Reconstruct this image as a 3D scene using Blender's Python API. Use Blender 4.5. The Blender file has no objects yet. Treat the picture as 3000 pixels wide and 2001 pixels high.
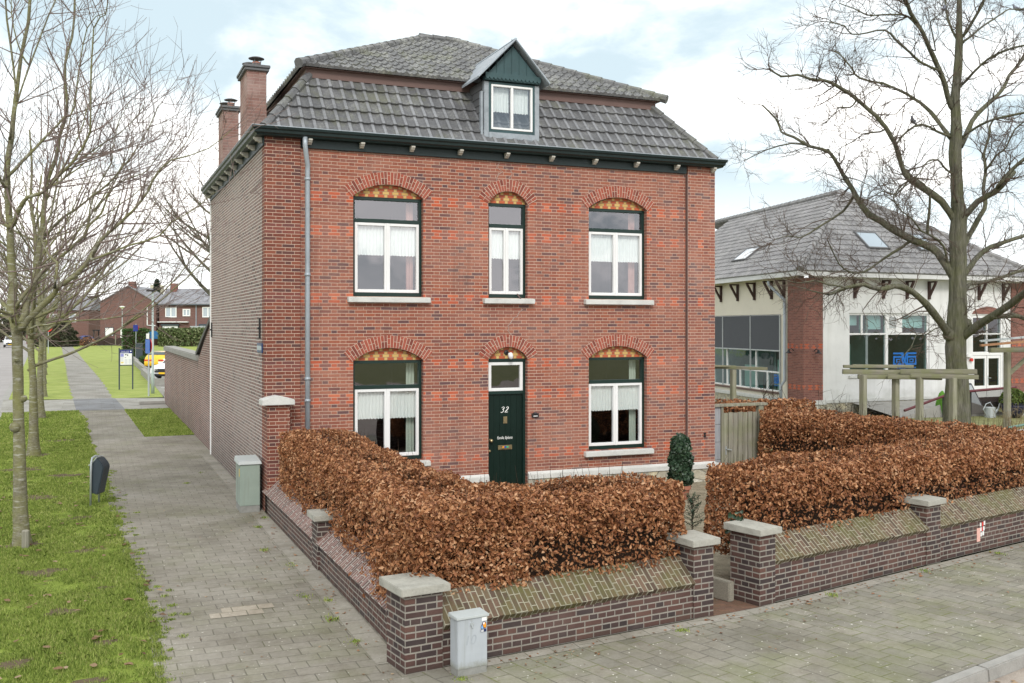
import bpy, bmesh, math, random
import numpy as np
from mathutils import Vector, Matrix
random.seed(11)
rng = np.random.default_rng(5)
R = math.radians
scene = bpy.context.scene
COL = scene.collection
G = -0.08          # level of the paving

# ------------------------------------------------------------------ mesh builder
class MB:
    """collects polygons; build() links them as one mesh object"""
    def __init__(self):
        self.v = []; self.f = []; self.uv = {}
    def add(self, verts, faces):
        o = len(self.v)
        self.v.extend([tuple(p) for p in verts])
        self.f.extend([tuple(i + o for i in f) for f in faces])
        return self
    def box(self, x0, x1, y0, y1, z0, z1):
        v = [(x0,y0,z0),(x1,y0,z0),(x1,y1,z0),(x0,y1,z0),(x0,y0,z1),(x1,y0,z1),(x1,y1,z1),(x0,y1,z1)]
        return self.add(v, [(0,3,2,1),(4,5,6,7),(0,1,5,4),(1,2,6,5),(2,3,7,6),(3,0,4,7)])
    def hexa(self, lo, hi):
        """lo, hi: two quads (4 points each)"""
        return self.add(list(lo) + list(hi), [(0,3,2,1),(4,5,6,7),(0,1,5,4),(1,2,6,5),(2,3,7,6),(3,0,4,7)])
    def quad(self, a, b, c, d):
        return self.add([a,b,c,d], [(0,1,2,3)])
    def poly(self, pts):
        return self.add(pts, [tuple(range(len(pts)))])
    def prism(self, pts, d):
        """flat polygon pts pushed along vector d"""
        n = len(pts); d = Vector(d)
        v = [Vector(p) for p in pts]; v += [p + d for p in v]
        fs = [tuple(reversed(range(n))), tuple(range(n, 2*n))]
        fs += [(i, (i+1) % n, n + (i+1) % n, n + i) for i in range(n)]
        return self.add(v, fs)
    def tube(self, pts, rad, n=6, caps=True):
        pts = [Vector(p) for p in pts]
        if not hasattr(rad, '__len__'): rad = [rad] * len(pts)
        m = len(pts); vs = []
        ref = None
        for i in range(m):
            d = (pts[min(i+1, m-1)] - pts[max(i-1, 0)])
            if d.length < 1e-9: d = Vector((0,0,1))
            d.normalize()
            if ref is None:
                ref = Vector((1,0,0)) if abs(d.x) < .8 else Vector((0,1,0))
            u = ref - d * ref.dot(d)
            if u.length < 1e-6: u = d.orthogonal()
            u.normalize(); w = d.cross(u); ref = u
            for k in range(n):
                a = 2 * math.pi * k / n
                vs.append(pts[i] + (u * math.cos(a) + w * math.sin(a)) * rad[i])
        fs = []
        for i in range(m-1):
            for k in range(n):
                k2 = (k+1) % n
                fs.append((i*n+k, i*n+k2, (i+1)*n+k2, (i+1)*n+k))
        if caps:
            fs.append(tuple(reversed(range(n)))); fs.append(tuple(range((m-1)*n, m*n)))
        return self.add(vs, fs)
    def lathe(self, prof, c=(0,0,0), n=16):
        """prof: list of (r, z)"""
        vs = []; m = len(prof)
        for r, z in prof:
            for k in range(n):
                a = 2*math.pi*k/n
                vs.append((c[0] + r*math.cos(a), c[1] + r*math.sin(a), c[2] + z))
        fs = [(i*n+k, i*n+(k+1)%n, (i+1)*n+(k+1)%n, (i+1)*n+k) for i in range(m-1) for k in range(n)]
        fs.append(tuple(reversed(range(n)))); fs.append(tuple(range((m-1)*n, m*n)))
        return self.add(vs, fs)
    def xf(self, M):
        self.v = [tuple(M @ Vector(p)) for p in self.v]; return self
    def build(self, name, mat=None, parent=None, smooth=False, bevel=0, loc=None, rotz=0, uvs=None, fix=True):
        me = bpy.data.meshes.new(name)
        me.from_pydata(self.v, [], self.f); me.update()
        if fix:
            bm = bmesh.new(); bm.from_mesh(me)
            bmesh.ops.recalc_face_normals(bm, faces=bm.faces)
            if bevel: 
                bmesh.ops.bevel(bm, geom=[e for e in bm.edges if len(e.link_faces) == 2 and e.calc_face_angle(0) > .5], offset=bevel, segments=2, affect='EDGES', clamp_overlap=True)
            bm.to_mesh(me); bm.free()
        if uvs is not None:
            l = me.uv_layers.new(name='UVMap')
            for li, lp in enumerate(me.loops): l.data[li].uv = uvs[lp.vertex_index]
        if smooth: me.polygons.foreach_set('use_smooth', [True] * len(me.polygons))
        if mat: me.materials.append(mat)
        o = bpy.data.objects.new(name, me); COL.objects.link(o)
        if loc is not None: o.location = loc
        o.rotation_euler.z = rotz
        if parent: o.parent = parent
        return o

def np_mesh(name, V, F, mat, parent=None, smooth=False):
    """V (n,3), F (m,k) arrays, every face with k corners"""
    me = bpy.data.meshes.new(name)
    V = np.asarray(V, np.float32); F = np.asarray(F, np.int32); k = F.shape[1]
    me.vertices.add(len(V)); me.vertices.foreach_set('co', V.ravel())
    me.loops.add(F.size); me.loops.foreach_set('vertex_index', F.ravel())
    me.polygons.add(len(F)); me.polygons.foreach_set('loop_start', np.arange(0, F.size, k, dtype=np.int32))
    me.polygons.foreach_set('loop_total', np.full(len(F), k, np.int32))
    if smooth: me.polygons.foreach_set('use_smooth', np.ones(len(F), bool))
    me.update(calc_edges=True); me.validate()
    me.materials.append(mat)
    o = bpy.data.objects.new(name, me); COL.objects.link(o)
    if parent: o.parent = parent
    return o

def tag(o, label, cat, group=None):
    o['label'] = label; o['category'] = cat
    if group: o['group'] = group
    return o
def kind(o, k, label=None):
    o['kind'] = k
    if label: o['label'] = label
    return o
def thing(name, label, cat, loc=(0,0,0), rotz=0, group=None):
    o = bpy.data.objects.new(name, None); COL.objects.link(o)
    o.empty_display_size = .1
    o.location = loc; o.rotation_euler.z = rotz
    return tag(o, label, cat, group)
def dup(root, loc, rotz, label, scale=None, group=None):
    r = root.copy(); COL.objects.link(r); r.location = loc; r.rotation_euler.z = rotz
    r['label'] = label
    if group: r['group'] = group
    if scale: r.scale = scale
    for ch in list(root.children):
        c = ch.copy(); COL.objects.link(c); c.parent = r
        for g in list(ch.children):
            d = g.copy(); COL.objects.link(d); d.parent = c
    return r

# ------------------------------------------------------------------ materials
def srgb(r, g, b):
    f = lambda c: c/12.92 if c <= .04045 else ((c+.055)/1.055)**2.4
    return (f(r/255), f(g/255), f(b/255), 1)
class NT:
    """small node helper"""
    def __init__(self, name):
        self.m = bpy.data.materials.new(name); self.m.use_nodes = True
        self.t = self.m.node_tree; self.t.nodes.clear()
        self.out = self.t.nodes.new('ShaderNodeOutputMaterial')
    def n(self, typ, **kw):
        nd = self.t.nodes.new('ShaderNode' + typ)
        for k, v in kw.items():
            if hasattr(nd, k): setattr(nd, k, v)
            else: self.put(nd.inputs[k], v)
        return nd
    def put(self, sock, v):
        if isinstance(v, bpy.types.NodeSocket): self.t.links.new(v, sock)
        elif v is not None:
            sock.default_value = v
    def math(self, op, a, b=None, c=None, clamp=False):
        nd = self.t.nodes.new('ShaderNodeMath'); nd.operation = op; nd.use_clamp = clamp
        for i, v in enumerate((a, b, c)):
            if v is not None: self.put(nd.inputs[i], v)
        return nd.outputs[0]
    def mix(self, f, a, b, blend='MIX'):
        nd = self.t.nodes.new('ShaderNodeMix'); nd.data_type = 'RGBA'; nd.blend_type = blend
        nd.clamp_factor = True
        self.put(nd.inputs[0], f); self.put(nd.inputs[6], a); self.put(nd.inputs[7], b)
        return nd.outputs[2]
    def noise(self, vec, scale, detail=3, rough=.55, dist=0):
        nd = self.t.nodes.new('ShaderNodeTexNoise'); nd.inputs['Scale'].default_value = scale
        nd.inputs['Detail'].default_value = detail; nd.inputs['Roughness'].default_value = rough
        nd.inputs['Distortion'].default_value = dist
        if vec is not None: self.t.links.new(vec, nd.inputs['Vector'])
        return nd.outputs['Fac']
    def ramp(self, fac, stops, interp='LINEAR'):
        nd = self.t.nodes.new('ShaderNodeValToRGB'); cr = nd.color_ramp; cr.interpolation = interp
        while len(cr.elements) < len(stops): cr.elements.new(.5)
        for e, (p, c) in zip(cr.elements, stops):
            e.position = p; e.color = c if len(c) == 4 else (*c, 1)
        self.put(nd.inputs[0], fac); return nd.outputs[0]
    def remap(self, v, a, b, c=0, d=1, smooth=False):
        nd = self.t.nodes.new('ShaderNodeMapRange'); nd.clamp = True
        if smooth: nd.interpolation_type = 'SMOOTHSTEP'
        for i, x in enumerate((v, a, b, c, d)): self.put(nd.inputs[i], x)
        return nd.outputs[0]
    def sep(self, vec):
        nd = self.t.nodes.new('ShaderNodeSeparateXYZ'); self.t.links.new(vec, nd.inputs[0]); return nd.outputs
    def comb(self, x, y, z):
        nd = self.t.nodes.new('ShaderNodeCombineXYZ')
        for i, v in enumerate((x, y, z)): self.put(nd.inputs[i], v)
        return nd.outputs[0]
    def coord(self, which='Object'):
        if not hasattr(self, '_tc'): self._tc = self.t.nodes.new('ShaderNodeTexCoord')
        return self._tc.outputs[which]
    def bump(self, h, dist=.01, strength=1):
        nd = self.t.nodes.new('ShaderNodeBump'); nd.inputs['Distance'].default_value = dist
        nd.inputs['Strength'].default_value = strength; self.put(nd.inputs['Height'], h); return nd.outputs[0]
    def bsdf(self, col, rough=.8, spec=.3, metal=0, normal=None, **kw):
        p = self.t.nodes.new('ShaderNodeBsdfPrincipled')
        self.put(p.inputs['Base Color'], col); self.put(p.inputs['Roughness'], rough)
        p.inputs['Specular IOR Level'].default_value = spec; p.inputs['Metallic'].default_value = metal
        if normal is not None: self.put(p.inputs['Normal'], normal)
        for k, v in kw.items(): self.put(p.inputs[k.replace('_', ' ')], v)
        self.t.links.new(p.outputs[0], self.out.inputs[0]); return p

def plain(name, col, rough=.6, spec=.4, var=.12, scale=3, metal=0, bump=0, bscale=40):
    """painted / plain surface with a little dirt and unevenness"""
    t = NT(name); o = t.coord('Object')
    a = t.noise(o, scale, 5, .6); b = t.noise(o, scale*9, 3)
    f = t.math('MULTIPLY_ADD', a, .7, t.math('MULTIPLY', b, .3))
    dark = tuple(c*(1-var*1.6) for c in col[:3]) + (1,); lite = tuple(min(1, c*(1+var)) for c in col[:3]) + (1,)
    c = t.ramp(f, [(.25, dark), (.5, col), (.75, lite)])
    nrm = t.bump(t.noise(o, bscale, 4), bump) if bump else None
    t.bsdf(c, t.remap(b, .3, .7, max(0, rough-.08), min(1, rough+.08)), spec, metal, nrm)
    return t.m

def brick(name, bond='flemish', ramp=None, mortar=srgb(190,178,165), orange=None, bands=(), L=.22, Hh=.0625, mw=.011,
          space='Object', dirt=None, moss=0, origin=(0,0), wash=None, streak=0):
    t = NT(name)
    if space == 'UV':
        u, z, _ = t.sep(t.coord('UV')); pos = t.coord('Object')
    else:
        pos = t.coord('Object'); x, y, z = t.sep(pos)
        nx, ny, nz = t.sep(t.coord('Normal'))
        side = t.math('GREATER_THAN', t.math('ABSOLUTE', nx), t.math('ABSOLUTE', ny))
        u = t.math('ADD', t.math('MULTIPLY', x, t.math('SUBTRACT', 1, side)), t.math('MULTIPLY', y, side))
    u = t.math('SUBTRACT', u, origin[0]); z0 = z; z = t.math('SUBTRACT', z, origin[1])
    # hand-laid courses: slight wander
    w = t.noise(pos, 1.7, 2); z = t.math('ADD', z, t.math('MULTIPLY', t.math('SUBTRACT', w, .5), .014))
    zr = t.math('DIVIDE', z, Hh); row = t.math('FLOOR', zr); fz = t.math('FRACT', zr)
    odd = t.math('FLOORED_MODULO', row, 2)
    if bond == 'flemish':
        P = L*1.5
        uu = t.math('ADD', t.math('DIVIDE', u, P), t.math('MULTIPLY', odd, .5))
        col = t.math('FLOOR', uu); fr = t.math('FRACT', uu)
        isH = t.math('GREATER_THAN', fr, 2/3)
        ds = t.math('SUBTRACT', 1/3, t.math('ABSOLUTE', t.math('SUBTRACT', fr, 1/3)))
        dh = t.math('SUBTRACT', 1/6, t.math('ABSOLUTE', t.math('SUBTRACT', fr, 5/6)))
        du = t.math('MULTIPLY', t.math('MAXIMUM', ds, dh), P)
    elif bond == 'cross':
        P = t.math('MULTIPLY_ADD', odd, -L/2, L)
        sh = t.math('MULTIPLY', t.math('FLOORED_MODULO', t.math('FLOOR', t.math('DIVIDE', row, 2)), 2), .5)
        uu = t.math('ADD', t.math('DIVIDE', u, P), sh)
        col = t.math('FLOOR', uu); fr = t.math('FRACT', uu); isH = odd
        du = t.math('MULTIPLY', t.math('SUBTRACT', .5, t.math('ABSOLUTE', t.math('SUBTRACT', fr, .5))), P)
    else:
        P = L; uu = t.math('ADD', t.math('DIVIDE', u, P), t.math('MULTIPLY', odd, .5))
        col = t.math('FLOOR', uu); fr = t.math('FRACT', uu); isH = odd
        du = t.math('MULTIPLY', t.math('SUBTRACT', .5, t.math('ABSOLUTE', t.math('SUBTRACT', fr, .5))), P)
    dz = t.math('MULTIPLY', t.math('SUBTRACT', .5, t.math('ABSOLUTE', t.math('SUBTRACT', fz, .5))), Hh)
    d = t.math('MINIMUM', t.math('MULTIPLY', du, 1.35), dz)
    d = t.math('ADD', d, t.math('MULTIPLY', t.math('SUBTRACT', t.noise(pos, 90, 2), .5), .004))
    isb = t.remap(d, mw*.35, mw*.65)
    wn = t.n('TexWhiteNoise', noise_dimensions='3D'); t.put(wn.inputs['Vector'], t.comb(col, row, t.math('MULTIPLY', isH, 7.3)))
    rv, rc = wn.outputs['Value'], wn.outputs['Color']
    c = t.ramp(rv, ramp)
    if orange:
        S0 = S1 = None
        for zb in bands:
            r0 = math.floor((zb - origin[1]) / Hh)
            dd = t.math('ABSOLUTE', t.math('SUBTRACT', row, r0))
            a = t.math('LESS_THAN', dd, .5); b = t.math('COMPARE', dd, 1, .3)
            S0 = a if S0 is None else t.math('ADD', S0, a); S1 = b if S1 is None else t.math('ADD', S1, b)
        inb = t.math('ADD', S0, S1)
        om = t.math('ADD', t.math('MULTIPLY', S1, t.math('SUBTRACT', 1, isH)), t.math('MULTIPLY', S0, isH))
        if orange[2] is not None:            # only some columns (diamonds on the pilasters)
            c0, wd = orange[2]
            om = t.math('MULTIPLY', om, t.math('LESS_THAN', t.math('ABSOLUTE', t.math('SUBTRACT', u, c0)), wd))
        om = t.math('MULTIPLY', om, t.math('GREATER_THAN', t.sep(rc)[1], .07))
        c = t.mix(t.math('MULTIPLY', inb, .45), c, orange[1])
        oc = t.ramp(t.sep(rc)[0], orange[0]); c = t.mix(om, c, oc)
    # fine mottling on each brick
    c = t.mix(t.remap(t.noise(pos, 60, 3), .35, .75, 0, .35), c, (.62,.5,.45,1), 'MULTIPLY')
    mo = t.mix(t.noise(pos, 8, 4), tuple(q*.8 for q in mortar[:3])+(1,), tuple(min(1, q*1.15) for q in mortar[:3])+(1,))
    c = t.mix(isb, mo, c)
    if wash:    # patches of pale weathering
        c = t.mix(t.math('MULTIPLY', t.remap(t.noise(pos, wash[1], 5, .65), .42, .7), wash[2]), c, wash[0])
    if dirt:    # dark algae/dirt patches low on the wall; own irregular outline
        hz = t.math('ADD', z0, t.math('MULTIPLY', t.noise(pos, 3.5, 4), dirt[2]))
        c = t.mix(t.remap(hz, dirt[0], dirt[1], dirt[3] if len(dirt) > 3 else .7, 0), c, (.03,.03,.022,1))
    if moss:
        mm = t.math('MULTIPLY', t.remap(t.noise(pos, 2.2, 5, .7), .45, .68), moss)
        mm = t.math('MULTIPLY', mm, t.math('MULTIPLY_ADD', isb, .55, .45))
        c = t.mix(mm, c, (.105,.105,.035,1))
    if streak:   # soot and rain streaks running down
        mp = t.n('Mapping'); t.put(mp.inputs['Vector'], pos); mp.inputs['Scale'].default_value = (5, 5, .45)
        sk = t.math('MULTIPLY', t.remap(t.noise(mp.outputs[0], 1, 5, .7), .52, .74), t.remap(t.noise(pos, .6, 4, .6), .38, .62))
        c = t.mix(t.math('MULTIPLY', sk, streak), c, (.075,.05,.045,1))
    h = t.math('ADD', t.math('MULTIPLY', isb, .8), t.math('MULTIPLY', t.noise(pos, 55, 3), .5))
    t.bsdf(c, .86, .25, normal=t.bump(h, .006, .8))
    return t.m
CLOUD_SEED, CLOUD_LO, CLOUD_HI, VEIL, EXPOSURE = 12.7, .42, .60, .95, 0.62
PIG = [(24.99,5.58,13.55), (19.85,3.63,12.36), (19.83,4.8,9.33)]
def S(*c): return srgb(*c)
fac_ramp = [(0, S(104,72,71)), (.12, S(146,88,72)), (.3, S(132,79,66)), (.46, S(156,99,80)), (.6, S(127,79,70)), (.74, S(153,89,68)), (.86, S(141,93,79)), (.94, S(96,71,73))]
pil_ramp = [(0, S(100,66,62)), (.2, S(126,72,58)), (.45, S(114,66,56)), (.7, S(136,82,66)), (.9, S(92,64,62))]
fac_kw = dict(ramp=fac_ramp, mortar=S(198,174,156), Hh=.0625, L=.222, mw=.0092)
BANDS = (5.64, 5.01, 3.79, 2.53, 1.91, .69)
or_ramp = [(0, S(186,92,64)), (.5, S(172,82,56)), (1, S(194,108,78))]
M = {}
M['facade'] = brick('brick_facade', orange=(or_ramp, S(132,84,80), None), bands=BANDS, wash=(S(178,140,126), .55, .3), streak=.4, **fac_kw)
M['pilaster_l'] = brick('brick_pilaster', orange=(or_ramp, S(128,80,76), (.315, .09)), bands=BANDS, origin=(.315-.33*5-.185, 0), **{**fac_kw, 'ramp': pil_ramp})
M['pilaster_r'] = brick('brick_pilaster_pale', orange=(or_ramp, S(128,80,76), (.0, .09)), bands=BANDS, origin=(0, 0), wash=(S(178,150,140), .8, .35), **fac_kw)
M['sidewall'] = brick('brick_side_wall', ramp=[(0, S(118,102,98)), (.35, S(138,114,108)), (.6, S(126,96,90)), (.8, S(146,126,120)), (.92, S(98,82,80))],
    mortar=S(205,198,192), Hh=.0625, L=.222, mw=.016, wash=(S(168,158,152), .45, .4), dirt=(.25, 1.7, .9, .55))
M['backwall'] = brick('brick_back_wall', ramp=[(0, S(112,86,80)), (.4, S(130,98,90)), (.7, S(120,84,76)), (.9, S(90,72,70))],
    mortar=S(190,180,172), Hh=.0625, L=.222, mw=.014, wash=(S(165,150,145), .6, .35), dirt=(.1, 1.5, 1.2, .5))
M['arch'] = brick('brick_arch', bond='cross', ramp=[(0, S(140,74,60)), (.4, S(160,86,70)), (.7, S(150,92,80)), (.9, S(120,66,58))], mortar=S(200,178,160), L=.235, Hh=.0615, mw=.0095, space='UV')
M['gardenwall'] = brick('brick_garden_wall', bond='cross', ramp=[(0, S(72,54,51)), (.2, S(64,55,56)), (.42, S(90,63,57)), (.6, S(78,59,56)), (.78, S(98,71,63)), (.9, S(58,50,51))],
    mortar=S(142,137,129), L=.225, Hh=.066, mw=.0165, dirt=(-.08, .25, .25, .75), wash=(S(140,120,112), 1.2, .18))
M['coping'] = brick('brick_coping', bond='cross', ramp=[(0, S(96,79,66)), (.3, S(108,88,74)), (.6, S(102,91,72)), (.85, S(84,70,60))], mortar=S(168,164,146), L=.215, Hh=.068, mw=.012, space='UV', moss=.9)
M['coping_red'] = brick('brick_coping_red', bond='cross', ramp=[(0, S(112,86,80)), (.3, S(132,102,96)), (.6, S(124,95,88)), (.85, S(100,80,76))], mortar=S(172,166,160), L=.215, Hh=.062, mw=.013, space='UV', moss=.08)
M['facade_mortar'] = plain('crack_mortar', (.36,.29,.26,1), .9, .1, .2, 20)
M['chimney'] = brick('brick_chimney', bond='stretcher', ramp=[(0, S(118,90,82)), (.4, S(146,112,102)), (.75, S(130,94,86))], mortar=S(152,130,122), L=.24, Hh=.068, mw=.012, wash=(S(185,165,160), 1.6, .5))
M['terrace'] = brick('brick_terrace', bond='stretcher', ramp=[(0, S(112,84,78)), (.5, S(122,92,86)), (.85, S(104,78,74))], mortar=S(124,100,94), L=.22, Hh=.065, mw=.012)
M['hallbrick'] = brick('brick_hall', ramp=[(0, S(126,82,74)), (.4, S(138,92,82)), (.8, S(116,76,70))], mortar=S(146,122,112), orange=(or_ramp, S(132,84,76), None), bands=(1.0, 2.6), Hh=.0625, L=.222)

def tympanum():
    """coloured brick field: yellow lozenges among orange bricks"""
    t = NT('brick_tympanum'); x, y, z = t.sep(t.coord('Object')); Hh, L = .0575, .125
    row = t.math('FLOOR', t.math('DIVIDE', z, Hh)); fz = t.math('FRACT', t.math('DIVIDE', z, Hh))
    odd = t.math('FLOORED_MODULO', row, 2)
    P = L*1.5; uu = t.math('ADD', t.math('DIVIDE', x, P), t.math('MULTIPLY', odd, .5))
    fr = t.math('FRACT', uu); isH = t.math('GREATER_THAN', fr, 2/3)
    du = t.math('MULTIPLY', t.math('MAXIMUM', t.math('SUBTRACT', 1/3, t.math('ABSOLUTE', t.math('SUBTRACT', fr, 1/3))), t.math('SUBTRACT', 1/6, t.math('ABSOLUTE', t.math('SUBTRACT', fr, 5/6)))), P)
    dz = t.math('MULTIPLY', t.math('SUBTRACT', .5, t.math('ABSOLUTE', t.math('SUBTRACT', fz, .5))), Hh)
    isb = t.remap(t.math('MINIMUM', du, dz), .003, .006)
    m4 = t.math('FLOORED_MODULO', row, 4)
    yl = t.math('ADD', t.math('MULTIPLY', t.math('COMPARE', m4, 1, .2), t.math('SUBTRACT', 1, isH)),
         t.math('ADD', t.math('MULTIPLY', t.math('COMPARE', m4, 0, .2), isH), t.math('MULTIPLY', t.math('GREATER_THAN', m4, 1.5), isH)), clamp=True)
    wn = t.n('TexWhiteNoise', noise_dimensions='3D'); t.put(wn.inputs['Vector'], t.comb(t.math('FLOOR', uu), row, isH))
    o_ = t.ramp(wn.outputs['Value'], [(0, S(186,96,58)), (1, S(160,74,50))]); y_ = t.ramp(wn.outputs['Value'], [(0, S(208,178,112)), (1, S(188,154,90))])
    c = t.mix(isb, S(150,118,96), t.mix(yl, o_, y_))
    t.bsdf(c, .6, .35, normal=t.bump(isb, .004, .6)); return t.m
M['tympanum'] = tympanum()

def tile_mat(name, base, lich=.5, green=.4):
    t = NT(name); o = t.coord('Object')
    a = t.noise(o, 1.3, 5, .65); b = t.noise(o, 22, 4, .6); g = t.noise(o, 2.6, 5, .7)
    r = t.n('NewGeometry').outputs['Random Per Island']
    c = t.ramp(t.math('ADD', t.math('MULTIPLY', a, .6), t.math('MULTIPLY', b, .4)), [(.3, tuple(x*.55 for x in base)), (.5, base), (.72, tuple(x*1.5 for x in base))])
    c = t.mix(t.math('MULTIPLY', t.remap(t.math('MULTIPLY', g, t.noise(o, 30, 3)), .26, .4), lich), c, (.42,.42,.37,1))
    c = t.mix(t.math('MULTIPLY', t.remap(t.noise(o, 1.1, 6, .75), .5, .72), green), c, (.15,.16,.05,1))
    t.bsdf(c, .62, .45, normal=t.bump(b, .006, .6)); return t.m
M['tile_rib'] = tile_mat('roof_tile_rib', (.185,.188,.2), .12, .15)
M['tile'] = tile_mat('roof_tile_grey', (.13,.13,.133), .6, .5)
M['tile_steep'] = tile_mat('roof_tile_slate_grey', (.10,.10,.105), .22, .4)
M['tile_hall'] = tile_mat('roof_tile_hall', (.21,.205,.21), .3, .05)
M['tile_far'] = tile_mat('roof_tile_far', (.2,.2,.22), .3, .1)
M['green'] = plain('dark_green_paint', (.007,.026,.021,1), .35, .4, .15, 2)
M['door'] = plain('door_green_paint', (.003,.014,.010,1), .45, .25, .1, 2)
M['cornice'] = plain('cornice_green_paint', (.009,.022,.023,1), .4, .4, .2, 1.5)
M['dormergreen'] = plain('dormer_green_sheet', (.035,.075,.082,1), .55, .4, .25, 2)
M['sash'] = plain('white_window_paint', (.74,.74,.74,1), .35, .5, .03)
M['stone'] = plain('pale_stone', (.55,.55,.53,1), .85, .25, .14, 4, bump=.004)
M['capstone'] = plain('cap_stone', (.35,.34,.30,1), .9, .2, .25, 6, bump=.004)
M['white'] = plain('white_paint', (.78,.78,.77,1), .6, .35, .05, 2)
M['corbel'] = plain('corbel_white', (.52,.5,.45,1), .6, .3, .2, 9)
M['fascia'] = plain('brown_fascia', (.135,.085,.075,1), .6, .3, .08)
M['zinc'] = plain('zinc', (.33,.37,.41,1), .42, .5, .14, 3, metal=.25)
M['lead'] = plain('lead_sheet', (.28,.31,.34,1), .5, .4, .25, 6)
M['slateboard'] = plain('slate_cladding', (.13,.13,.135,1), .7, .3, .12, 5)
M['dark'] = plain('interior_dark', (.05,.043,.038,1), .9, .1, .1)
M['brass'] = plain('brass', (.38,.3,.17,1), .35, .5, .15, 20, metal=.8)
M['black'] = plain('black_metal', (.02,.02,.022,1), .45, .4, .1)
M['blackrub'] = plain('black_rubber', (.02,.02,.02,1), .8, .2, .1)
M['concrete'] = plain('concrete', (.3,.29,.27,1), .9, .2, .15, 4, bump=.005)
M['galv'] = plain('galvanised_steel', (.42,.45,.46,1), .45, .5, .12, 6, metal=.4)
M['wood'] = None
def wood(name, c1, c2, green=0, axis=2, scale=18):
    t = NT(name); o = t.coord('Object'); mp = t.n('Mapping'); t.put(mp.inputs['Vector'], o)
    s = [scale]*3; s[axis] = scale*.06; mp.inputs['Scale'].default_value = s
    a = t.noise(mp.outputs[0], 1, 5, .65)
    c = t.ramp(a, [(.3, c1), (.7, c2)])
    if green: c = t.mix(t.math('MULTIPLY', t.remap(t.noise(o, 2.5, 4), .4, .65), green), c, (.17,.19,.07,1))
    t.bsdf(c, .85, .2, normal=t.bump(a, .004, .6)); return t.m
M['wood'] = wood('weathered_wood', (.16,.15,.12,1), (.34,.32,.27,1), .4)
M['woodh'] = wood('weathered_wood_beam', (.13,.12,.095,1), (.29,.27,.22,1), .5, axis=0)
M['greywood'] = wood('grey_wood', (.24,.25,.27,1), (.36,.37,.39,1), 0)
M['bracket'] = plain('brown_bracket', (.055,.03,.026,1), .6, .3, .1)
def render_mat(name, col):
    t = NT(name); o = t.coord('Object'); a = t.noise(o, .9, 5, .65); c = t.ramp(a, [(.3, tuple(q*.88 for q in col)), (.7, tuple(min(1,q*1.04) for q in col))])
    mp = t.n('Mapping'); t.put(mp.inputs['Vector'], o); mp.inputs['Scale'].default_value = (2.6,2.6,.16)
    c = t.mix(t.math('MULTIPLY', t.remap(t.noise(mp.outputs[0], 1, 6, .7), .5, .72), .3), c, (.38,.38,.35,1))
    z = t.sep(o)[2]; e = t.math('ADD', z, t.math('MULTIPLY', t.noise(o, 2, 5, .7), -1.3)); c = t.mix(t.remap(e, -.25, .25, .45, 0), c, (.36,.37,.32,1))
    t.bsdf(c, .92, .15, normal=t.bump(t.noise(o, 30, 4), .004, .5)); return t.m
M['plaster_white'] = render_mat('white_render', (.70,.70,.70))
M['plaster_cream'] = plain('cream_render', (.68,.63,.54,1), .9, .2, .05, .8)
def glass(name, tint=(.9,.94,.93,1), refl=.13):
    t = NT(name)
    lw = t.n('LayerWeight'); f = t.math('MULTIPLY_ADD', t.math('POWER', lw.outputs['Facing'], 4), .8, refl, clamp=True)
    tr = t.n('BsdfTransparent'); tr.inputs[0].default_value = tint
    gl = t.n('BsdfGlossy'); gl.inputs['Roughness'].default_value = .01; gl.inputs[0].default_value = (.93,.93,1,1)
    nz = t.noise(t.coord('Object'), 2.2, 1); t.put(gl.inputs['Normal'], t.bump(nz, .012, .25))
    mx = t.n('MixShader'); t.put(mx.inputs[0], f); t.t.links.new(tr.outputs[0], mx.inputs[1]); t.t.links.new(gl.outputs[0], mx.inputs[2])
    t.t.links.new(mx.outputs[0], t.out.inputs[0]); return t.m
M['glass'] = glass('window_glass', (.97,.99,.98,1), refl=.19)
M['glass_hall'] = glass('hall_glass', (.5,.7,.68,1), .07)
def lace(name, col):
    t = NT(name)
    d = t.n('BsdfDiffuse'); d.inputs[0].default_value = col
    tl = t.n('BsdfTranslucent'); tl.inputs[0].default_value = col
    tr = t.n('BsdfTransparent')
    m1 = t.n('MixShader'); m1.inputs[0].default_value = .2; t.t.links.new(d.outputs[0], m1.inputs[1]); t.t.links.new(tl.outputs[0], m1.inputs[2])
    m2 = t.n('MixShader'); m2.inputs[0].default_value = .07; t.t.links.new(m1.outputs[0], m2.inputs[1]); t.t.links.new(tr.outputs[0], m2.inputs[2])
    t.t.links.new(m2.outputs[0], t.out.inputs[0]); return t.m
M['lace'] = lace('lace_curtain', (.93,.97,.96,1))
M['drape_pink'] = lace('pink_drape', (.55,.3,.26,1))
M['drape_green'] = lace('pale_green_drape', (.6,.68,.6,1))
def rubble(name):
    t = NT(name); o = t.coord('Object')
    v = t.n('TexVoronoi', feature='DISTANCE_TO_EDGE'); v.inputs['Scale'].default_value = 3.4
    mp = t.n('Mapping'); t.put(mp.inputs['Vector'], o); mp.inputs['Scale'].default_value = (1,1,1.4); t.put(v.inputs['Vector'], mp.outputs[0])
    v2 = t.n('TexVoronoi'); v2.inputs['Scale'].default_value = 3.4; t.put(v2.inputs['Vector'], mp.outputs[0])
    st = t.remap(v.outputs['Distance'], .02, .06)
    c = t.ramp(t.sep(v2.outputs['Color'])[0], [(0, S(176,170,154)), (.35, S(202,192,164)), (.6, S(158,154,142)), (.85, S(204,200,188))])
    c = t.mix(t.remap(t.noise(o, 9, 5), .4, .7, 0, .5), c, S(120,112,96))
    c = t.mix(st, S(150,146,134), c)
    t.bsdf(c, .9, .2, normal=t.bump(t.math('ADD', st, t.noise(o, 20, 4)), .02, .7)); return t.m
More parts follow.
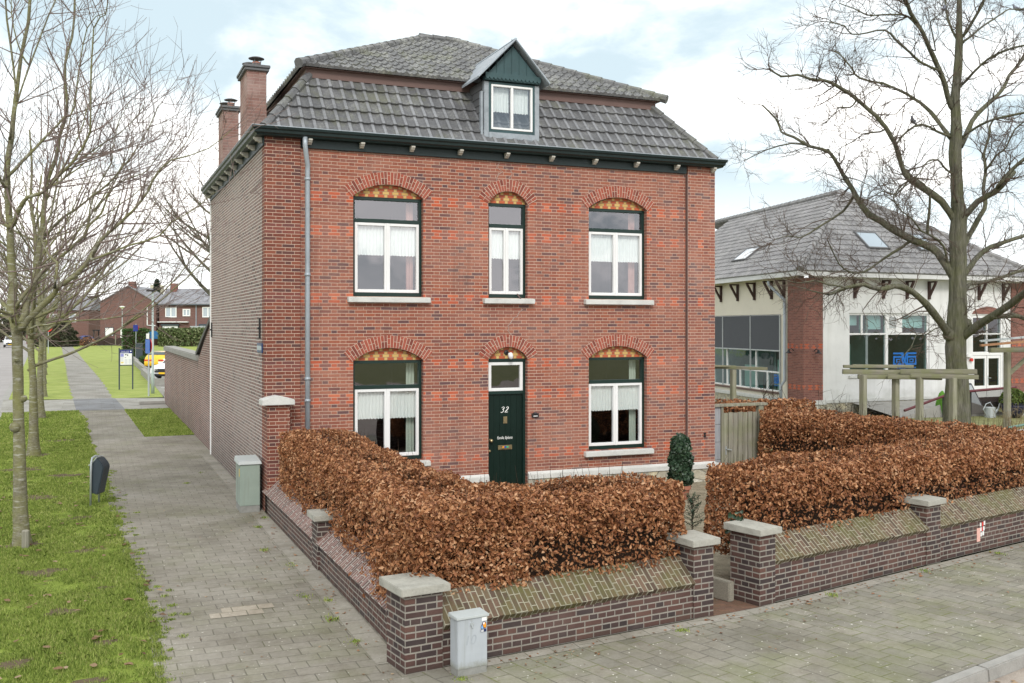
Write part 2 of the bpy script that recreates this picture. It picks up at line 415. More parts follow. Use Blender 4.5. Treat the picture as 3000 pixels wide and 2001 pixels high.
M['rubble'] = rubble('rubble_plinth')
# ================================================================== the brick house
house = thing('brick_house', 'tall red brick corner house with grey mansard roof and dark green front door', 'house', (0,0,0))
W, D, HT, WY = 9.58, 8.8, 6.54, .06
OPEN = []   # (x0,x1,z0,z1,rise)
for x0, x1 in ((1.635,3.005), (4.345,5.185), (6.555,7.925)): OPEN.append((x0, x1, 3.82, 5.70, .24))
for x0, x1, z0 in ((1.635,3.005,.70), (4.345,5.185,-.08), (6.555,7.925,.70)): OPEN.append((x0, x1, z0, 2.61, .24))
def arc(x0, x1, z, rise, n=14):
    w = x1 - x0; r = (w*w/4 + rise*rise) / (2*rise); cx = (x0+x1)/2; cz = z + rise - r; a = math.asin(w/2/r)
    return [(cx + r*math.sin(-a + 2*a*i/n), cz + r*math.cos(-a + 2*a*i/n)) for i in range(n+1)], (cx, cz, r, a)
def wall_with_openings(name, outline, holes, y, depth, mat, parent):
    bm = bmesh.new(); edges = []
    def loop(pts):
        vs = [bm.verts.new((p[0], y, p[1])) for p in pts]
        for i in range(len(vs)): edges.append(bm.edges.new((vs[i], vs[(i+1) % len(vs)])))
        return vs
    loop(outline); hl = [loop(h) for h in holes]
    bmesh.ops.triangle_fill(bm, use_beauty=True, edges=edges)
    for vs in hl:
        b = [bm.verts.new((v.co.x, y + depth, v.co.z)) for v in vs]
        for i in range(len(vs)): bm.faces.new((vs[i], vs[(i+1) % len(vs)], b[(i+1) % len(vs)], b[i]))
    me = bpy.data.meshes.new(name); bm.normal_update(); 
    bmesh.ops.recalc_face_normals(bm, faces=bm.faces); bm.to_mesh(me); bm.free()
    me.materials.append(mat); o = bpy.data.objects.new(name, me); COL.objects.link(o); o.parent = parent; return o
holes = []
for x0, x1, z0, z1, rs in OPEN:
    top, _ = arc(x0, x1, z1, rs); holes.append([(x0, z0), (x1, z0)] + [(p[0], p[1]) for p in reversed(top)])
wall_with_openings('front_wall', [(.64, G-.02), (8.9, G-.02), (8.9, HT+.2), (.64, HT+.2)], holes, WY, .2, M['facade'], house)
MB().box(0, .64, 0, .3, G-.02, HT+.2).build('pilaster', M['pilaster_l'], house)
pr = MB().box(-.34, .34, 0, .3, G-.02, HT+.2).build('pilaster', M['pilaster_r'], house); pr.location = (9.24, 0, 0)
MB().box(0, .3, .3, D, G-.02, HT+.2).build('side_wall', M['sidewall'], house)
MB().box(W-.3, W, .3, D, G-.02, HT+.2).build('side_wall', M['sidewall'], house)
MB().box(.3, W-.3, D-.3, D, G-.02, HT+.2).build('rear_wall', M['sidewall'], house)
# dark rooms behind the windows
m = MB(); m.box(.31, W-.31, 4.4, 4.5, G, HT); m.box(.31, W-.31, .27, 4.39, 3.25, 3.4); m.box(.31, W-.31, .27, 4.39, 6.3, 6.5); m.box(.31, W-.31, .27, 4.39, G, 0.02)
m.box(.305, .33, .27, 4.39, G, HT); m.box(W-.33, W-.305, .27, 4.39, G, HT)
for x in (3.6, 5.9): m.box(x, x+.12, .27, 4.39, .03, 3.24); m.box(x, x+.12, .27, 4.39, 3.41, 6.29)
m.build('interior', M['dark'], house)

# brick arches, coloured fields, windows
def arch_ring(x0, x1, z, rise):
    pts, (cx, cz, r, a) = arc(x0, x1, z, rise); t = .235; n = 40; a2 = a + .035
    mb = MB(); uvs = []
    for i in range(n+1):
        th = -a2 + 2*a2*i/n
        for rr, yy in ((r, WY+.0), (r, WY-.012), (r+t, WY-.012), (r+t, WY+.0)):
            mb.v.append((cx + rr*math.sin(th), yy, cz + rr*math.cos(th))); uvs.append((rr - r + (.0), (th + 2)*(r+t/2)))
    for i in range(n):
        for k in range(3): mb.f.append((i*4+k, i*4+k+1, i*4+4+k+1, i*4+4+k))
    mb.f.append((0,1,2,3)); mb.f.append((n*4+3, n*4+2, n*4+1, n*4))
    return mb.build('brick_arch', M['arch'], house, uvs=uvs)
YF = WY + .11      # front of the window frames
def frame_bars(mb, x0, x1, z0, z1, w, y0, y1, wb=None):
    wb = wb or w
    mb.box(x0, x0+w, y0, y1, z0, z1); mb.box(x1-w, x1, y0, y1, z0, z1)
    mb.box(x0+w, x1-w, y0, y1, z1-w, z1); mb.box(x0+w, x1-w, y0, y1, z0, z0+wb)
def curtain(x0, x1, z0, z1, y, mat, name, parent, fold=.07, amp=.014, scal=True, gather=1):
    n = max(8, int((x1-x0)/.012)); m = 8; V = []; F = []
    ph = random.random()*6
    for j in range(m+1):
        for i in range(n+1):
            x = x0 + (x1-x0)*i/n; q = 2*math.pi*(x/fold) + ph + .7*math.sin(x*9)
            zz = z1 + (z0-z1)*j/m
            if scal and j == m: zz += .018*abs(math.sin(math.pi*x/.062))
            V.append((x, y + amp*math.sin(q)*(.5+.5*j/m) , zz))
    for j in range(m):
        for i in range(n): F.append((j*(n+1)+i, j*(n+1)+i+1, (j+1)*(n+1)+i+1, (j+1)*(n+1)+i))
    return np_mesh(name, V, F, mat, parent, True)
def window(i, x0, x1, z0, z1, rise):
    up = i < 3
    fz1 = z1
    fr = MB(); frame_bars(fr, x0+.002, x1-.002, z0, fz1, .055, YF, YF+.1, .075)
    tz = z0 + (1.40 if up else 1.37)
    fr.box(x0+.055, x1-.055, YF-.012, YF+.1, tz, tz+.07)
    w = fr.build('window', M['green'], house, bevel=.004)
    # transom pane
    MB().quad((x0+.05, YF+.05, tz+.065), (x1-.05, YF+.05, tz+.065), (x1-.05, YF+.05, fz1-.05), (x0+.05, YF+.05, fz1-.05)).build('pane', M['glass'], w)
    a, b = x0+.058, x1-.058; zb, zt = z0+.078, tz-.003; mid = (a+b)/2
    sw = .052 if x1-x0 > 1 else .05
    for s, e in ((a, mid-.002), (mid+.002, b)):
        f = MB(); frame_bars(f, s, e, zb, zt, sw, YF-.006, YF+.07, .06)
        sash = f.build('sash', M['sash'], w, bevel=.004)
        MB().quad((s+sw-.005, YF+.04, zb+.055), (e-sw+.005, YF+.04, zb+.055), (e-sw+.005, YF+.04, zt-sw+.005), (s+sw-.005, YF+.04, zt-sw+.005)).build('pane', M['glass'], w)
        curtain(s+.03, e-.03, zb + (zt-zb)*(.53 if up else .55), zt-.02, YF+.085, M['lace'], 'lace_curtain', w)
    MB().box(mid-.016, mid+.016, YF-.02, YF-.007, zb, zt).build('meeting_strip', M['sash'], w)
    sill = MB(); o = .115 if x1-x0 > 1 else .12
    sill.hexa([(x0-o,-.055,z0-.115),(x1+o,-.055,z0-.115),(x1+o,YF-.005,z0-.115),(x0-o,YF-.005,z0-.115)], [(x0-o,-.055,z0-.02),(x1+o,-.055,z0-.02),(x1+o,YF-.005,z0+.0),(x0-o,YF-.005,z0+.0)])
    sill.build('window_sill', M['stone'], w, bevel=.008)
    return w
for i, (x0, x1, z0, z1, rs) in enumerate(OPEN):
    arch_ring(x0, x1, z1, rs)
    pts, _ = arc(x0, x1, z1, rs)
    ty = MB(); ty.add([(p[0]-(x0+x1)/2, 0, p[1]-z1) for p in pts] , [tuple(range(len(pts)))])
    o = ty.build('brick_field', M['tympanum'], house); o.location = ((x0+x1)/2 + .03*(i % 3), YF-.015, z1+.001)
    if i != 4: WIN = window(i, x0, x1, z0, z1, rs); 
    if i in (0, 2): curtain(x1-.25, x1-.1, z0+.08, z1-.06, YF+.24, M['drape_pink'], 'side_curtain', WIN, .06, .02, False)
    if i in (3, 5): curtain(x1-.24, x1-.08, z0+.08, z1-.06, YF+.24, M['drape_green'], 'side_curtain', WIN, .06, .02, False)
# repaired cracks in the brickwork
for P_ in ([(5.083,3.608),(4.988,3.521),(4.965,3.444),(4.882,3.422),(4.824,3.346),(4.8,3.299),(4.77,3.276),(4.765,3.168),(4.835,3.092)], [(4.765,6.169),(4.847,6.292),(4.824,6.367),(4.707,6.403)], [(4.509,6.133),(4.532,6.22),(4.648,6.335),(4.521,6.392),(4.579,6.525)]):
    Q_ = []; ck_ = MB()
    for (xa, za), (xb, zb_) in zip(P_[:-1], P_[1:]):
        for f_ in (0, .33, .66): Q_.append((xa+(xb-xa)*f_+random.uniform(-.012,.012), WY, za+(zb_-za)*f_+random.uniform(-.01,.01)))
    Q_.append((P_[-1][0], WY, P_[-1][1])); ck_.tube(Q_, .007, 4)
    ck_.build('crack_repair', M['facade_mortar'], house)
# small things standing in the upper rooms
# front door
x0, x1 = OPEN[4][0], OPEN[4][1]
fr = MB(); fr.box(x0+.002, x0+.04, YF, YF+.1, G, 2.61); fr.box(x1-.055, x1-.002, YF, YF+.1, G, 2.61); fr.box(x0+.04, x1-.055, YF-.01, YF+.1, 2.545, 2.61); fr.box(x0+.04, x1-.055, YF-.012, YF+.1, 1.905, 1.965)
doorframe = fr.build('door_frame', M['green'], house, bevel=.004)
f = MB(); frame_bars(f, x0+.042, x1-.058, 1.968, 2.542, .06, YF-.004, YF+.06); f.build('fanlight_sash', M['sash'], doorframe, bevel=.004)
MB().quad((x0+.09, YF+.03, 2.02), (x1-.11, YF+.03, 2.02), (x1-.11, YF+.03, 2.49), (x0+.09, YF+.03, 2.49)).build('pane', M['glass'], doorframe)
c = MB()
for k in range(9): c.tube([(x0+.08+k*.085, YF-.012, 2.575+.008*(k%2)), (x0+.165+k*.085, YF-.014, 2.575+.008*((k+1)%2))], [.012,.012], 5)
c.build('carved_strip', M['green'], doorframe)
d = MB(); n = 6; dw = (x1-.06-x0-.044)/n
for k in range(n): d.box(x0+.044+k*dw+.0015, x0+.044+(k+1)*dw-.0015, YF+.03, YF+.075, G+.01, 1.9)
d.box(x0+.044, x1-.06, YF+.04, YF+.08, G+.01, 1.9)
door = d.build('front_door', M['door'], house, bevel=.002)
def lettering(body, size, loc, mat, parent, name, shear=0, extrude=.001, rot=(R(90),0,0), sx=1):
    cu = bpy.data.curves.new(name, 'FONT'); cu.body = body; cu.size = size; cu.shear = shear; cu.extrude = extrude; cu.align_x = 'CENTER'; cu.align_y = 'CENTER'
    cu.materials.append(mat); o = bpy.data.objects.new(name, cu); COL.objects.link(o); bpy.context.view_layer.update(); me = bpy.data.meshes.new_from_object(o.evaluated_get(bpy.context.evaluated_depsgraph_get())); me.materials.clear(); me.materials.append(mat); bpy.data.objects.remove(o); o = bpy.data.objects.new(name, me); COL.objects.link(o); o.location = loc; o.rotation_euler = rot; o.scale = (sx,1,1); o.parent = parent; return o
M['paintwhite'] = plain('lettering_white', (.85,.85,.83,1), .6, .2, .02)
def strokes(sets, cx, cz, s, y, rad, mat, parent, name):
    mb = MB()
    for st in sets:
        P = [(cx + (px + .28*py)*s, y, cz + py*s) for px, py in st]; n = len(P)
        mb.tube(P, [rad*(.55 + .75*math.sin(math.pi*(i+.5)/n)) for i in range(n)], 5)
    return mb.build(name, mat, parent)
three = [(-.7,.42),(-.5,.62),(-.25,.68),(-.05,.55),(-.08,.3),(-.3,.12),(-.38,.1),(-.2,.06),(-.05,-.12),(-.1,-.42),(-.32,-.62),(-.58,-.62),(-.68,-.45)]
two = [(q_[0]+.34, q_[1]) for q_ in ((.14,.4),(.26,.62),(.5,.68),(.68,.52),(.64,.25),(.42,-.08),(.18,-.38),(.06,-.6),(.2,-.52),(.42,-.6),(.6,-.62),(.74,-.45))]
strokes([three, two], 4.73, 1.59, .085, YF+.027, .0065, M['paintwhite'], door, 'house_number')
lettering('Familie Siplema', .082, (4.745, YF+.028, 1.03), M['paintwhite'], door, 'family_name', .35, sx=.66)
g = MB(); g.box(4.715, 4.795, YF+.015, YF+.029, 1.32, 1.455)
for k in range(5): g.box(4.725, 4.785, YF+.008, YF+.0148, 1.338+k*.022, 1.348+k*.022)
g.build('vent_grille', M['brass'], door)
g = MB(); g.box(4.60, 4.90, YF+.013, YF+.029, .795, .885); g.box(4.63, 4.87, YF+.006, YF+.0128, .80, .815); 
ls = g.build('letter_slot', M['brass'], door, bevel=.004)
M['st_or'] = plain('sticker_orange', (.8,.3,.02,1), .5); M['st_gr'] = plain('sticker_green', (.05,.45,.2,1), .5); M['st_bl'] = plain('sticker_blue', (.02,.07,.4,1), .5); M['st_ye'] = plain('sticker_yellow', (.8,.55,.03,1), .5); M['st_re'] = plain('sticker_red', (.6,.04,.03,1), .5)
for k, cn in enumerate(('st_or', 'st_bl', 'st_gr')): MB().box(4.69+k*.045, 4.73+k*.045, YF+.009, YF+.0129, .833, .863).build('slot_sticker', M[cn], ls)
kb = MB(); kb.lathe([(.0,.0),(.03,.0),(.03,.008),(.012,.012),(.012,.04),(.034,.055),(.036,.075),(.02,.092),(0,.095)], n=14); kb.xf(Matrix.Translation((4.435, YF+.03, .99)) @ Matrix.Rotation(R(90), 4, 'X')); kb.build('door_knob', M['brass'], door, smooth=True)
kb = MB(); kb.lathe([(.0,.0),(.028,.0),(.028,.012),(.012,.016),(.01,.022),(0,.022)], n=14); kb.xf(Matrix.Translation((4.42, YF+.03, .78)) @ Matrix.Rotation(R(90), 4, 'X')); kb.build('key_plate', M['brass'], door, smooth=True)
# lamp over the door, bell plate
l = MB(); l.lathe([(.0,0),(.05,0),(.05,.02),(.02,.03),(0,.03)], n=12); l.xf(Matrix.Translation((4.76, YF-.016, 2.735)) @ Matrix.Rotation(R(90), 4, 'X')); l.tube([(4.76, YF-.04, 2.735), (4.765, YF-.1, 2.75), (4.785, YF-.14, 2.72)], .014, 6)
wl = l.build('wall_lamp', M['black'], house)
l = MB(); l.lathe([(.03,.02),(.045,0),(.05,-.06),(.035,-.1),(.0,-.115)], (0,0,0), 14); l.xf(Matrix.Translation((4.79, YF-.15, 2.715)) @ Matrix.Rotation(R(-14), 4, 'Y')); l.build('lamp_glass', M['sash'], wl, smooth=True)
b = MB(); b.box(5.27, 5.42, WY-.03, WY-.002, 1.43, 1.51); b.tube([(5.345, WY-.012, 1.505), (5.345, WY-.012, 1.53)], [.05,.03], 8); b.build('bell_plate', M['black'], house)
MB().box(5.30, 5.39, WY-.034, WY-.0302, 1.45, 1.465).build('bell_button', M['sash'], house)
# drain stub under the middle upper window
MB().tube([(5.0, YF-.02, 3.9), (5.0, YF-.06, 3.88), (5.0, -.03, 3.80)], .012, 6).build('drain_stub', M['fascia'], house)
# plinth: stone rubble with white stone band
for a, b in ((.64, 4.345), (5.185, 8.9), (8.9, W)):
    dy = 0 if b < W else -.06
    MB().hexa([(a,WY-.07+dy,.2),(b,WY-.07+dy,.2),(b,WY-.001+dy,.2),(a,WY-.001+dy,.2)], [(a,WY-.07+dy,.3),(b,WY-.07+dy,.3),(b,WY-.001+dy,.35),(a,WY-.001+dy,.35)]).build('plinth_band', M['stone'], house, bevel=.006)
    MB().box(a+.002, b-.002 if b < W else b, WY-.045+dy, WY-.002+dy, G-.02, .198).build('plinth', M['rubble'], house)
MB().hexa([(W-.002,-.07,.2),(W+.13,-.07,.2),(W+.13,.7,.2),(W-.002,.7,.2)], [(W-.002,-.07,.3),(W+.13,-.07,.3),(W+.13,.7,.3),(W-.002,.7,.35)]).build('plinth_band', M['stone'], house, bevel=.006)
MB().box(W+.001, W+.06, -.02, .7, G-.02, .198).build('plinth', M['rubble'], house)
# thin vertical trim on the right pilaster edge, wall anchors, vent brick
MB().box(8.872, 8.897, -.006, WY-.002, .36, 6.5).build('edge_strip', M['fascia'], house)
vb = MB(); vb.box(9.29, 9.35, -.012, -.001, .94, .97); vb.box(9.305, 9.335, -.014, -.0011, .905, .939); vb.box(9.29, 9.35, -.012, -.001, .875, .904); vb.build('vent_brick', M['black'], house)
for yy, z0, z1 in ((.47, 3.03, 3.41), (8.55, 2.98, 3.36)):
    a = MB(); a.box(-.035, -.001, yy-.015, yy+.015, z0, z1); a.box(-.06, -.0351, yy-.03, yy+.03, (z0+z1)/2-.02, (z0+z1)/2+.02); a.build('wall_anchor', M['black'], house)
M['signblue'] = plain('street_sign_blue', (.03,.06,.16,1), .35, .5, .05)
M['signpale'] = plain('street_sign_pale', (.42,.48,.54,1), .35, .5, .08)
ss = MB().box(-.028, -.002, .18, .74, 2.77, 2.95).build('street_sign', M['signblue'], house, bevel=.006)
MB().box(-.0305, -.0283, .2, .72, 2.82, 2.9).build('sign_lettering', M['signpale'], ss)
# capped stub of a wall at the corner
MB().box(.0, .4, -.3, -.002, G-.02, 1.86).build('corner_buttress', M['pilaster_l'], house)
cp = MB(); prof = [(-.10,1.86),(.47,1.86),(.47,1.95),(.32,1.99),(.18,2.02),(.03,1.99),(-.10,1.95)]
cp.prism([(p[0], -.4, p[1]) for p in prof], (0,.42,0)); cp.build('buttress_cap', M['stone'], house, bevel=.008)
# white corner board at the rear edge, downpipe
MB().box(-.02, .12, D+.002, D+.14, G, HT+.02).build('corner_board', M['white'], house)
p = MB(); p.tube([(.70,-.14,6.69),(.70,-.14,6.55),(.72,-.12,6.4),(.77,-.03,6.2),(.77,-.01,6.1),(.77,-.01,4.0),(.77,-.01,G+.02)], .045, 12)
for z in (5.95, 4.2, 2.3, 1.9): p.tube([(.77,-.01,z-.025),(.77,-.01,z+.025)], .056, 12)
p.build('downpipe', M['zinc'], house, smooth=True)
# ---- cornice: gutter profile swept round the front and the sides
prof = [(.0,6.675),(-.16,6.675),(-.175,6.70),(-.21,6.72),(-.22,6.765),(-.25,6.785),(-.26,6.825),(-.245,6.832),(.05,6.832)]
def sweep_gutter():
    path = [(0,D+.12),(0,0),(W,0),(W,D+.12)]
    mb = MB(); k = len(prof)
    for (x, y) in path:
        sx = 1 if x == 0 else -1
        for o, z in prof:
            ox = o if x == 0 else o*.62
            mb.v.append((x + sx*ox, y + (o if y == 0 else 0), z))
    for i in range(3):
        for j in range(k-1): mb.f.append((i*k+j, i*k+j+1, (i+1)*k+j+1, (i+1)*k+j))
    mb.f.append(tuple(range(k))); mb.f.append(tuple(3*k+j for j in reversed(range(k))))
    return mb.build('cornice_gutter', M['cornice'], house)
sweep_gutter()
MB().box(.66, 8.87, -.0, WY-.003, 6.52, 6.674).build('frieze_board', M['cornice'], house, bevel=.006)
MB().box(-.03, -.002, .02, D+.1, 6.52, 6.674).build('frieze_board', M['cornice'], house, bevel=.006)
lip = MB(); lip.tube([(-.248,D+.12,6.832),(-.252,-.252,6.832),(W+.158,-.252,6.832),(W+.158,D+.12,6.832)], .009, 6); lip.build('gutter_lip', M['zinc'], house)
def corbel(x, y, d):
    pf = [(0,.115),(0,.214),(.15,.214),(.15,.18),(.125,.17),(.11,.145),(.07,.135),(.05,.115)]
    mb = MB()
    if d == 'f': mb.prism([(x-.037, y - a, 6.46+b) for a, b in pf], (.074,0,0))
    else: mb.prism([(x - a, y-.04, 6.46+b) for a, b in pf], (0,.08,0))
    mb.build('corbel', M['corbel'], house, bevel=.004)
for k in range(9): corbel(.80 + k*.973, 0, 'f')
corbel(9.5, -.002, 'f')
for k in range(11): corbel(-.03, .12 + k*.86, 's')

# ---- roofs
def tile_slope(O, U, V, N, width, length, tw, rh, cuts, mat, name, parent, lift=.035, roll=.022, spt=8, rib=False):
    """overlapping rows of interlocking tiles on the slope O + u U + v V; cuts: planes (point, normal) whose outside is removed"""
    O, U, V, N = Vector(O), Vector(U), Vector(V), Vector(N)
    nt = int(width/tw)+1; prof = []
    RH = [1,1,.95,.1,.0,.12,.0,.15]
    for i in range(nt*spt+1):
        q = (i % spt)/spt
        if rib: prof.append(roll*RH[i % 8]); continue
        prof.append(roll*max(0, math.cos(2*math.pi*(q-.0)))**1.2 + .45*roll*max(0, math.cos(2*math.pi*(q-.5)*2))**2)
    bm = bmesh.new(); nr = int(math.ceil(length/rh))
    for r in range(nr):
        v0, v1 = r*rh, min((r+1)*rh + .06, length); rows = []
        for vv, h in ((v0, -.02), (v0, lift*.98), (v0+.012, lift), (v1, .002)):
            row = []
            for i, p in enumerate(prof):
                jit = .004*math.sin(i//spt*12.9898 + r*78.233)
                row.append(bm.verts.new(O + U*(i*tw/spt) + V*(vv + jit*(vv == v0 or vv == v0+.012)) + N*((h + (p if h > 0 else 0) + jit*.6))))
            rows.append(row)
        for a, b in zip(rows[:-1], rows[1:]):
            for i in range(len(prof)-1): bm.faces.new((a[i], a[i+1], b[i+1], b[i])).material_index = 1 if rib and i % 8 < 2 else 0
    for pt, nm in cuts:
        bmesh.ops.bisect_plane(bm, geom=bm.verts[:]+bm.edges[:]+bm.faces[:], plane_co=Vector(pt), plane_no=Vector(nm), clear_outer=True)
    bmesh.ops.recalc_face_normals(bm, faces=bm.faces)
    me = bpy.data.meshes.new(name); bm.to_mesh(me); bm.free(); me.materials.append(mat)
    if rib: me.materials.append(M['tile_rib'])
    o = bpy.data.objects.new(name, me); COL.objects.link(o); o.parent = parent; return o
def hip_caps(p0, p1, r, mat, parent, seg=.36, name='hip_ridge', up=(0,0,1)):
    p0, p1 = Vector(p0), Vector(p1); L = (p1-p0).length; d = (p1-p0)/L; n = max(1, round(L/seg)); mb = MB()
    for i in range(n):
        a = p0 + d*(L*i/n - .02); b = p0 + d*(L*(i+1)/n + .02)
        mb.tube([a, a + d*.05, b], [r*1.16, r*1.12, r*.92], 8)
    return mb.build(name, mat, parent, smooth=False)
def hipped(zlow, ilow, zhigh, ihigh, x0, x1, y0, y1, tw, rh, mat, parent, **kw):
    """four tiled slopes between two inset rectangles"""
    sides = [((x0,y0),(x1,y0)), ((x1,y0),(x1,y1)), ((x1,y1),(x0,y1)), ((x0,y1),(x0,y0))]
    for (ax, ay), (bx, by) in sides:
        U = Vector((bx-ax, by-ay, 0)); Wd = U.length; U.normalize(); inn = Vector((-U.y, U.x, 0))
        V = inn*(ihigh-ilow) + Vector((0,0,zhigh-zlow)); L = V.length; V.normalize(); N = U.cross(V)
        O = Vector((ax, ay, zlow)) + inn*ilow
        c0 = (Vector((ax, ay, 0)), -(U - inn)); c1 = (Vector((bx, by, 0)), (U + inn))
        tile_slope(O, U, V, N, Wd, L, tw, rh, [c0, c1], mat, 'roof_slope', parent, **kw)
hipped(6.81, -.02, 8.10, 1.03, 0, W, 0, D, .222, .325, M['tile_steep'], house, lift=.05, roll=.022, rib=True)
# brown fascia under the upper eaves
f = MB()
for a, b, z0, z1 in ((.93, .95, 8.04, 8.24),):
    f.box(a, W-a, a, b, z0, z1); f.box(a, b, b, D-b, z0, z1); f.box(W-b, W-a, b, D-b, z0, z1); f.box(a, W-a, D-b, D-a, z0, z1)
f.box(.86, W-.86, .86, D-.86, 8.21, 8.228)
f.build('eaves_fascia', M['fascia'], house)
APEX = (W/2, D/2, 10.08)
hipped(8.245, .80, 10.07, 4.4, 0, W, 0, D, .222, .325, M['tile'], house, lift=.035, roll=.03)
for cx, cy, sx, sy in ((0,0,1,1), (W,0,-1,1), (0,D,1,-1), (W,D,-1,-1)):
    hip_caps((cx+sx*.0, cy+sy*.0, 6.85), (cx+sx*1.02, cy+sy*1.02, 8.12), .09, M['tile_steep'], house, .33)
    ax = W/2 - sx*.39
    hip_caps((cx+sx*.76, cy+sy*.76, 8.265), (ax if False else cx+sx*4.4, D/2, 10.09), .085, M['tile'], house, .33)
hip_caps((4.3, D/2, 10.10), (W-4.3, D/2, 10.10), .09, M['tile'], house)
# ---- dormer
dx0, dx1, dy = 4.27, 5.46, .10
dm = MB(); zt = 8.10
dm.box(dx0, dx0+.10, dy, dy+.1, 6.88, zt); dm.box(dx1-.10, dx1, dy, dy+.1, 6.88, zt); dm.box(dx0+.10, dx1-.10, dy-.02, dy+.1, 6.98, 7.10); 
dorm = dm.build('dormer', M['lead'], house, bevel=.006)
MB().box(dx0+.01, dx1-.01, dy-.035, dy+.02, 6.80, 6.97).build('dormer_apron', M['lead'], dorm, bevel=.006)
# cheeks with lapped boards
for xs in (dx0, dx1):
    ck = MB(); s = 1 if xs == dx0 else -1
    nb = 8
    for k in range(nb):
        z0 = 6.95 + k*(zt-6.95)/nb; z1 = z0 + (zt-6.95)/nb + .02
        yb = lambda z: max(dy+.12, -.02 + (z-6.9)/1.28*1.05 + .12)
        ck.prism([(xs - s*.012 if True else xs, dy+.1, z0), (xs - s*.012, yb(z0), z0), (xs + s*.004, yb(z1), z1), (xs + s*.004, dy+.1, z1)], (s*.03,0,0))
    ck.build('dormer_cheek', M['slateboard'], dorm)
MB().box(dx0-.06, dx0-.02, dy+.02, dy+.1, 6.93, 7.9).build('dormer_flashing', M['lead'], dorm)
fr = MB(); frame_bars(fr, dx0+.10, dx1-.10, 7.10, zt, .045, dy, dy+.08, .055); dw = fr.build('dormer_window', M['dormergreen'], dorm, bevel=.004)
a, b, zb, zt2 = dx0+.15, dx1-.15, 7.16, zt-.05; mid = (a+b)/2
f = MB(); frame_bars(f, a, b, zb, zt2, .04, dy-.008, dy+.05); f.box(mid-.025, mid+.025, dy-.01, dy+.052, zb+.04, zt2-.04); f.build('dormer_sash', M['sash'], dorm, bevel=.004)
MB().quad((a+.03, dy+.03, zb+.03), (b-.03, dy+.03, zb+.03), (b-.03, dy+.03, zt2-.03), (a+.03, dy+.03, zt2-.03)).build('dormer_pane', M['glass'], dorm)
for s, e in ((a+.04, mid-.03), (mid+.03, b-.04)): curtain(s, e, zb+.36, zt2-.03, dy+.12, M['lace'], 'dormer_curtain', dorm)
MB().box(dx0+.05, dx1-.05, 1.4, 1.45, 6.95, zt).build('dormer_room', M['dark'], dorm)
# gable and roof
ap = (4.86, 8.88); ex0, ex1, ez = dx0-.2, dx1+.14, 8.09
gb = MB(); gb.prism([(dx0, dy-.06, zt+.02), (dx1, dy-.06, zt+.02), (dx1, dy-.06, 8.18), (ap[0], dy-.06, 8.83), (dx0, dy-.06, 8.18)], (0,.14,0))
n = 14
gbl = gb.build('dormer_gable', M['dormergreen'], dorm)
sc_ = MB()
for k in range(n):
    u0 = dx0 + (dx1-dx0)*k/n; u1 = dx0 + (dx1-dx0)*(k+1)/n; um = (u0+u1)/2
    sc_.prism([(u0, dy-.085, zt+.16), (u1, dy-.085, zt+.16), (u1, dy-.085, zt+.075), (um+.018, dy-.085, zt+.035), (um-.018, dy-.085, zt+.035), (u0, dy-.085, zt+.075)], (0,.02,0))
for k in range(7): sc_.box(dx0+.08+k*.16, dx0+.086+k*.16, dy-.072, dy-.061, zt+.16, zt+.16+.74*(1-abs((dx0+.083+k*.16-ap[0])/.62)))
sc_.build('scalloped_trim', M['dormergreen'], dorm)
for sx, ex in ((-1, ex0), (1, ex1)):
    rf = MB(); yb0 = 1.9 ; y0 = dy-.2
    rf.hexa([(ex, y0, ez), (ap[0], y0, ap[1]+.02), (ap[0], 2.35, ap[1]+.02), (ex, .85, ez)], [(ex, y0, ez+.045), (ap[0], y0, ap[1]+.065), (ap[0], 2.35, ap[1]+.065), (ex, .85, ez+.045)])
    rf.build('dormer_roof', M['lead'], dorm)
rp = MB(); rp.tube([(ap[0], dy-.21, ap[1]+.05), (ap[0], 2.3, ap[1]+.05)], .03, 6); rp.build('dormer_ridge', M['zinc'], dorm)
bg = MB(); bg.tube([(ex0, dy-.2, ez+.03), (ap[0], dy-.2, ap[1]+.05), (ex1, dy-.2, ez+.03)], .022, 6); bg.build('barge_edge', M['zinc'], dorm)
# ---- chimneys
M['terra'] = plain('terracotta', (.36,.15,.1,1), .8, .2, .15, 6)
def chimney(x0, x1, y0, y1, zt):
    ch = MB().box(x0, x1, y0, y1, 6.6, zt).build('chimney', M['chimney'], house)
    cap = MB(); cap.box(x0-.07, x1+.07, y0-.08, y1+.08, zt, zt+.06); cap.box(x0-.05, x1+.05, y0-.05, y1+.05, zt-.06, zt-.001); cap.build('chimney_cap', M['slateboard'], ch, bevel=.008)
    n = 2
    for k in range(n):
        yy = y0 + (y1-y0)*(k+.5)/n; xx = (x0+x1)/2 + .03*(-1)**k; zz = zt+.06
        p = MB(); p.lathe([(.09,0),(.085,.12),(.075,.13)], (xx,yy,zz), 12)
        pt = p.build('chimney_pot', M['terra'], ch, smooth=True)
        c = MB(); c.lathe([(.092,.07),(.096,.075),(.092,.095)], (xx,yy,zz), 12)
        for q in range(3):
            an = q*2.1; c.tube([(xx+.085*math.cos(an), yy+.085*math.sin(an), zz+.08), (xx+.1*math.cos(an), yy+.1*math.sin(an), zz+.21)], .008, 4)
        c.lathe([(.0,.24),(.1,.225),(.165,.20),(.165,.19),(.08,.205),(0,.21)], (xx,yy,zz), 18)
        c.build('chimney_cowl', M['slateboard'], ch)
    return ch
ch1 = chimney(.10, .50, 2.97, 4.0, 8.64); chimney(.12, .50, 7.3, 8.25, 8.66)
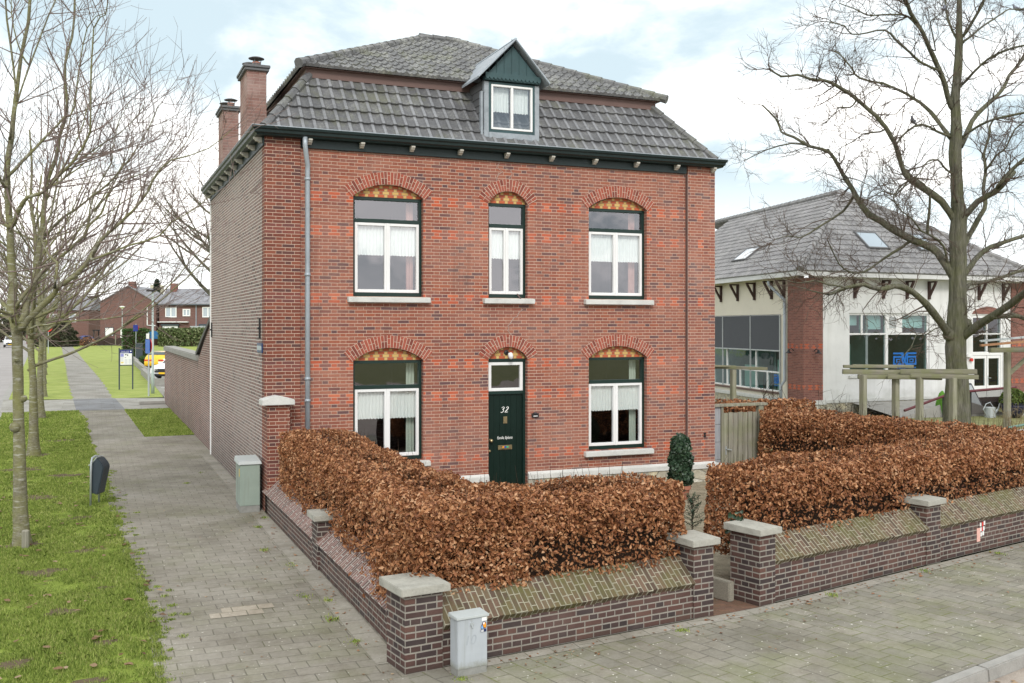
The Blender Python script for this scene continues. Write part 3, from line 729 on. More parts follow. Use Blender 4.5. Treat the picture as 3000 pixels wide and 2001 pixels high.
fl = MB(); fl.hexa([(.1,2.9,6.9),(.75,2.9,6.95),(.75,4.1,6.95),(.1,4.1,6.9)], [(.14,2.93,7.02),(.78,2.93,7.9),(.78,4.05,7.9),(.14,4.05,7.02)]); fl.build('chimney_flashing', M['lead'], ch1)
# ---- lean-to behind the house and its long wall
ext = thing('rear_wall', 'long dark brick yard wall with concrete coping running back from the house', 'wall', (.05, D, G))
m = MB(); m.box(0, .35, .15, 18.65, 0, 2.3); m.prism([(0,.151,2.301),(0,4.15,2.301),(0,.6,3.5),(0,.151,3.5)], (.35,0,0)); m.build('wall', M['backwall'], ext)
m = MB(); m.box(-.07, .42, 3.9, 18.75, 2.3, 2.5); m.build('wall_coping', M['concrete'], ext, bevel=.03)
m = MB(); m.hexa([(-.06,.3,3.5),(.4,.3,3.5),(.4,4.25,2.45),(-.06,4.25,2.45)], [(-.06,.3,3.62),(.4,.3,3.62),(.4,4.3,2.56),(-.06,4.3,2.56)]); m.build('slope_flashing', M['black'], ext)
m = MB(); m.box(-.004, .355, 18.655, 18.9, 0, 2.25); m.build('gate_recess', M['hallbrick'], ext)
fl = thing('vent_pipes', 'three squat grey roof vents behind the yard wall coping', 'vent', (.7, 14.6, 2.2))
for k in range(3):
    p = MB(); p.lathe([(.0,-.2),(.13,-.2),(.13,.1),(.2,.12),(.12,.32),(.0,.34)], (.1*k,.55*k,.1), 8); p.build('vent_cowl', M['zinc'], fl)
m = MB(); m.box(.0,3.5,-2,9,-.4,-.12); rfl = thing('flat_roof_shed', 'low shed roof behind the long yard wall', 'shed', (.42,12.8,2.2)); m.build('roof', M['slateboard'], rfl); m = MB(); m.box(.05,3.45,-1.95,8.95,-2.28,-.4); m.build('wall', M['backwall'], rfl)
# ================================================================== ground sheets
def paver(name, du, dv, ang=0, cols=((.2,.19,.17),(.27,.255,.235),(.235,.225,.205)), mossf=.35, specks=.5, joint=.0065, tint=None, mosscol=(.13,.15,.035,1)):
    t = NT(name); o = t.coord('Object'); mp = t.n('Mapping'); t.put(mp.inputs['Vector'], o); mp.inputs['Rotation'].default_value = (0,0,ang)
    x, y, z = t.sep(mp.outputs[0])
    wob = t.math('MULTIPLY', t.math('SUBTRACT', t.noise(o, 1.1, 2), .5), .03)
    x = t.math('ADD', x, wob); y = t.math('ADD', y, wob)
    yr = t.math('DIVIDE', y, dv); row = t.math('FLOOR', yr); fy = t.math('FRACT', yr)
    uu = t.math('ADD', t.math('DIVIDE', x, du), t.math('MULTIPLY', t.math('FLOORED_MODULO', row, 2), .5)); col = t.math('FLOOR', uu); fx = t.math('FRACT', uu)
    ex = t.math('MULTIPLY', t.math('SUBTRACT', .5, t.math('ABSOLUTE', t.math('SUBTRACT', fx, .5))), du)
    ey = t.math('MULTIPLY', t.math('SUBTRACT', .5, t.math('ABSOLUTE', t.math('SUBTRACT', fy, .5))), dv)
    d = t.math('ADD', t.math('MINIMUM', ex, ey), t.math('MULTIPLY', t.math('SUBTRACT', t.noise(o, 30, 2), .5), .006))
    jt = t.remap(d, joint*.4, joint)
    wn = t.n('TexWhiteNoise', noise_dimensions='2D'); t.put(wn.inputs['Vector'], t.comb(col, row, 0))
    c = t.ramp(t.remap(wn.outputs['Value'], 0, 1, .22, .78), [(0, cols[0]), (.5, cols[2]), (1, cols[1])])
    n1 = t.noise(o, .55, 5, .65); n2 = t.noise(o, 14, 5, .65)
    c = t.mix(t.remap(n2, .3, .75, 0, .5), c, (.62,.6,.56,1), 'MULTIPLY')
    c = t.mix(t.remap(n1, .40, .66, 0, .85), c, (.6,.58,.54,1), 'MULTIPLY')
    c = t.mix(t.remap(t.noise(o, 2.7, 6, .72), .5, .72, 0, .6), c, (.62,.58,.52,1), 'MULTIPLY')
    c = t.mix(t.remap(t.noise(o, 45, 3, .7), .52, .75, 0, .5), c, (.55,.52,.47,1), 'MULTIPLY')
    c = t.mix(t.math('MULTIPLY', t.remap(t.noise(o, .8, 6, .7), .48, .68), mossf), c, mosscol)
    jc = t.mix(t.remap(t.noise(o, 1.3, 4, .7), .42, .6), (.11,.10,.085,1), (.14,.16,.03,1) if mossf > .3 else (.1,.1,.05,1))
    jf = t.remap(t.noise(o, 2.3, 4, .7), .3, .65, .35, 1.0)
    c = t.mix(t.math('SUBTRACT', 1, t.math('MULTIPLY', t.math('SUBTRACT', 1, jt), jf)), jc, c)
    if specks:
        for sc_, thr, sz in ((8, .5, .13), (19, .6, .17)):
            v = t.n('TexVoronoi'); v.inputs['Scale'].default_value = sc_; t.put(v.inputs['Vector'], o)
            k = t.math('MULTIPLY', t.math('LESS_THAN', v.outputs['Distance'], t.math('MULTIPLY', t.sep(v.outputs['Color'])[1], sz)), t.math('GREATER_THAN', t.sep(v.outputs['Color'])[0], thr))
            k = t.math('MULTIPLY', k, t.remap(t.noise(o, .9, 3), .35, .6, .3, specks))
            c = t.mix(k, c, (.78,.76,.68,1))
    t.bsdf(c, .82, .3, normal=t.bump(t.math('ADD', jt, t.math('MULTIPLY', n2, .35)), .008, .7)); return t.m
def ground_mat(name, stops, scale=1.2, fine=26, extra=None, bump=.02):
    t = NT(name); o = t.coord('Object'); a = t.noise(o, scale, 6, .65); b = t.noise(o, fine, 4, .7)
    c = t.ramp(t.math('ADD', t.math('MULTIPLY', a, .62), t.math('MULTIPLY', b, .38)), stops)
    if extra: c = t.mix(t.remap(t.noise(o, extra[1], 5, .7), extra[2], extra[2]+.12), c, extra[0])
    t.bsdf(c, .95, .1, normal=t.bump(b, bump, .8)); return t.m
M['path'] = paver('path_pavers', .30, .205, 0, cols=((.25,.23,.196),(.33,.305,.262),(.29,.268,.23)), mossf=.25, specks=.5)
M['pave'] = paver('street_pavers', .31, .215, R(-104), cols=((.228,.217,.183),(.345,.32,.27),(.278,.262,.222)), mossf=.45, specks=.9, joint=.008)
M['edging'] = paver('edging_pavers', .5, .3, R(90), cols=((.31,.29,.255),(.41,.385,.34),(.36,.335,.295)), mossf=.15, specks=.2)
M['crosspav'] = paver('crossing_pavers', 1.0, .6, 0, cols=((.21,.215,.23),(.26,.265,.28),(.235,.24,.255)), mossf=0, specks=0)
M['drive'] = paver('driveway_slabs', 2.0, 1.2, 0, cols=((.33,.32,.29),(.4,.39,.35),(.36,.35,.32)), mossf=0, specks=0)
M['redbrick_floor'] = paver('entrance_bricks', .21, .06, R(8), cols=((.2,.1,.065),(.27,.14,.09),(.16,.09,.07)), mossf=.1, specks=.2, joint=.007)
M['roadred'] = ground_mat('street_surface', [(.3, (.25,.2,.17)), (.5, (.34,.29,.25)), (.7, (.42,.37,.32))], 2, 40)
M['asphalt'] = ground_mat('road_asphalt', [(.3, (.27,.25,.24)), (.5, (.32,.30,.29)), (.7, (.36,.34,.33))], .4, 30, bump=.004)
M['parking'] = ground_mat('parking_asphalt', [(.3, (.22,.21,.19)), (.7, (.3,.29,.26))], .6, 30, bump=.004)
M['turf'] = ground_mat('turf', [(.28, (.09,.095,.025)), (.45, (.15,.2,.035)), (.6, (.24,.3,.06)), (.75, (.32,.34,.09))], .9, 22, ((.13,.10,.06,1), 2.4, .56))
M['lawn'] = ground_mat('lawn_turf', [(.28, (.16,.2,.045)), (.5, (.27,.32,.085)), (.72, (.37,.38,.14))], .8, 14, ((.2,.19,.09,1), .5, .62))
M['gravel'] = ground_mat('gravel', [(.3, (.13,.11,.08)), (.5, (.27,.235,.17)), (.7, (.42,.37,.28))], 5, 60, bump=.03)
M['terracepave'] = ground_mat('mossy_terrace', [(.3, (.15,.15,.06)), (.5, (.22,.22,.1)), (.7, (.3,.29,.17))], .7, 14)
M['soil'] = ground_mat('far_ground', [(.3, (.12,.13,.05)), (.7, (.2,.2,.1))], .2, 6)
M['newpav'] = paver('light_pavers', .30, .205, 0, cols=((.42,.375,.31),(.48,.43,.36),(.45,.4,.335)), mossf=0, specks=.2)
def sheet(name, pts, z, mat):
    return kind(MB().poly([(p[0], p[1], z) for p in pts]).build(name, mat, fix=False), 'structure')
sheet('ground', [(-700,-300),(700,-300),(700,900),(-700,900)], G-.16, M['soil'])
def pl(y): return np.interp(y, [-30,-8.5,-5.8,-3,8,13.5,21,25,32,35.2,217,320], [-2.3,-2.31,-2.3,-2.45,-2.74,-2.99,-3.14,-3.44,-3.67,-3.8,-9.0,-12.6])
def prt(y): return np.interp(y, [13.9,24.8,32.1,42.8,217,320], [-1.4,-1.68,-1.94,-2.18,-7.4,-10.8])
def rd(y): return -5.0 - .042*y
yl = [-14,-8.5,-5.8,-3,8,13.5,21,25]; yf = [32,35.2,60,100,150,217,320]
def kerb_y(x): return -11.24 + (x-4.48)*.247
fe = [(-.09,-9.17), (-.35, kerb_y(-.35)+.0)]     # where the two paving patterns meet
sheet('pavement_path', [(pl(y), y) for y in [-12.55]+yl[1:]] + [(prt(25),25),(prt(24.8),24.8),(-1.4,13.95),(.12,13.95),(.06,8.8),(.06,-9.0)] + fe, G, M['path'])
M['path_far'] = paver('path_pavers_far', .30, .205, 0, cols=((.3,.285,.26),(.36,.345,.32),(.33,.315,.29)), mossf=.1, specks=0, joint=.004)  # paler than the near pavers: grazing-angle brightness put into the colour
yd = [32] + list(np.arange(32.7, 120, .7)) + [150,217,320]; jt_ = lambda y: (.05*math.sin(y*2.1)+.04*math.sin(y*4.7+1)+.03*math.sin(y*9.1)) if 32 < y < 125 else 0
sheet('path', [(pl(y)+jt_(y), y) for y in yd] + [(prt(y)+jt_(y+50) if y < 74 else prt(y), y) for y in reversed(yd)], G, M['path_far'])
sheet('path_crossing', [(pl(25)-.0,25.0),(prt(25)+.06,25.0),(prt(32)+.06,32),(pl(32)-.0,32)], G+.004, M['crosspav'])
sheet('driveway', [(-6.1,24.4),(-4.9,25),(pl(25),25),(pl(32),32),(-5.2,32),(-6.6,33)], G, M['drive'])
sheet('driveway', [(prt(25)+.06,25),(3,25.2),(6,25.4),(6,31.4),(.4,31.4),(prt(32)+.06,32)], G, M['drive'])
sheet('pavement', [(-.09,-9.17),(3.45,-8.68),(4.45,-8.54),(10.4,-7.12),(45,0.6),(45,kerb_y(45)),(-.35,kerb_y(-.35))], G, M['pave'])
e = thing  # (edging strips are part of the paving)
sheet('pavement_edging', [(-.28,-8.8),(-.03,-8.8),(.02,0.0),(.02,8.8),(-.25,8.8),(-.25,0)], G+.004, M['edging'])
sheet('pavement_edging', [(.3,-9.13),(3.45,-8.70),(4.45,-8.56),(10.4,-7.14),(10.45,-7.30),(4.5,-8.74),(3.5,-8.88),(.3,-9.31)], G+.004, M['edging'])
sheet('light_pavers', [(-1.62,-6.55),(-1.02,-6.55),(-1.02,-6.345),(-.87,-6.345),(-.87,-6.14),(-1.17,-6.14),(-1.17,-6.14),(-1.47,-6.14),(-1.47,-6.345),(-1.62,-6.345)], G+.004, M['newpav'])
sheet('entrance_path', [(3.66,-9.0+.33),(4.48,-8.55),(4.4,-7.9),(4.6,-.3),(5.0,-.2),(5.0,.05),(4.3,.05),(4.3,-.3),(3.72,-7.9)], G+.006, M['redbrick_floor'])
sheet('garden_gravel', [(.1,-8.9),(3.6,-8.4),(4.6,-8.2),(12.4,-6.4),(11.2,.2),(.05,.05)], G+.002, M['gravel'])
sheet('street', [(-3,kerb_y(-3)-.14),(45,kerb_y(45)-.14),(45,kerb_y(45)-30),(-3,-45)], G-.12, M['roadred'])
# kerb stones
kb = MB(); n0 = -6
for i in range(60):
    s0 = -3.3 + i*1.0; s1 = s0 + .99
    q = lambda s, o: (4.48 + s*.971 + o*.24, -11.24 + s*.24 - o*.971)
    a, b, c, d = q(s0, 0), q(s1, 0), q(s1, .14), q(s0, .14); a2, b2 = q(s0, 0), q(s1, 0); c2, d2 = q(s1, .12), q(s0, .12)
    kb.hexa([(*a, G-.2), (*b, G-.2), (*c, G-.2), (*d, G-.2)], [(*a2, G+.005), (*b2, G+.005), (*c2, G+.0), (*d2, G+.0)])
kind(kb.build('kerb', M['concrete'], bevel=.012), 'structure')
sheet('verge', [(pl(y)+.02, y) for y in [-12.5]+yl[1:]] + [(-4.9,25),(-6.1,24.4)] + [(rd(y), y) for y in (20,0,-14)], G-.004, M['turf'])
sheet('verge', [(pl(y)+.16, y) for y in yf] + [(rd(y), y) for y in (320,200,120,60,33)] , G-.004, M['lawn'])
sheet('lawn', [(prt(y)-.16, y) for y in yf[:-1]] + [(8,217),(8,172),(1.9,172),(.93,89),(.3,34),(.25,32)], G-.003, M['lawn'])
sheet('lawn', [(prt(24.8)-.02,24.9),(.4,25.1),(.1,14.1),(-1.42,13.9)], G-.003, M['turf'])
sheet('lawn', [(1.9,172),(60,172),(60,92),(.97,92)], G-.003, M['lawn'])
sheet('parking', [(.28,31.4),(60,31.4),(60,92),(.97,92),(.93,89)], G-.006, M['parking'])
sheet('road', [(rd(-40), -40),(rd(320),320),(rd(320)-9,320),(rd(-40)-7,-40)], G-.02, M['asphalt'])
kb = MB()
for y in np.arange(-14, 200, 4.0): kb.hexa([(rd(y)-.3,y,G-.05),(rd(y),y,G-.05),(rd(y+4),y+3.98,G-.05),(rd(y+4)-.3,y+3.98,G-.05)], [(rd(y)-.3,y,G-.012),(rd(y),y,G+.0),(rd(y+4),y+3.98,G+.0),(rd(y+4)-.3,y+3.98,G-.012)])
kind(kb.build('road_gutter', M['concrete']), 'structure')
sheet('verge', [(rd(y)-(7 if y < 200 else 9), y) for y in (-14,60,120,200,320)] + [(-120,320),(-120,-14)], G-.01, M['lawn'])
sheet('terrace', [(13.2,-6.2),(60,4),(60,11.5),(21,11.5),(11.6,6),(11.4,.5)], G-.002, M['terracepave'])
lines = MB()
for k in range(5): lines.box(.6, 2.2, 37.0+k*2.6, 37.12+k*2.6, G-.002, G+.0)
kind(lines.build('parking_markings', M['white']), 'structure')

# ------------------------------------------------------------------ grass, fallen leaves, weeds
def island_mat(name, stops, rough=.7, spec=.25, trans=.25):
    t = NT(name); r = t.n('NewGeometry').outputs['Random Per Island']
    o = t.coord('Object'); a = t.noise(o, 1.3, 6, .75)
    f = t.math('ADD', t.math('MULTIPLY', r, .5), t.math('MULTIPLY', a, .5))
    c = t.ramp(f, stops)
    p = t.bsdf(c, rough, spec)
    tl = t.n('BsdfTranslucent'); t.put(tl.inputs[0], c); mx = t.n('MixShader'); mx.inputs[0].default_value = trans
    t.t.links.new(p.outputs[0], mx.inputs[1]); t.t.links.new(tl.outputs[0], mx.inputs[2]); t.t.links.new(mx.outputs[0], t.out.inputs[0]); return t.m
M['grass'] = island_mat('grass_blades', [(.2, (.075,.11,.02)), (.38, (.165,.235,.042)), (.56, (.28,.36,.075)), (.7, (.4,.44,.13)), (.85, (.54,.5,.25))])
def fbm2(x, y, s):
    r = np.zeros_like(x)
    for k, (a, f) in enumerate(((.5,1),(.3,2.1),(.2,4.3))):
        r += a*np.sin(x*s*f*1.3 + 1.7*k + 1.9*np.sin(y*s*f*.9 + k))*np.cos(y*s*f*1.1 - .8*k + 1.3*np.sin(x*s*f*.7))
    return r
SOIL = [(-3.83,-1.37,.34),(-4.26,10.33,.4),(-4.6,22.04,.45),(-3.2,-5.6,.22),(-2.95,-8.3,.25),(-3.5,-3.4,.3),(-3.05,.6,.25),(-3.9,3.2,.5),(-3.4,6.2,.4),(-2.75,-7.0,.14),(-3.6,-7.4,.2),(-3.0,-2.2,.2),(-4.4,7.6,.5),(-3.7,13.8,.5),(-2.7,-4.6,.12),(-3.3,-9.4,.2)]
M['baresoil'] = ground_mat('bare_soil', [(.3, (.07,.052,.035)), (.5, (.13,.10,.065)), (.7, (.2,.16,.10))], 3, 40)
for sx_, sy_, sr_ in SOIL: sheet('bare_soil', [(sx_ + sr_*(1+.3*math.sin(3*a_+sx_*9)+.18*math.sin(5*a_+sy_*7))*math.cos(a_), sy_ + .75*sr_*(1+.3*math.sin(3*a_+sx_*9)+.18*math.sin(5*a_+sy_*7))*math.sin(a_)) for a_ in np.arange(24)*math.pi/12], G+.001, M['baresoil'])
def grass(name, n, xy, hmin, hmax, w, label):
    x, y = xy(n); dens = fbm2(x, y, 1.7); d2 = fbm2(x*2.3+3, y*2.3, 3.1); keep = (dens + .8*d2 > -.42) | (rng.random(len(x)) < .12); 
    for sx_, sy_, sr_ in SOIL: q_ = np.hypot(x-sx_, (y-sy_)/.75)/sr_ + .35*fbm2(x*4, y*4, 3); keep &= (q_ > 1.0) | (rng.random(len(x)) < .10 + .25*np.clip(q_, 0, 1)**3)
    x, y, dens = x[keep], y[keep], dens[keep]; n = len(x)
    h = (hmin + (hmax-hmin)*rng.random(n)**1.6) * (1 + .5*dens); th = rng.random(n)*2*np.pi; ln = rng.random(n)*.9
    dx, dy = np.cos(th), np.sin(th); ph = rng.random(n)*2*np.pi; lx, ly = np.cos(ph)*ln*h, np.sin(ph)*ln*h
    ww = w*(.6+.8*rng.random(n)); z = np.full(n, G)
    V = np.empty((n,5,3)); 
    V[:,0] = np.c_[x-dx*ww/2, y-dy*ww/2, z]; V[:,1] = np.c_[x+dx*ww/2, y+dy*ww/2, z]
    V[:,2] = np.c_[x+dx*ww*.35+lx*.4, y+dy*ww*.35+ly*.4, z+h*.6]; V[:,3] = np.c_[x+lx, y+ly, z+h*(1-.35*ln)]; V[:,4] = np.c_[x-dx*ww*.35+lx*.4, y-dy*ww*.35+ly*.4, z+h*.6]
    F = np.arange(n*5).reshape(n,5)
    return kind(np_mesh(name, V.reshape(-1,3), F, M['grass']), 'stuff', label)
def vsamp(y0, y1, xr=0):
    def f(n):
        y = y0 + (y1-y0)*rng.random(n)**1.25; a = pl(y) + .1 + .10*fbm2(y, y*0+.3, 2.1); b = np.maximum(rd(y), -2.87 - (y+18.48)*.24 - .8 if True else 0)
        b = np.maximum(rd(y), (a*0 -2.87 + (y+18.48)*(-.12) - .5)) ; x = b + (a-b)*rng.random(n); return x, y
    return f
grass('grass', 190000, vsamp(-10.6, -2), .012, .06, .0052, 'short green verge grass')
grass('grass', 130000, vsamp(-2, 12), .015, .06, .010, 'short green verge grass')
grass('grass', 40000, vsamp(12, 25), .03, .06, .022, 'short green verge grass')
def tri(n):
    y = 14 + 10.8*rng.random(n); a = np.interp(y, [14,24.8],[-1.4,-1.68]); b = np.interp(y,[14,25],[.05,.2]); return a + (b-a)*rng.random(n), y
grass('grass', 24000, tri, .03, .06, .02, 'short green grass beside the yard wall')
def tufts(n):   # tufts creeping over the edge of the path and in its joints
    k = 260; y = -9.6 + 17*rng.random(k)**1.1; x = pl(y) + rng.exponential(.10, k); i = rng.integers(0, k, n); s = .015 + .03*rng.random(k)
    return x[i] + rng.normal(0, 1, n)*s[i], y[i] + rng.normal(0, 1, n)*s[i]*.8
grass('weeds', 17000, tufts, .01, .035, .008, 'grass tufts creeping over the path edge')
def wt(n):
    c = np.array([(-.3,-8.0),(-.22,-6.3),(-.45,-6.0),(-.3,-4.3),(-.5,-3.2),(-.32,-1.4),(-.1,-.6),(-.35,-7.1),(.35,-9.5),(3.1,-9.0),(5.6,-8.45),(7.6,-7.95),(9.4,-7.55),(-1.0,4.0),(-.6,5.5)]); i = rng.integers(0, len(c), n)
    return c[i,0] + rng.normal(0, .04, n)*(.4+rng.random(n)), c[i,1] + rng.normal(0, .05, n)*(.3+rng.random(n)*1.4)
grass('weeds', 1500, wt, .01, .035, .009, 'small weeds at the foot of the garden wall')
M['deadleaf'] = island_mat('fallen_leaves', [(.15, (.10,.05,.025)), (.4, (.22,.13,.07)), (.6, (.34,.23,.14)), (.85, (.46,.36,.25))])
def leaves_scatter(name, xs, ys, z, smin, smax, mat, label):
    n = len(xs); s = smin + (smax-smin)*rng.random(n); a = rng.random(n)*2*np.pi; c, d = np.cos(a), np.sin(a); V = np.empty((n,6,3))
    for k, (u, v, w) in enumerate(((-1,0,.1),(-.35,.55,.35),(.4,.42,.25),(1,.05,.15),(.3,-.5,.3),(-.4,-.45,.05))):
        jj = 1 + .35*(rng.random(n)-.5); V[:,k] = np.c_[xs + s*jj*(u*c - v*d), ys + s*jj*(u*d + v*c), z + s*w*(.3+rng.random(n))+.004]
    return kind(np_mesh(name, V.reshape(-1,3), np.arange(n*6).reshape(n,6), mat), 'stuff', label)
y = -10.2 + 16*rng.random(150)**1.5; x = pl(y) - rng.random(150)*2.4 + .25
leaves_scatter('fallen_leaves', x, y, G+.03, .03, .07, M['deadleaf'], 'curled brown leaves lying on the grass')
y = rng.uniform(-9.5, 8, 160); x = np.where(rng.random(160) < .6, -.12 - rng.exponential(.2, 160), rng.uniform(-2.2, -.2, 160))
s_ = rng.uniform(.2, 12, 260); off = rng.exponential(.35, 260)
x2 = .3 + s_; y2 = np.interp(x2, [0,3.45,4.45,12.5], [-9.2,-8.75,-8.6,-6.7]) - off
leaves_scatter('fallen_leaves', np.r_[x, x2], np.r_[y, y2], G+.002, .008, .024, M['deadleaf'], 'tiny dry leaf bits on the paving')
s_ = rng.uniform(-1, 9, 170); o_ = .2 + rng.exponential(.12, 170)
leaves_scatter('fallen_leaves', 4.48 + s_*.971 + o_*.24, -11.24 + s_*.24 - o_*.971, G-.118, .015, .045, M['deadleaf'], 'red brown leaves in the gutter by the kerb')
# ================================================================== garden walls
def wall_run(parent, A, B, z0, h, cz, th=.3, cop='coping', out=.05, rise=.26, dep=.30, cth=.085):
    """low wall from A to B (front face), with a sloping brick-on-edge coping; built in its own frame so bricks run along it"""
    A, B = Vector((*A, 0)), Vector((*B, 0)); L = (B-A).length; an = math.atan2(B.y-A.y, B.x-A.x)
    o = MB().box(0, L, 0, th, 0, h).build('wall', M['gardenwall'], parent, loc=(A.x, A.y, z0), rotz=an)
    n = max(1, round(L/.068)); mb = MB(); uvs = []
    sl = math.hypot(rise, dep)
    for i in range(n):
        u0, u1 = L*i/n, L*(i+1)/n; j = random.uniform(-.004, .004); jl = random.uniform(-.006, .006)
        lo = [(u0+.002, -out+jl, cz), (u1-.002, -out+jl, cz), (u1-.002, -out+dep, cz+rise), (u0+.002, -out+dep, cz+rise)]
        nx, nz = -rise/sl*cth, dep/sl*cth
        b0 = len(mb.v); top = [(p[0], p[1], p[2]+j) for p in lo]; bot = [(p[0], p[1]-nx, p[2]-nz) for p in lo]
        mb.hexa(bot, top)
        for q in (bot, top):
            for p in q:
                vv = (p[1]+out)/dep*sl; uvs.append((vv, (i + (.02 if p[0] < (u0+u1)/2 else .98))*.068 if 'red' not in cop else (i + (.02 if p[0] < (u0+u1)/2 else .98))*.062))
    mb.build('coping', M[cop], parent, loc=(A.x, A.y, 0), rotz=an, uvs=uvs)
    MB().box(0, L, .0, .012, cz-.07, cz-.03).build('coping_bed', M['concrete'], parent, loc=(A.x, A.y-.0, 0), rotz=an) if False else None
    return an
def pillar(parent, x, y, an, w, d, h, ct=.075, ov=.06):
    p = MB().box(0, w, 0, d, 0, h).build('pillar', M['gardenwall'], parent, loc=(x, y, G), rotz=an)
    c = MB(); c.hexa([(-ov,-ov,h),(w+ov,-ov,h),(w+ov,d+ov,h),(-ov,d+ov,h)], [(-ov,-ov,h+ct),(w+ov,-ov,h+ct),(w+ov,d+ov,h+ct+.01),(-ov,d+ov,h+ct+.01)])
    c.build('pillar_cap', M['capstone'], p, bevel=.006)
    return p
gw = thing('garden_wall', 'low brown brick garden wall wrapping the street corner, with square capped pillars', 'garden wall', (0,-9,G))
def local(parent, *objs): pass
# children are given in world coordinates; the root carries the offset
class Off:  # keeps numbers readable: shift everything under a root back by its location
    @staticmethod
    def fix(root):
        for c in root.children: c.location -= root.location
# along the path the outside face looks towards -x: run from the house to the corner so the slope faces the path
wall_run(gw, (.0,-.05), (.0,-4.37), G, .36, .30, cop='coping_red')
wall_run(gw, (.0,-4.74), (.0,-8.74), G, .36, .30, cop='coping_red')
AF = math.atan2(.47, 3.55)
pillar(gw, -.11, -9.19, AF, .40, .44, .76)
pillar(gw, -.03, -4.75, 0, .37, .38, .68)
pillar(gw, 3.45, -8.68, AF, .29, .36, .83)
wall_run(gw, (.30,-9.10), (3.45,-8.66), G, .44, .34)
Off.fix(gw)
gr = thing('garden_wall', 'low brown brick garden wall right of the gate gap with mossy sloping coping', 'garden wall', (4.45,-8.54,G))
A2 = math.atan2(.88, 3.73)
pillar(gr, 4.45, -8.55, A2, .28, .46, .85)
wall_run(gr, (4.72,-8.45), (7.9,-7.68), G, .52, .43)
pillar(gr, 7.89, -7.70, A2, .34, .38, .83)
wall_run(gr, (8.22,-7.59), (12.6,-6.55), G, .52, .43)
# posters and painted marks on the wall
q = lambda s, o, z: (8.22 + s*.973 + o*.231, -7.59 + s*.231 - o*.973, z)
M['poster'] = plain('salmon_poster', (.72,.42,.36,1), .8, .2, .12, 25)
def patch(s0, s1, z0, z1, mat, name):
    MB().add([q(s0,.004,z0), q(s1,.004,z0), q(s1,.004,z1), q(s0,.004,z1), q(s0,-.001,z0), q(s1,-.001,z0), q(s1,-.001,z1), q(s0,-.001,z1)], [(0,1,2,3),(4,7,6,5),(0,4,5,1),(1,5,6,2),(2,6,7,3),(3,7,4,0)]).build(name, M[mat], gr)
patch(1.00, 1.09, .07, .27, 'poster', 'poster')
for s0, s1, z0, z1, m_ in ((1.095,1.125,.215,.275,'white'),(1.128,1.165,.215,.27,'st_re'),(1.168,1.21,.22,.28,'white'),(1.085,1.12,.29,.345,'white'),(1.14,1.18,.285,.35,'st_re'),(1.19,1.225,.30,.36,'white'),(1.10,1.135,.14,.20,'white'),(1.15,1.195,.15,.21,'white')): patch(s0, s1, z0, z1, m_, 'painted_mark')
Off.fix(gr)
# concrete step block beside the gate pillar
st = MB(); st.box(0, .1, 0, .75, 0, .24); o = st.build('concrete_kerb_block', plain('pebbled_concrete', (.28,.26,.215,1), .95, .2, .35, 60, bump=.01, bscale=90), bevel=.01, loc=(4.22,-8.25,G+.006), rotz=A2)
tag(o, 'short pebbled concrete edging block lying beside the gate pillar', 'edging block')

# ================================================================== beech hedges
M['beech'] = island_mat('beech_leaves', [(.15, (.08,.028,.012)), (.34, (.215,.08,.032)), (.5, (.335,.14,.06)), (.66, (.47,.235,.11)), (.85, (.64,.42,.26))], .55, .35, .2)
M['twig'] = plain('hedge_twigs', (.045,.03,.022,1), .9, .1, .2, 8)
def leaf_cloud(P, N, size, name, mat, parent, wid=.5, droop=.25, spread=.9):
    n = len(P); s = size*(.65+.75*rng.random(n))
    nr = N + rng.normal(0, spread, (n,3)); nr /= np.linalg.norm(nr, axis=1)[:,None]
    d = rng.normal(0, 1, (n,3)); d[:,2] -= droop; d -= nr*np.sum(d*nr, axis=1)[:,None]; d /= np.linalg.norm(d, axis=1)[:,None]
    e = np.cross(nr, d); w = (s*wid)[:,None]; L = s[:,None]; fold = (.12+.3*rng.random(n))[:,None]*w
    curl = (rng.random(n)-.4)[:,None]*L*.35
    V = np.empty((n,6,3))
    V[:,0] = P - d*L*.5; V[:,1] = P - d*L*.08 + e*w*.5 + nr*fold; V[:,2] = P + d*L*.25 + e*w*.4 + nr*fold*.9 
    V[:,3] = P + d*L*.5 - nr*curl; V[:,4] = P + d*L*.25 - e*w*.4 + nr*fold*.9; V[:,5] = P - d*L*.08 - e*w*.5 + nr*fold
    base = np.arange(n)[:,None]*6
    F = np.concatenate([base + np.array([0,1,2,3]), base + np.array([0,3,4,5])], 0)
    return np_mesh(name, V.reshape(-1,3), F, mat, parent)
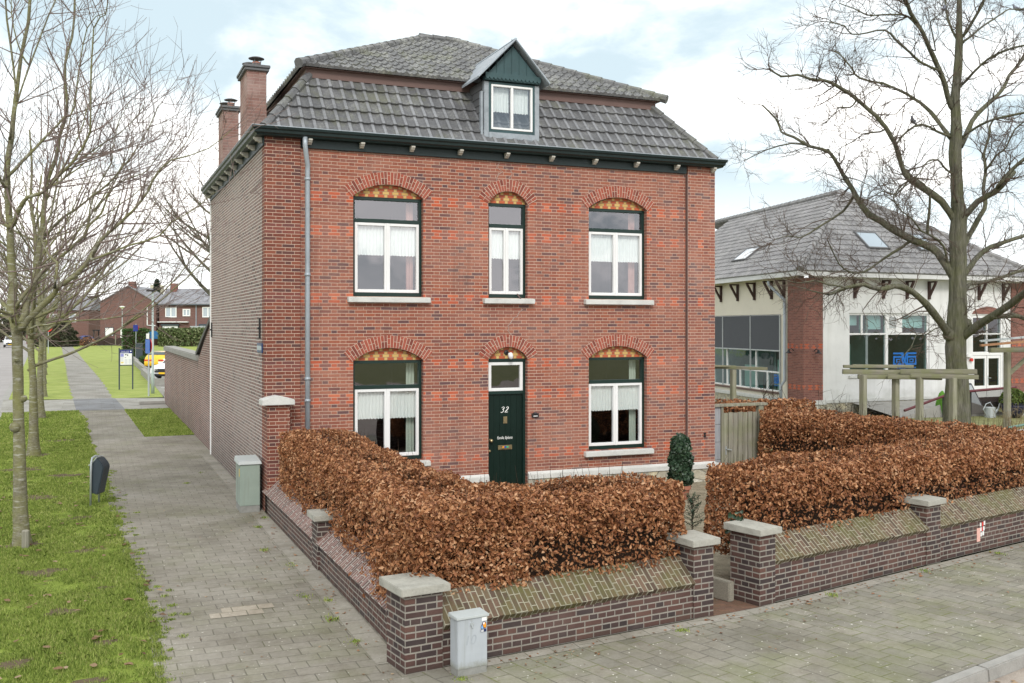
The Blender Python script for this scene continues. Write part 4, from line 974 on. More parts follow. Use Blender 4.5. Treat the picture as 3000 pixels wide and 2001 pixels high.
def hedge(name, label, path, width, z0, z1, dens, size, mat, coremat, cat='hedge', end_round=.35, bulge=.09, twigs=330):
    """path: centre line; the crown is sampled over a rounded cross-section, leaves sit in a shell over a dark twig core"""
    path = np.array(path, float); seg = np.diff(path, axis=0); ln = np.linalg.norm(seg, axis=1); cum = np.r_[0, np.cumsum(ln)]; L = cum[-1]
    root = thing(name, label, cat, (path[0,0], path[0,1], G))
    hh = z1 - z0; per = 2*hh + width*1.0; K = len(seg); PP, NN = [], []
    dirs = seg/ln[:,None]
    def at(s):
        k = np.clip(np.searchsorted(cum, s, side='right')-1, 0, K-1); t = (s-cum[k])/ln[k]
        return path[k] + seg[k]*t[:,None], dirs[k]
    for q in range(K):
        e0 = width*.5 if q else 0; e1 = width*.5 if q < K-1 else 0
        n = int(dens*per*(ln[q]+e0+e1)); s = -e0 + rng.random(n)*(ln[q]+e0+e1); d = np.tile(dirs[q], (n,1)); p = path[q] + d*s[:,None]; nrm = np.c_[d[:,1], -d[:,0]]
        a = rng.random(n)
        th = np.where(a < .36, -.25 + rng.random(n)*1.1, np.where(a < .72, np.pi + .25 - rng.random(n)*1.1, .7 + rng.random(n)*(np.pi-1.4)))
        ct, sn = np.cos(th), np.sin(th); ex = .42
        cx = np.sign(ct)*np.abs(ct)**ex*width/2; cz = np.sign(sn)*np.abs(sn)**ex
        zc = z0 + hh*.42; z = np.where(cz > 0, zc + cz*hh*.58, zc + cz*hh*.42)
        side = rng.random(n)**1.25; low = (a < .72); z = np.where(low & (z < zc + .1), z0 + (zc-z0+.1)*side, z)
        ss = s + cum[q]
        bl = 1 + bulge*fbm2(ss*1.0 + th*.7, z*1.3 + th, 2.3); dep = rng.exponential(.085, n) - .035 + .045*fbm2(ss*3.1 + th, z*3.3 + cx*2, 2.6)
        bl *= np.interp((z-z0)/hh, [0,.25,.7,1], [.95,1.03,1.0,.97])
        top = bulge*.8*fbm2(ss, cx*1.4, 1.9)
        nx = np.sign(ct)*np.abs(ct); nzv = np.maximum(sn, -.2)
        P = np.c_[p[:,0] + nrm[:,0]*(cx*bl - nx*dep), p[:,1] + nrm[:,1]*(cx*bl - nx*dep), z + top*(z-z0)/hh - nzv*dep]
        N = np.c_[nrm[:,0]*nx, nrm[:,1]*nx, nzv + .15]
        gap = fbm2(ss*2.2 + 5*th, z*2.6 + 3, 3.4); keep = (gap > -.25) | (rng.random(n) < .6) | (z < z0 + .25); P, N = P[keep], N[keep]
        for o in (q-1, q+1):          # drop what falls inside the neighbouring leg
            if 0 <= o < K:
                rel = P[:,:2] - path[o]; al = rel @ dirs[o]; ac = np.abs(rel @ np.array([dirs[o][1], -dirs[o][0]]))
                keep = ~((al > (-width*.5+.12 if o else .1)) & (al < ln[o] + (width*.5 if o < K-1 else 0) - .12) & (ac < width*.5-.12) & (P[:,2] < z1-.2)); P, N = P[keep], N[keep]
        if K > 1:                      # close the outer faces at the corner
            j = q+1 if q < K-1 else q
        PP.append(P); NN.append(N)
        for endq, sgn in ((0,-1),(1,1)):
            if (endq == 0 and q == 0) or (endq == 1 and q == K-1): continue
            m = int(dens*width*hh); u = (rng.random(m)-.5)*width; zz = z0 + hh*rng.random(m); al = (ln[q]+width*.5 if endq else -width*.5) + .08*fbm2(u, zz, 3) - rng.exponential(.05, m)
            base = path[q] + dirs[q]*al[:,None]; nn = np.array([dirs[q][1], -dirs[q][0]]); PP.append(np.c_[base + nn*u[:,None], zz]); NN.append(np.tile([dirs[q][0]*sgn, dirs[q][1]*sgn, .2], (m,1)))
    P = np.concatenate(PP); N = np.concatenate(NN); L = cum[-1]
    # rounded ends
    for endp, dr in ((path[0], -seg[0]/ln[0]), (path[-1], seg[-1]/ln[-1])):
        m = int(dens*width*hh*1.25); u = (rng.random(m)-.5)*width*.98; v = rng.random(m); rz = z0 + hh*v
        ext = end_round*np.sqrt(np.maximum(0, 1-(2*u/width)**2))*np.clip(1.15-v*.55, 0, 1) + .05*fbm2(u, v, 6) - rng.exponential(.05, m)
        nn = np.array([dr[1], -dr[0]])
        Pe = np.c_[endp[0] + dr[0]*ext + nn[0]*u, endp[1] + dr[1]*ext + nn[1]*u, rz]; Ne = np.c_[np.full(m, dr[0]), np.full(m, dr[1]), np.full(m, .3)]
        P = np.r_[P, Pe]; N = np.r_[N, Ne]
    off = np.array([path[0,0], path[0,1], G]); P = P - off
    leaf_cloud(P, N, size, 'foliage', mat, root)
    # core
    mb = MB()
    for i in range(len(seg)):
        dd = seg[i]/ln[i]; nn = np.array([dd[1], -dd[0]]); w2 = width/2 - .36
        A_, B_ = path[i]-off[:2] - (dd*.05 if i else dd*0), path[i+1]-off[:2] + (dd*w2*.9 if i < len(seg)-1 else dd*0)
        c = [A_-nn*w2, B_-nn*w2, B_+nn*w2, A_+nn*w2]; zt = z1-G-.22; sh = .12
        m_ = [A_-nn*(w2-sh), B_-nn*(w2-sh), B_+nn*(w2-sh), A_+nn*(w2-sh)]
        mb.hexa([(*q_, z0-G-.05) for q_ in c], [(*q_, zt-.12) for q_ in c]); mb.hexa([(*q_, zt-.1199) for q_ in c], [(*q_, zt) for q_ in m_])
    k = twigs; s2 = rng.random(k)*L; p2, d2 = at(s2); n2 = np.c_[d2[:,1], -d2[:,0]]; oo = (rng.random(k)-.5)*width*.85
    for i in range(k):
        b = np.array([p2[i,0] + n2[i,0]*oo[i] - off[0], p2[i,1] + n2[i,1]*oo[i] - off[1], z1 - G - .14]); tip = b + np.array([rng.normal(0,.05), rng.normal(0,.05), .15 + .26*rng.random()**2.5])
        mb.tube([b, (b+tip)/2 + rng.normal(0,.012,3), tip], [.004,.003,.0015], 3, False)
    mb.build('twigs', coremat, root, fix=False)
    return root
hedge('beech_hedge', 'russet beech hedge wrapping the corner inside the garden wall left of the gate gap', [(.74,-.75),(.74,-8.2),(3.32,-7.86)], 1.2, .35, 1.42, 2900, .047, M['beech'], M['twig'])
hedge('beech_hedge', 'russet beech hedge behind the street wall right of the gate gap', [(4.95,-7.54),(12.1,-5.75)], 1.2, .33, 1.42, 2300, .051, M['beech'], M['twig'])
hedge('beech_hedge', 'russet beech hedge running back from the street beside the wooden gate', [(11.25,.05),(12.35,-5.2)], 1.0, 0, 1.40, 1700, .055, M['beech'], M['twig'])
hedge('beech_hedge', 'low russet hedge seen through the gap above the wooden gate boards', [(10.2,2.6),(13.5,1.9)], .8, .3, 1.42, 500, .085, M['beech'], M['twig'], twigs=60)
s_ = rng.uniform(.3, 12, 130); off = .02 + rng.exponential(.22, 130); x2 = .3 + s_; y2 = np.interp(x2, [0,3.45,4.45,12.5], [-9.2,-8.75,-8.6,-6.7]) - off
yy_ = rng.uniform(-8.6, -.2, 60)
leaves_scatter('fallen_leaves', np.r_[x2, -.06 - rng.exponential(.18, 60)], np.r_[y2, yy_], G+.004, .012, .032, M['beech'], 'russet beech leaves fallen at the foot of the garden wall')
# ivy cone in a pot by the facade
M['ivy'] = island_mat('ivy_leaves', [(.1, (.012,.03,.016)), (.5, (.03,.062,.032)), (.9, (.07,.11,.06))], .4, .5, .1)
iv = thing('potted_ivy', 'dark green ivy column in a terracotta pot before the facade', 'potted plant', (7.63,-1.73,G))
n = 2600; v = rng.random(n); th = rng.random(n)*2*np.pi; r = np.interp(v, [0,.25,.75,.92,1], [.17,.21,.19,.13,.02])*(1+.1*np.sin(th*3+v*9)) - rng.exponential(.025, n)
r *= 1 + .16*np.sin(v*17+th*2) + .1*rng.normal(0,1,n)*(rng.random(n) < .25); P = np.c_[r*np.cos(th), r*np.sin(th), .2 + 1.05*v]; N = np.c_[np.cos(th), np.sin(th), np.full(n,.25)]
leaf_cloud(P, N, .075, 'ivy_foliage', M['ivy'], iv, .8, .8, .6)
c = MB(); c.lathe([(.12,.2),(.17,.3),(.15,.8),(.08,1.05),(0,1.1)], n=10); c.build('climbing_frame', M['twig'], iv)
p = MB(); p.lathe([(.0,0),(.13,0),(.18,.2),(.2,.2),(.2,.27),(.17,.27),(.16,.22),(0,.22)], n=20); p.build('terracotta_pot', M['terra'], iv, smooth=False)
# small conifer sprig in the gap behind the gate
sp = thing('young_yew', 'small dark green yew sapling in the gravel behind the gate gap', 'sapling', (6.05,-4.6,G))
P = []; N = []; st_ = MB()
for k in range(16):
    z = .1 + .03*k; a = k*2.4; l = .3*(1-k/22); tip = Vector((l*math.cos(a), l*math.sin(a), z+.1)); st_.tube([(0,0,z), tip*.55 + Vector((0,0,.08)), tip], [.006,.004,.002], 3, False)
    for j in range(40): f = rng.random(); P.append([tip.x*f + rng.normal(0,.012), tip.y*f + rng.normal(0,.012), z + .12*f + rng.normal(0,.012)]); N.append([0,0,1])
st_.tube([(0,0,0),(0,0,.6)], [.012,.004], 5); st_.build('stem', M['twig'], sp)
leaf_cloud(np.array(P), np.array(N, float), .05, 'needles', M['ivy'], sp, .18, 0, .8)
# ivy sprigs that climb in the right hedge
P = np.c_[rng.normal(4.5,.05,55), rng.normal(-7.98,.06,55), rng.normal(.78,.08,55)]
ie = thing('ivy_sprigs', 'dark ivy leaves at the end of the hedge right of the gate gap', 'ivy', (4.42,-8.0,G)); leaf_cloud(P - np.array([4.42,-8.0,G]), np.tile([-.6,-.6,.4], (55,1)), .06, 'ivy_foliage', M['ivy'], ie, .8, .4, .5)

# ================================================================== wooden gate
gt = thing('wooden_gate', 'weathered wooden garden gate with tall frame beside the house', 'gate', (9.62,.35,G))
g = MB(); g.box(.34,.40,-.04,.06,0,1.56); g.box(1.33,1.46,-.05,.07,0,1.56); g.box(-.02,1.56,-.07,.09,1.561,1.62); g.build('gate_frame', M['wood'], gt, bevel=.006)
g = MB()
for k in range(4): g.box(0,.335,-.01,.03,k*.39+.005,k*.39+.388)
g.build('side_panel', M['greywood'], gt, bevel=.004)
g = MB(); bw = .91/7
for k in range(7): g.box(.41+k*bw,.41+k*bw+bw-.016,-.02,.005,.06,1.42+.01*(k%2))
g.box(.42,1.31,.006,.03,.3,.38); g.box(.42,1.31,.006,.03,1.1,1.18)
gl = g.build('gate_leaf', M['wood'], gt, bevel=.003)
g = MB(); g.tube([(.47,-.03,.62),(.47,-.07,.62),(.59,-.07,.60)], .011, 6); g.box(.455,.485,-.03,-.0201,.5,.68); g.build('gate_handle', M['galv'], gl)
# ================================================================== white hall on the right
hall = thing('white_hall', 'single storey white rendered hall with grey tiled hipped roof and blue logo in its window', 'hall', (21.87,12.38,G), R(2.9))
cL, sL = math.cos(R(77.3)), math.sin(R(77.3))
MR = Matrix(((1,0,0,0),(0,-1,0,0),(0,0,1,-G),(0,0,0,1)))          # (along, out, world z) -> local, street face
ML = Matrix(((cL,-sL,0,0),(sL,cL,0,0),(0,0,1,-G),(0,0,0,1)))       # side face
def hb(mats, name, parent, F, boxes, bevel=0):
    mb = MB()
    for b in boxes: mb.box(*b)
    return mb.xf(F).build(name, mats, parent, bevel=bevel)
def wall_cells(s0, s1, z0, z1, holes, o0, o1):
    S_ = sorted({s0, s1, *[h[0] for h in holes], *[h[1] for h in holes]}); Z_ = sorted({z0, z1, *[h[2] for h in holes], *[h[3] for h in holes]}); out = []
    for a, b in zip(S_[:-1], S_[1:]):
        for c, d in zip(Z_[:-1], Z_[1:]):
            if not any(a >= h[0]-1e-6 and b <= h[1]+1e-6 and c >= h[2]-1e-6 and d <= h[3]+1e-6 for h in holes): out.append((a,b,o0,o1,c,d))
    return out
hb(M['plaster_white'], 'wall', hall, MR, wall_cells(.5, 12.0, .36, 5.2, [(2.26,6.55,1.36,3.78),(8.98,10.85,.36,3.74)], -.3, 0))
hb(M['plaster_cream'], 'wall', hall, ML, wall_cells(.5, 15, .36, 5.2, [(1.78,14.2,.68,3.74)], -.3, 0))
hb(M['stone'], 'plinth_band', hall, MR, [(.98,8.9,.001,.09,.33,.45),(10.9,11.2,.001,.09,.33,.45)], .01)
hb(M['stone'], 'plinth_band', hall, ML, [(1.15,15,.001,.1,.30,.44)], .01)
hb(M['rubble'], 'plinth', hall, MR, [(.98,8.95,-.2,.06,G-.05,.329)])
hb(M['rubble'], 'plinth', hall, ML, [(1.15,15,-.2,.06,G-.05,.299)])
# corner pier
pr_ = MB()
a_, b_ = .87, 1.12; t = lambda F, s, o: (F @ Vector((s, o, 0)))[:2]
p0, p1, p2, p3 = (0,0), t(MR, a_, .0), t(MR, a_, -.5), t(ML, b_, 0)
o_ = Vector((-.06,-.06,0))
def pier(z0, z1, g, mat, name):
    q0 = Vector((-g,-g,0)); q1 = Vector((a_+g*.6,-g,0)); q3 = ML @ Vector((b_+g*.6, g, 0)); q3.z = 0; q2 = Vector((q1.x, q3.y, 0))
    lo = [(q.x,q.y,z0-G) for q in (q0,q1,q2,q3)]; hi = [(q.x,q.y,z1-G) for q in (q0,q1,q2,q3)]
    return MB().hexa(lo, hi).build(name, mat, hall)
pier(.46, 5.09, .05, M['hallbrick'], 'corner_pier'); pier(.30, .459, .17, M['stone'], 'pier_base'); pier(G-.05, .299, .13, M['rubble'], 'pier_plinth')
hb(M['hallbrick'], 'corner_pier', hall, MR, [(11.3,12.2,-.5,.06,.46,5.09)]); hb(M['stone'], 'pier_base', hall, MR, [(11.18,12.3,-.5,.16,.3,.459)])
# gutters and soffits
gut = MB(); E_ = Vector((-.625,-.5))
def along(F, s, o, z): return F @ Vector((s, o, z))
sE = .5*(1-cL)/sL
lE = (E_.x*cL + E_.y*sL)
M['hallwhite'] = plain('eaves_white', (.6,.6,.6,1), .6, .3, .08)
hb(M['hallwhite'], 'eaves_fascia', hall, MR, [(E_.x-.10,13.2,.44,.52,5.14,5.31)]); hb(M['hallwhite'], 'eaves_fascia', hall, ML, [(lE-.06,16,.44,.52,5.14,5.31)])
hb(M['white'], 'soffit', hall, MR, [(E_.x+.1,13,.0,.439,5.2,5.22)]); hb(M['white'], 'soffit', hall, ML, [(lE+.6,16,.0,.439,5.19,5.21)])
# brackets under the eaves
for F, ss in ((MR, (2.51,4.0,5.26,6.48,7.8,9.34,10.8)), (ML, (1.45,2.48,3.99,5.57,7.26,8.9,10.5))):
    for s in ss:
        b = MB(); b.box(s-.05,s+.05,.001,.09,4.35,5.08); b.hexa([(s-.04,.09,4.45),(s+.04,.09,4.45),(s+.04,.09,4.6),(s-.04,.09,4.6)], [(s-.04,.40,4.98),(s+.04,.40,4.98),(s+.04,.40,5.075),(s-.04,.36,5.075)]); b.box(s-.045,s+.045,.0901,.42,5.02,5.079); b.xf(F).build('eaves_bracket', M['bracket'], hall)
# street window: green tinted glazing, mullions, vent, panelling
win = hb(M['sash'], 'street_window', hall, MR, [(2.26,2.34,-.16,-.06,1.36,3.78),(6.47,6.55,-.16,-.06,1.36,3.78),(2.34,6.47,-.16,-.06,3.70,3.78),(2.34,6.47,-.16,-.06,1.36,1.42),(4.20,4.34,-.16,-.05,1.42,3.70),(2.34,4.2,-.16,-.06,2.93,3.0),(4.34,6.47,-.16,-.06,2.93,3.0),(2.93,3.02,-.16,-.06,3.0,3.70),(4.34,5.12,-.14,-.07,3.0,3.70)], .006)
MB().quad((2.3,-.11,1.4),(6.5,-.11,1.4),(6.5,-.11,3.74),(2.3,-.11,3.74)).xf(MR).build('window_pane', M['glass_hall'], win)
v = MB()
for k in range(8): v.box(4.42,4.78,-.068,-.055,3.2+k*.055,3.235+k*.055)
v.xf(MR).build('vent_grille', M['galv'], win)
hb(M['sash'], 'roller_blind', win, MR, [(3.05,4.18,-.3,-.29,3.15,3.7),(5.15,6.45,-.3,-.29,3.2,3.7),(2.36,2.92,-.3,-.29,3.3,3.7)])
hb(M['stone'], 'window_sill', win, MR, [(2.22,6.6,-.06,.06,1.26,1.36)], .01)
scr = plain('pale_screen', (.5,.6,.55,1), .6, .2, .06)
hb(scr, 'room_screen', win, MR, [(2.1,3.9,-1.2,-1.15,1.2,2.55)]); hb(M['black'], 'room_monitor', win, MR, [(2.45,2.9,-1.14,-1.1,1.6,2.0)])
M['hallroom'] = plain('hall_room', (.22,.26,.26,1), .9, .1, .2, 1)
hb(M['hallroom'], 'hall_interior', hall, MR, [(1.3,12,-3.2,-3.1,.3,5),(1.3,12,-3.1,-.31,.3,.35),(1.3,12,-3.1,-.31,4.6,4.7),(7.2,7.3,-3.1,-.31,.36,4.6)])
M['logoblue'] = plain('logo_blue', (.01,.13,.45,1), .5, .3, .04)
def logo(parent, F, x0, z0, w, h, o, name):
    mb = MB(); T = .1*h*1.35
    def rect(a, b, c, d): mb.box(x0+a*w, x0+b*w, o, o+.006, z0+c*h, z0+d*h)
    for fl in (0, 1):
        X = (lambda a, b: (a, b)) if not fl else (lambda a, b: (1-b, 1-a))
        for a, b, c, d in ((.0,.36,.86,1),(.0,.06,.0,.72),(.0601,.42,.58,.72),(.0601,.42,.0,.14),(.36,.42,.1401,.5799),(.12,.30,.42,.5),(.12,.17,.2,.4199),(.1701,.30,.2,.28),(.27,.30,.2801,.4199)):
            rect(*X(a, b), c, d)
    for fl in (0, 1):
        P = [(.34,.86),(.36,1),(.44,1),(.5,.5),(.62,.0),(.54,0),(.42,.5)]
        if fl: P = [(1-p[0], p[1]) for p in P]
        mb.prism([(x0+p[0]*w, o-.003-.004*fl, z0+p[1]*h) for p in P], (0,.003,0))
    for k in range(9): rect(.03+k*.11, .1+k*.11, -.27, -.18)
    return mb.xf(F).build(name, M['logoblue'], parent)
logo(win, MR, 4.66, 1.72, 1.26, .50, -.104, 'window_logo')
# entrance door with lights over it
dr = hb(M['sash'], 'entrance_frame', hall, MR, [(8.98,9.08,-.14,-.04,.3,3.74),(10.75,10.85,-.14,-.04,.3,3.74),(9.08,10.75,-.14,-.04,3.62,3.74),(9.08,10.75,-.14,-.04,2.05,2.2),(9.88,9.95,-.14,-.04,2.2,3.62),(9.08,9.88,-.14,-.045,2.92,2.98),(9.95,10.75,-.14,-.045,2.92,2.98)], .006)
MB().quad((9.05,-.1,2.15),(10.8,-.1,2.15),(10.8,-.1,3.68),(9.05,-.1,3.68)).xf(MR).build('window_pane', M['glass_hall'], dr)
for s in (9.085, 9.93):
    lf = hb(M['sash'], 'door_leaf', hall, MR, [(s,s+.09,-.12,-.05,.3,2.04),(s+.72,s+.81,-.12,-.05,.3,2.04),(s+.09,s+.72,-.12,-.05,1.92,2.04),(s+.09,s+.72,-.12,-.05,.3,.78)], .005)
    MB().quad((s+.08,-.09,.76),(s+.73,-.09,.76),(s+.73,-.09,1.94),(s+.08,-.09,1.94)).xf(MR).build('door_pane', M['glass_hall'], lf)
hd = MB(); hd.tube([(9.99,-.05,1.1),(9.99,.0,1.1),(10.1,.0,1.1)], .014, 6); hd.box(9.97,10.01,-.05,-.042,.85,1.2); hd.xf(MR).build('door_handle', M['galv'], lf)
ar = MB(); ar.prism([(8.95,.001,3.78),(10.88,.001,3.78),(10.7,.001,3.92),(10.3,.001,4.05),(9.92,.001,4.09),(9.5,.001,4.05),(9.1,.001,3.92)], (0,.02,0)); ar.xf(MR).build('brick_arch', M['hallbrick'], hall)
al = MB(); al.box(8.62,8.85,.001,.12,2.0,2.12); al.xf(MR).build('wall_light', M['sash'], hall); al = MB(); al.tube([(8.85,.05,1.88),(8.85,.12,1.88)], .07, 10); al.xf(MR).build('alarm_bell', M['st_re'], hall)
# side face glazing with dark screens
sw_ = []
for s, zt_ in ((1.78,3.7),(3.0,1.4),(4.0,3.7),(5.5,1.4),(6.8,3.7),(8.2,1.4),(9.6,3.7),(12.0,3.7),(14.12,3.7)): sw_.append((s,s+.09,-.14,-.05,.72,zt_))
sw = hb(M['sash'], 'side_window', hall, ML, sw_ + [(1.78,14.2,-.14,-.05,3.70,3.74),(1.78,14.2,-.14,-.05,.68,.72),(1.78,14.2,-.13,-.055,1.40,1.46)], .005)
MB().quad((1.8,-.1,.7),(14.2,-.1,.7),(14.2,-.1,3.72),(1.8,-.1,3.72)).xf(ML).build('window_pane', M['glass_hall'], sw)
M['screencloth'] = plain('sun_screen_cloth', (.085,.088,.1,1), .8, .2, .03)
for s0, s1 in ((1.80,4.33),(4.38,7.05),(7.10,9.8),(9.85,12.6)): hb(M['screencloth'], 'sun_screen', sw, ML, [(s0,s1,.02,.03,2.32,3.70)])
hb(M['galv'], 'screen_rail', sw, ML, [(s,s+.05,.01,.06,.6,3.72) for s in (1.76,4.33,7.05,9.8)] + [(1.8,12.6,.012,.05,2.27,2.32)])
hb(M['fascia'], 'window_sill', sw, ML, [(1.7,14.3,-.05,.07,.58,.66)])
hb(M['hallroom'], 'hall_interior', hall, ML, [(.8,15,-3.2,-3.1,.3,5),(.8,15,-3.09,-.31,4.0,4.1),(.8,15,-3.09,-.31,.3,.35)])
hb(scr, 'room_cabinet', sw, ML, [(2.0,3.2,-.9,-.6,.4,1.9),(5.0,6.2,-.9,-.6,.4,1.6)])
logo(sw, ML, 1.86, .98, .66, .36, -.095, 'window_logo')
dp = MB(); dp.tube([along(ML,2.0,.42,5.05),along(ML,2.0,.40,4.9),along(ML,1.32,.1,4.3),along(ML,1.28,.1,4.1),along(ML,1.28,.1,1.15),along(ML,1.36,.22,.95),along(ML,1.36,.22,G)], .06, 8); dp.build('downpipe', M['zinc'], hall, smooth=True)
def barn_lamp(F, s, o):
    l = MB(); l.tube([(s,o,2.32),(s,o+.12,2.42),(s,o+.22,2.36)], .015, 5); l.lathe([(.0,.1),(.04,.1),(.05,.03),(.14,-.04),(.0,-.03)], (s,o+.24,2.28), 12); l.xf(F).build('barn_lamp', M['black'], hall)
barn_lamp(ML, .6, .06); barn_lamp(MR, .45, .06)
# roof
Ah = Vector((5.3,3.62,9.0-G)); Eh = Vector((-.66,-.54,5.32-G)); ER = Vector((12.6,-.54,5.32-G))
def slope(O, U, apexpt, width, cuts, name):
    U = Vector(U).normalized(); rel = apexpt - O; V = rel - U*rel.dot(U); L = V.length; V.normalize(); N = U.cross(V)
    if N.z < 0: N = -N
    tile_slope(O, U, V, N, width, L, .30, .345, cuts, M['tile_hall'], name, hall, lift=.04, roll=.03, spt=6)
n1 = (Ah-Eh).cross(Vector((0,0,1))); n2 = (Ah-ER).cross(Vector((0,0,1)))
def outward(n, pt, test): return n if (Vector(test)-Vector(pt)).dot(n) > 0 else -n
slope(Eh, (1,0,0), Ah, 13.4, [(Eh, outward(n1, Eh, (-1,6,5))), (ER, outward(n2, ER, (20,3,5)))], 'roof_slope')
slope(Eh, (cL,sL,0), Ah, 16, [(Eh, outward(n1, Eh, (6,-3,5)))], 'roof_slope')
UL = Vector((cL,sL,0)); 
MB().add([ER, ER+UL*15, Ah+UL*14, Ah], [(0,1,2,3)]).build('roof_slope', M['tile_hall'], hall)
hip_caps(Eh+Vector((0,0,.06)), Ah+Vector((0,0,.06)), .13, M['tile_hall'], hall, .4); hip_caps(ER+Vector((0,0,.06)), Ah+Vector((0,0,.06)), .13, M['tile_hall'], hall, .4); hip_caps(Ah+Vector((0,0,.06)), Ah+UL*13+Vector((0,0,.06)), .13, M['tile_hall'], hall, .4)
M['skyglass'] = NT('skylight_glass'); M['skyglass'].bsdf((.35,.4,.45,1), .05, 1.0); M['skyglass'] = M['skyglass'].m
def skylight(O, U, apexpt, s0, s1, v0, v1):
    U = Vector(U).normalized(); rel = apexpt - O; V = (rel - U*rel.dot(U)).normalized(); N = U.cross(V); N = N if N.z > 0 else -N
    P = lambda s, v, n: O + U*s + V*v + N*n
    f = MB(); w = .07
    for a,b,c,d in ((s0,s1,v0,v0+w),(s0,s1,v1-w,v1),(s0,s0+w,v0+w,v1-w),(s1-w,s1,v0+w,v1-w)): f.hexa([P(a,c,-.02),P(b,c,-.02),P(b,d,-.02),P(a,d,-.02)], [P(a,c,.12),P(b,c,.12),P(b,d,.12),P(a,d,.12)])
    fo = f.build('skylight', M['slateboard'], hall)
    MB().quad(P(s0+.05,v0+.05,.1),P(s1-.05,v0+.05,.1),P(s1-.05,v1-.05,.1),P(s0+.05,v1-.05,.1)).build('skylight_pane', M['skyglass'], fo)
skylight(Eh, (1,0,0), Ah, 4.45, 5.62, 1.5, 2.6); skylight(Eh, (1,0,0), Ah, 7.3, 8.3, 1.5, 2.65); skylight(Eh, (cL,sL,0), Ah, 6.55, 7.95, 1.3, 2.3)
# neighbouring wing at the right edge
wing = thing('brick_wing', 'brick wing right of the white hall, mostly outside the view', 'building', (34.1,13.0,G), R(2.9))
MB().box(.2,9,.2,6,0,5.3).build('wall', M['hallbrick'], wing); w_ = MB(); frame_bars(w_, 1.0,3.0,2.3,4.3,.1,.08,.19); w_ = w_.build('window', M['sash'], wing); MB().quad((1.05,.15,2.35),(2.95,.15,2.35),(2.95,.15,4.25),(1.05,.15,4.25)).build('pane', M['skyglass'], w_)
w_ = MB(); frame_bars(w_, .9,2.4,.9,2.0,.06,.1,.19); w_ = w_.build('window', M['slateboard'], wing); MB().quad((.92,.15,.92),(2.38,.15,.92),(2.38,.15,1.98),(.92,.15,1.98)).build('pane', M['skyglass'], w_)
MB().box(0,9.2,-.1,6.2,5.3,5.6).build('flat_roof', M['white'], wing)
# ---- ramp railing, plants and other yard things
M['redrail'] = plain('dark_red_rail', (.1,.012,.02,1), .4, .5, .1)
rl = thing('ramp_railing', 'dark red handrail with black posts along the ramp to the hall door', 'railing', (27,9.4,G))
t = MB(); t.tube([(24.2-27,.3,.3),(25.94-27,.2,.78),(27.1-27,.03,.95),(29.1-27,-.2,1.06)], .05, 8); t.tube([(29.1-27,-.2,1.1),(29.1-27,-.2,0)], .05, 8); t.build('handrail', M['redrail'], rl)
for x, y, h in ((-1.06,.2,.76),(.1,.03,.94),(1.62,-.14,1.02)): MB().tube([(x,y,0),(x,y,h)], .035, 6).build('rail_post', M['black'], rl)
mesh_ = plain('mesh_panel', (.06,.05,.05,1), .8, .2, .1); mesh_.node_tree.nodes['Principled BSDF'].inputs['Alpha'].default_value = .55
MB().add([(.1,.04,.08),(2.1,-.19,.08),(2.1,-.19,1.0),(.1,.04,.9)], [(0,1,2,3)]).build('mesh_panel', mesh_, rl)
MB().box(1.9,2.4,-.5,0,0,.12).build('base_block', M['concrete'], rl)
MB().add([(-2.8,.5,.0),(-1.06,.4,.45),(.1,.3,.6),(2.1,0,.0),(2.1,3,.4),(-2.8,3,.4)], [(0,1,2,3),(0,3,4,5)]).build('ramp', M['concrete'], rl)
pp = thing('planter_bush', 'clipped green bush in a glossy dark blue pot near the hall door', 'potted plant', (28.3,8.6,G))
p = MB(); p.lathe([(0,0),(.24,0),(.36,.2),(.42,.45),(.4,.5),(.44,.52),(.44,.55),(.38,.55),(.36,.48),(0,.48)], n=20); nv = plain('navy_glaze', (.01,.012,.04,1), .12, .7, .1); p.build('pot', nv, pp, smooth=True)
n = 900; d_ = rng.normal(0,1,(n,3)); d_ /= np.linalg.norm(d_,axis=1)[:,None]; d_[:,2] = np.abs(d_[:,2]); M['bush'] = island_mat('bush_leaves', [(.1,(.04,.06,.015)),(.6,(.12,.17,.04)),(.95,(.25,.3,.1))])
leaf_cloud(np.c_[d_[:,0]*.46,d_[:,1]*.46,.55+d_[:,2]*.5]*(1-.0), d_, .09, 'foliage', M['bush'], pp, .6)
wc = thing('watering_can', 'white watering can with long spout standing on the mossy terrace', 'watering can', (27.6,9.0,G))
c = MB(); c.lathe([(0,0),(.2,0),(.19,.36),(.17,.38),(0,.38)], n=16); c.build('can_body', M['galv'], wc, smooth=False); c = MB(); c.tube([(.17,0,.1),(.38,-.02,.3),(.52,-.03,.62)], [.05,.035,.03], 8); c.lathe([(.03,0),(.09,.09),(0,.1)], (.54,-.03,.6), 10); c.build('spout', M['galv'], wc)
c = MB(); c.tube([(-.19,0,.1),(-.34,0,.3),(-.2,0,.5),(0,0,.55),(.16,0,.36)], .018, 6); c.build('can_handle', M['galv'], wc)
bd = thing('leaning_board', 'grey panel leaning behind the railing beside the big tree', 'board', (28.2,10.2,G)); b = MB(); b.prism([(-1.0,0,0),(.55,0,0),(.1,.3,1.15),(-1.0,.3,1.15)], (.0,.05,.02)); b.build('panel', M['screencloth'], bd); b = MB(); b.prism([(-.94,-.012,.06),(.45,-.012,.06),(.05,.27,1.09),(-.94,.27,1.09)], (0,.01,0)); b.build('panel_face', M['galv'], bd)
gc = thing('green_cloth', 'lime green cloth hanging behind the big tree trunk', 'cloth', (26.0,9.9,G)); c = MB(); c.tube([(0.1,0,.1),(.12,0,.5),(.18,0,.85),(.22,0,.95)], [.2,.18,.10,.03], 7); c.build('folds', plain('lime_cloth', (.11,.26,.04,1), .8, .1, .2, 5), gc)
